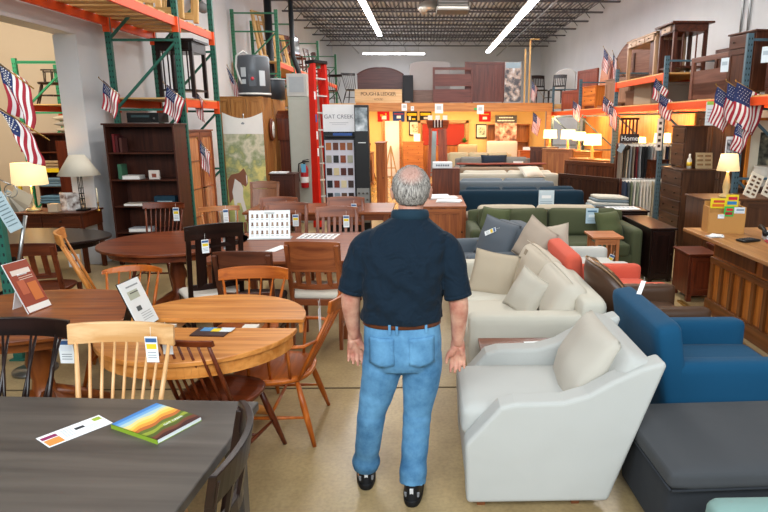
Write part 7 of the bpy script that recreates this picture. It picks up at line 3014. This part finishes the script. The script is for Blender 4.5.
for sx in (-1, 1):
    mb = MB()
    ell(mb, (hx + sx * 0.031, hy + 0.090, hz + 0.006), (0.013, 0.010, 0.009), plain('#e8e4de', 0.2), 12, 8)
    ell(mb, (hx + sx * 0.031, hy + 0.0985, hz + 0.006), (0.005, 0.003, 0.005), plain('#3b2b20', 0.2), 10, 6)
    mb.build('eye', None, man)

# hair: short grey cap, thin on the crown
HAIR, _n, _l, _b = _base('grey_hair', 0.75, 0, srgb('#8d8780'))
_tc = _n.new('ShaderNodeTexCoord')
_mp = _n.new('ShaderNodeMapping')
_mp.inputs['Scale'].default_value = (1, 1, 0.16)
_no = _n.new('ShaderNodeTexNoise')
_no.inputs['Scale'].default_value = 190
_no.inputs['Detail'].default_value = 3
_cr = _n.new('ShaderNodeValToRGB')
_cr.color_ramp.elements[0].position = 0.34
_cr.color_ramp.elements[0].color = (*srgb('#4a4541'), 1)
_cr.color_ramp.elements[1].position = 0.66
_cr.color_ramp.elements[1].color = (*srgb('#b5aea6'), 1)
_bp = _n.new('ShaderNodeBump')
_bp.inputs['Distance'].default_value = 0.006
_l.new(_tc.outputs['Object'], _mp.inputs['Vector'])
_l.new(_mp.outputs['Vector'], _no.inputs['Vector'])
_l.new(_no.outputs['Fac'], _cr.inputs['Fac'])
_l.new(_no.outputs['Fac'], _bp.inputs['Height'])
_l.new(_cr.outputs['Color'], _b.inputs['Base Color'])
_l.new(_bp.outputs['Normal'], _b.inputs['Normal'])
_geo = _n.new('ShaderNodeVectorMath')
_geo.operation = 'DISTANCE'
_geo.inputs[1].default_value = (0.052, -0.045, 1.715)
_mr = _n.new('ShaderNodeMapRange')
_mr.inputs['From Min'].default_value = 0.035
_mr.inputs['From Max'].default_value = 0.075
_mr.inputs['To Min'].default_value = 0.75
_mr.inputs['To Max'].default_value = 0.0
_mx = _n.new('ShaderNodeMix')
_mx.data_type = 'RGBA'
_mx.inputs['B'].default_value = (*srgb('#c08f7e'), 1)
_l.new(_tc.outputs['Object'], _geo.inputs[0])
_l.new(_geo.outputs['Value'], _mr.inputs['Value'])
_l.new(_mr.outputs['Result'], _mx.inputs['Factor'])
_l.new(_cr.outputs['Color'], _mx.inputs['A'])
_l.new(_mx.outputs['Result'], _b.inputs['Base Color'])
mb = MB()
nu, nv = 44, 30
rnd = random.Random(2)
vs, fs = [], []
for j in range(nv + 1):
    th = 0.02 + (pi * 0.74) * j / nv
    for i in range(nu):
        a = 2 * pi * i / nu
        d = Vector((sin(th) * cos(a), sin(th) * sin(a), cos(th)))
        bump = 0.0022 * sin(a * 17 + th * 9) + 0.0018 * sin(a * 29 - th * 23)
        r = Vector((0.0945, 0.111, 0.109))
        low = -0.02 if d.z < 0 else 0
        p = Vector((hx + d.x * (r.x + bump + low * 0.2), hy - 0.004 + d.y * (r.y + bump), hz + 0.018 + d.z * (r.z + bump)))
        if d.z < -0.2:   # the nape draws in towards the neck
            k = (-d.z - 0.2)
            p.x = hx + (p.x - hx) * (1 - 0.10 * k)
        vs.append(p)
for j in range(nv):
    for i in range(nu):
        i2 = (i + 1) % nu
        am = 2 * pi * (i + 0.5) / nu
        thm = 0.02 + (pi * 0.74) * (j + 0.5) / nv
        dy, dz = sin(thm) * sin(am), cos(thm)
        if dy > 0.35 and dz < 0.62:      # leave the face free
            continue
        if dz < -0.05 and dy > -0.05:      # around the ears
            continue
        # thin crown: bare spot seen from behind
        cx_ = sin(thm) * cos(am)
        fs.append((j * nu + i, j * nu + i2, (j + 1) * nu + i2, (j + 1) * nu + i))
mb.faces(vs, fs, None, True)
hr = mb.build('hair', HAIR, man)
so = hr.modifiers.new('solid', 'SOLIDIFY')
so.thickness = 0.014
so.offset = -1
mb = MB()   # fine combed strands over the thin crown
for q in range(120):
    a = rnd.uniform(0, 2 * pi)
    rr_ = rnd.uniform(0, 0.36)
    dx0, dy0 = rr_ * cos(a) * 0.9, -0.32 + rr_ * sin(a)
    dz0 = math.sqrt(max(0.02, 1 - dx0 ** 2 - dy0 ** 2))
    p = Vector((hx + dx0 * 0.0885, hy - 0.004 + dy0 * 0.105, hz + 0.018 + dz0 * 0.1035))
    q_ = p + Vector((rnd.uniform(-0.006, 0.006), -0.020, -0.006))
    mb.tube([p, (p + q_) / 2 + Vector((0, 0, 0.001)), q_], 0.0006, seg=4, cap=False)
tag(mb.build('strands', HAIR, hr), kind='stuff')

# polo shirt
NAVY = fabric('#091d2c', 0.9).copy()
NAVY.name = 'navy_knit'
for _nn in NAVY.node_tree.nodes:
    if _nn.type == 'BUMP' and _nn.inputs['Distance'].default_value > 0.01:
        _nn.inputs['Strength'].default_value = 0.9
        _nn.inputs['Distance'].default_value = 0.035
    if _nn.type == 'TEX_NOISE' and _nn.inputs['Scale'].default_value < 10:
        _nn.inputs['Scale'].default_value = 7
        _nn.inputs['Distortion'].default_value = 1.4


def shirt_fold(p, a):
    f = 0.0
    z = p.z
    back = max(0, -sin(a))
    f += 0.012 * noise.noise(Vector((p.x * 5, 3 * a, z * 16 + 9 * abs(p.x))))
    f += 0.004 * sin(38 * z + 9 * p.x + 3 * sin(7 * p.x)) * (1.15 - abs(z - 1.02) * 2.2 if abs(z - 1.02) < 0.45 else 0.15)
    f += 0.006 * sin(24 * p.x + 11 * (z - 1.3)) * max(0, 1 - abs(z - 1.18) * 3.5)
    f -= 0.010 * back * math.exp(-((p.x - 0.02) / 0.03) ** 2) * max(0, 1 - abs(z - 1.22) * 4)
    return f


mb = MB()
shirt = [(0.0, 0.0, 0.985, 0.208, 0.155), (0.0, 0.0, 1.01, 0.204, 0.157), (-0.002, 0.0, 1.06, 0.196, 0.157), (0.004, -0.002, 1.15, 0.203, 0.155), (0.014, -0.004, 1.25, 0.214, 0.150),
         (0.022, -0.002, 1.33, 0.222, 0.138), (0.026, 0.0, 1.385, 0.212, 0.118), (0.030, 0.004, 1.430, 0.172, 0.100), (0.036, 0.008, 1.465, 0.120, 0.086), (0.040, 0.010, 1.492, 0.085, 0.076)]
loft(mb, shirt, seg=64, fold=shirt_fold)
sf = lambda p: 0.010 * noise.noise(Vector((p.x * 12, 2.0, p.z * 22)))
smooth_tube(mb, [(-0.10, 0.0, 1.375), (-0.170, 0.0, 1.345), (-0.216, -0.008, 1.24), (-0.242, -0.012, 1.135)], [0.060, 0.074, 0.070, 0.068], seg=28, fold=sf)
smooth_tube(mb, [(0.150, 0.0, 1.370), (0.220, -0.004, 1.335), (0.256, -0.020, 1.22), (0.276, -0.030, 1.110)], [0.060, 0.074, 0.070, 0.068], seg=28, fold=sf)
sh_ = mb.build('polo_shirt', NAVY, man)
skin_mods(sh_, 0.0065, 2, 0.4)
mb = MB()
pts = [(0.045 + 0.079 * cos(a), 0.016 + 0.076 * sin(a), 1.508 - 0.012 * sin(a)) for a in [2 * pi * q / 28 for q in range(28)]]
pts = [(x, y, z - 0.010) for x, y, z in pts]
mb.tube(pts, 0.015, seg=8, closed=True, flat=1.9)
col_ = mb.build('collar', fabric('#16303f', 0.85), sh_)
for pth, rr_ in ((((-0.241, -0.012, 1.140), (-0.246, -0.012, 1.122)), 0.0695), (((0.275, -0.030, 1.116), (0.279, -0.031, 1.098)), 0.0695)):
    mb = MB()
    mb.tube(pth, rr_, seg=28)
    mb.build('cuff', NAVY, sh_)

# jeans
DEN, _n, _l, _b = _base('denim', 0.85, 0, srgb('#4f86ad'))
_tc = _n.new('ShaderNodeTexCoord')
_no = _n.new('ShaderNodeTexNoise')
_no.inputs['Scale'].default_value = 6
_no.inputs['Detail'].default_value = 8
_no.inputs['Roughness'].default_value = 0.65
_cr = _n.new('ShaderNodeValToRGB')
_cr.color_ramp.elements[0].position = 0.3
_cr.color_ramp.elements[0].color = (*srgb('#29587f'), 1)
_cr.color_ramp.elements[1].position = 0.7
_cr.color_ramp.elements[1].color = (*srgb('#669abf'), 1)
_bp = _n.new('ShaderNodeBump')
_bp.inputs['Strength'].default_value = 0.3
_bp.inputs['Distance'].default_value = 0.01
_l.new(_tc.outputs['Object'], _no.inputs['Vector'])
_l.new(_no.outputs['Fac'], _cr.inputs['Fac'])
_l.new(_cr.outputs['Color'], _b.inputs['Base Color'])
_l.new(_no.outputs['Fac'], _bp.inputs['Height'])
_l.new(_bp.outputs['Normal'], _b.inputs['Normal'])


def jf(p):
    z = p.z
    k = 0.3 + 1.0 * max(0, 1 - abs(z - 0.46) * 6) + 1.3 * max(0, 1 - abs(z - 0.14) * 8)
    return 0.010 * k * noise.noise(Vector((p.x * 9, p.y * 9 + 3 * p.x, z * 17)))


mb = MB()
loft(mb, [(0.0, 0.0, 0.73, 0.165, 0.118), (0.002, -0.002, 0.78, 0.190, 0.135), (0.002, -0.002, 0.86, 0.196, 0.140), (0.0, 0.0, 0.95, 0.190, 0.137), (0.0, 0.0, 1.02, 0.184, 0.132)], seg=48)
smooth_tube(mb, [(-0.095, 0, 0.80), (-0.108, 0.0, 0.70), (-0.135, 0.015, 0.58), (-0.165, 0.02, 0.46), (-0.185, 0.04, 0.32), (-0.205, 0.07, 0.18), (-0.212, 0.085, 0.105)],
            [0.103, 0.101, 0.090, 0.078, 0.070, 0.068, 0.071], seg=32, fold=jf, sub=9)
smooth_tube(mb, [(0.098, 0, 0.80), (0.098, 0.0, 0.70), (0.086, 0.01, 0.58), (0.072, 0.01, 0.46), (0.062, -0.01, 0.32), (0.050, -0.05, 0.18), (0.046, -0.07, 0.105)],
            [0.103, 0.101, 0.090, 0.079, 0.071, 0.069, 0.073], seg=32, fold=jf, sub=9)
je = mb.build('jeans', DEN, man)
skin_mods(je, 0.0065, 2, 0.5)
for sx, x in ((-1, -0.098), (1, 0.100)):
    mb = MB()
    vs, fs = [], []
    nx, nz = 8, 8
    for i in range(nx + 1):
        for j in range(nz + 1):
            xx = x - 0.062 + 0.124 * i / nx
            zz = 0.785 + 0.135 * j / nz - (0.02 * (1 - abs(2 * i / nx - 1)) * (1 - j / nz))
            u = max(-0.999, min(0.999, xx / 0.197))
            y = -0.002 - 0.1405 * (1 - abs(u) ** 2.3) ** (1 / 2.3) - 0.0035 + (0.86 - zz) * 0.0 + (0.008 if zz < 0.77 else 0)
            vs.append((xx, y, zz))
    for i in range(nx):
        for j in range(nz):
            a = i * (nz + 1) + j
            fs.append((a, a + nz + 1, a + nz + 2, a + 1))
    mb.faces(vs, fs, None, True)
    pk = mb.build('back_pocket', DEN, je)
    so = pk.modifiers.new('solid', 'SOLIDIFY')
    so.thickness = 0.005
    mb = MB()
    edge = [vs[i * (nz + 1) + nz] for i in range(nx + 1)]
    edge2 = [vs[i * (nz + 1)] for i in range(nx + 1)]
    st = [edge2[0]] + [vs[j] for j in range(nz + 1)] + edge[1:] + [vs[nx * (nz + 1) + j] for j in range(nz, -1, -1)] + edge2[::-1]
    mb.tube([Vector(v) + Vector((0, -0.003, 0)) for v in st], 0.0022, seg=5)
    mb.build('stitching', plain('#35607f', 0.8), pk)
mb = MB()
pts = []
for q in range(48):
    a = 2 * pi * q / 48
    x = math.copysign(abs(cos(a)) ** (2 / 2.3), cos(a)) * 0.186
    y = math.copysign(abs(sin(a)) ** (2 / 2.3), sin(a)) * 0.134
    pts.append((x, y))
vs, fs = [], []
for (x, y) in pts:
    for k, z in ((1.055, 0.965), (1.050, 1.003), (0.99, 1.003), (0.99, 0.965)):
        vs.append((x * k, y * k, z))
n = len(pts)
for i in range(n):
    j = (i + 1) % n
    for k in range(4):
        k2 = (k + 1) % 4
        fs.append((i * 4 + k, j * 4 + k, j * 4 + k2, i * 4 + k2))
mb.faces(vs, fs, None, True)
mb.build('belt', plain('#6a3a24', 0.4), man)
for x in (-0.055, -0.02, 0.12):
    mb = MB()
    yb_ = -0.134 * (1 - abs(x / 0.186) ** 2.3) ** (1 / 2.3) - 0.008
    mb.box((x, yb_ - 0.004, 0.968), (0.012, 0.006, 0.05))
    mb.build('belt_loop', DEN, je)

# sneakers
for (ax, ay, rot, lift) in ((-0.214, 0.10, 6, 0.0), (0.046, -0.055, -4, 0.0)):
    mb = MB()
    loft(mb, [(0, 0.070, 0.0, 0.049, 0.150), (0, 0.070, 0.014, 0.053, 0.156), (0, 0.070, 0.034, 0.052, 0.154)], seg=28, e=2.6)
    s_ = mb.build('sole', plain('#101012', 0.6), man, (ax, ay, 0.0), (0, 0, R(rot)))
    mb = MB()
    loft(mb, [(0, 0.070, 0.028, 0.050, 0.150), (0, 0.065, 0.05, 0.049, 0.142), (0, 0.040, 0.078, 0.046, 0.112), (0, 0.006, 0.105, 0.043, 0.074), (0, 0.0, 0.128, 0.042, 0.058)], seg=28, e=2.4)
    sh2 = mb.build('shoe', plain('#15161a', 0.5), man, (ax, ay, 0.0), (0, 0, R(rot)))
    mb = MB()
    mb.box((0, -0.072, 0.085), (0.018, 0.006, 0.04), plain('#dfe0e2', 0.5), (R(14), 0, 0))
    mb.box((-0.032, -0.056, 0.060), (0.012, 0.006, 0.03), plain('#8b8d92', 0.5), (R(14), 0, R(-30)))
    mb.box((0.032, -0.056, 0.060), (0.012, 0.006, 0.03), plain('#8b8d92', 0.5), (R(14), 0, R(30)))
    mb.build('heel_mark', None, sh2)
    mb = MB()
    for q in range(4):
        mb.tube([(-0.022, 0.06 + 0.022 * q, 0.082 - 0.012 * q), (0.022, 0.064 + 0.022 * q, 0.082 - 0.012 * q)], 0.003, seg=5)
    mb.build('laces', plain('#c9c9c9', 0.6), sh2)
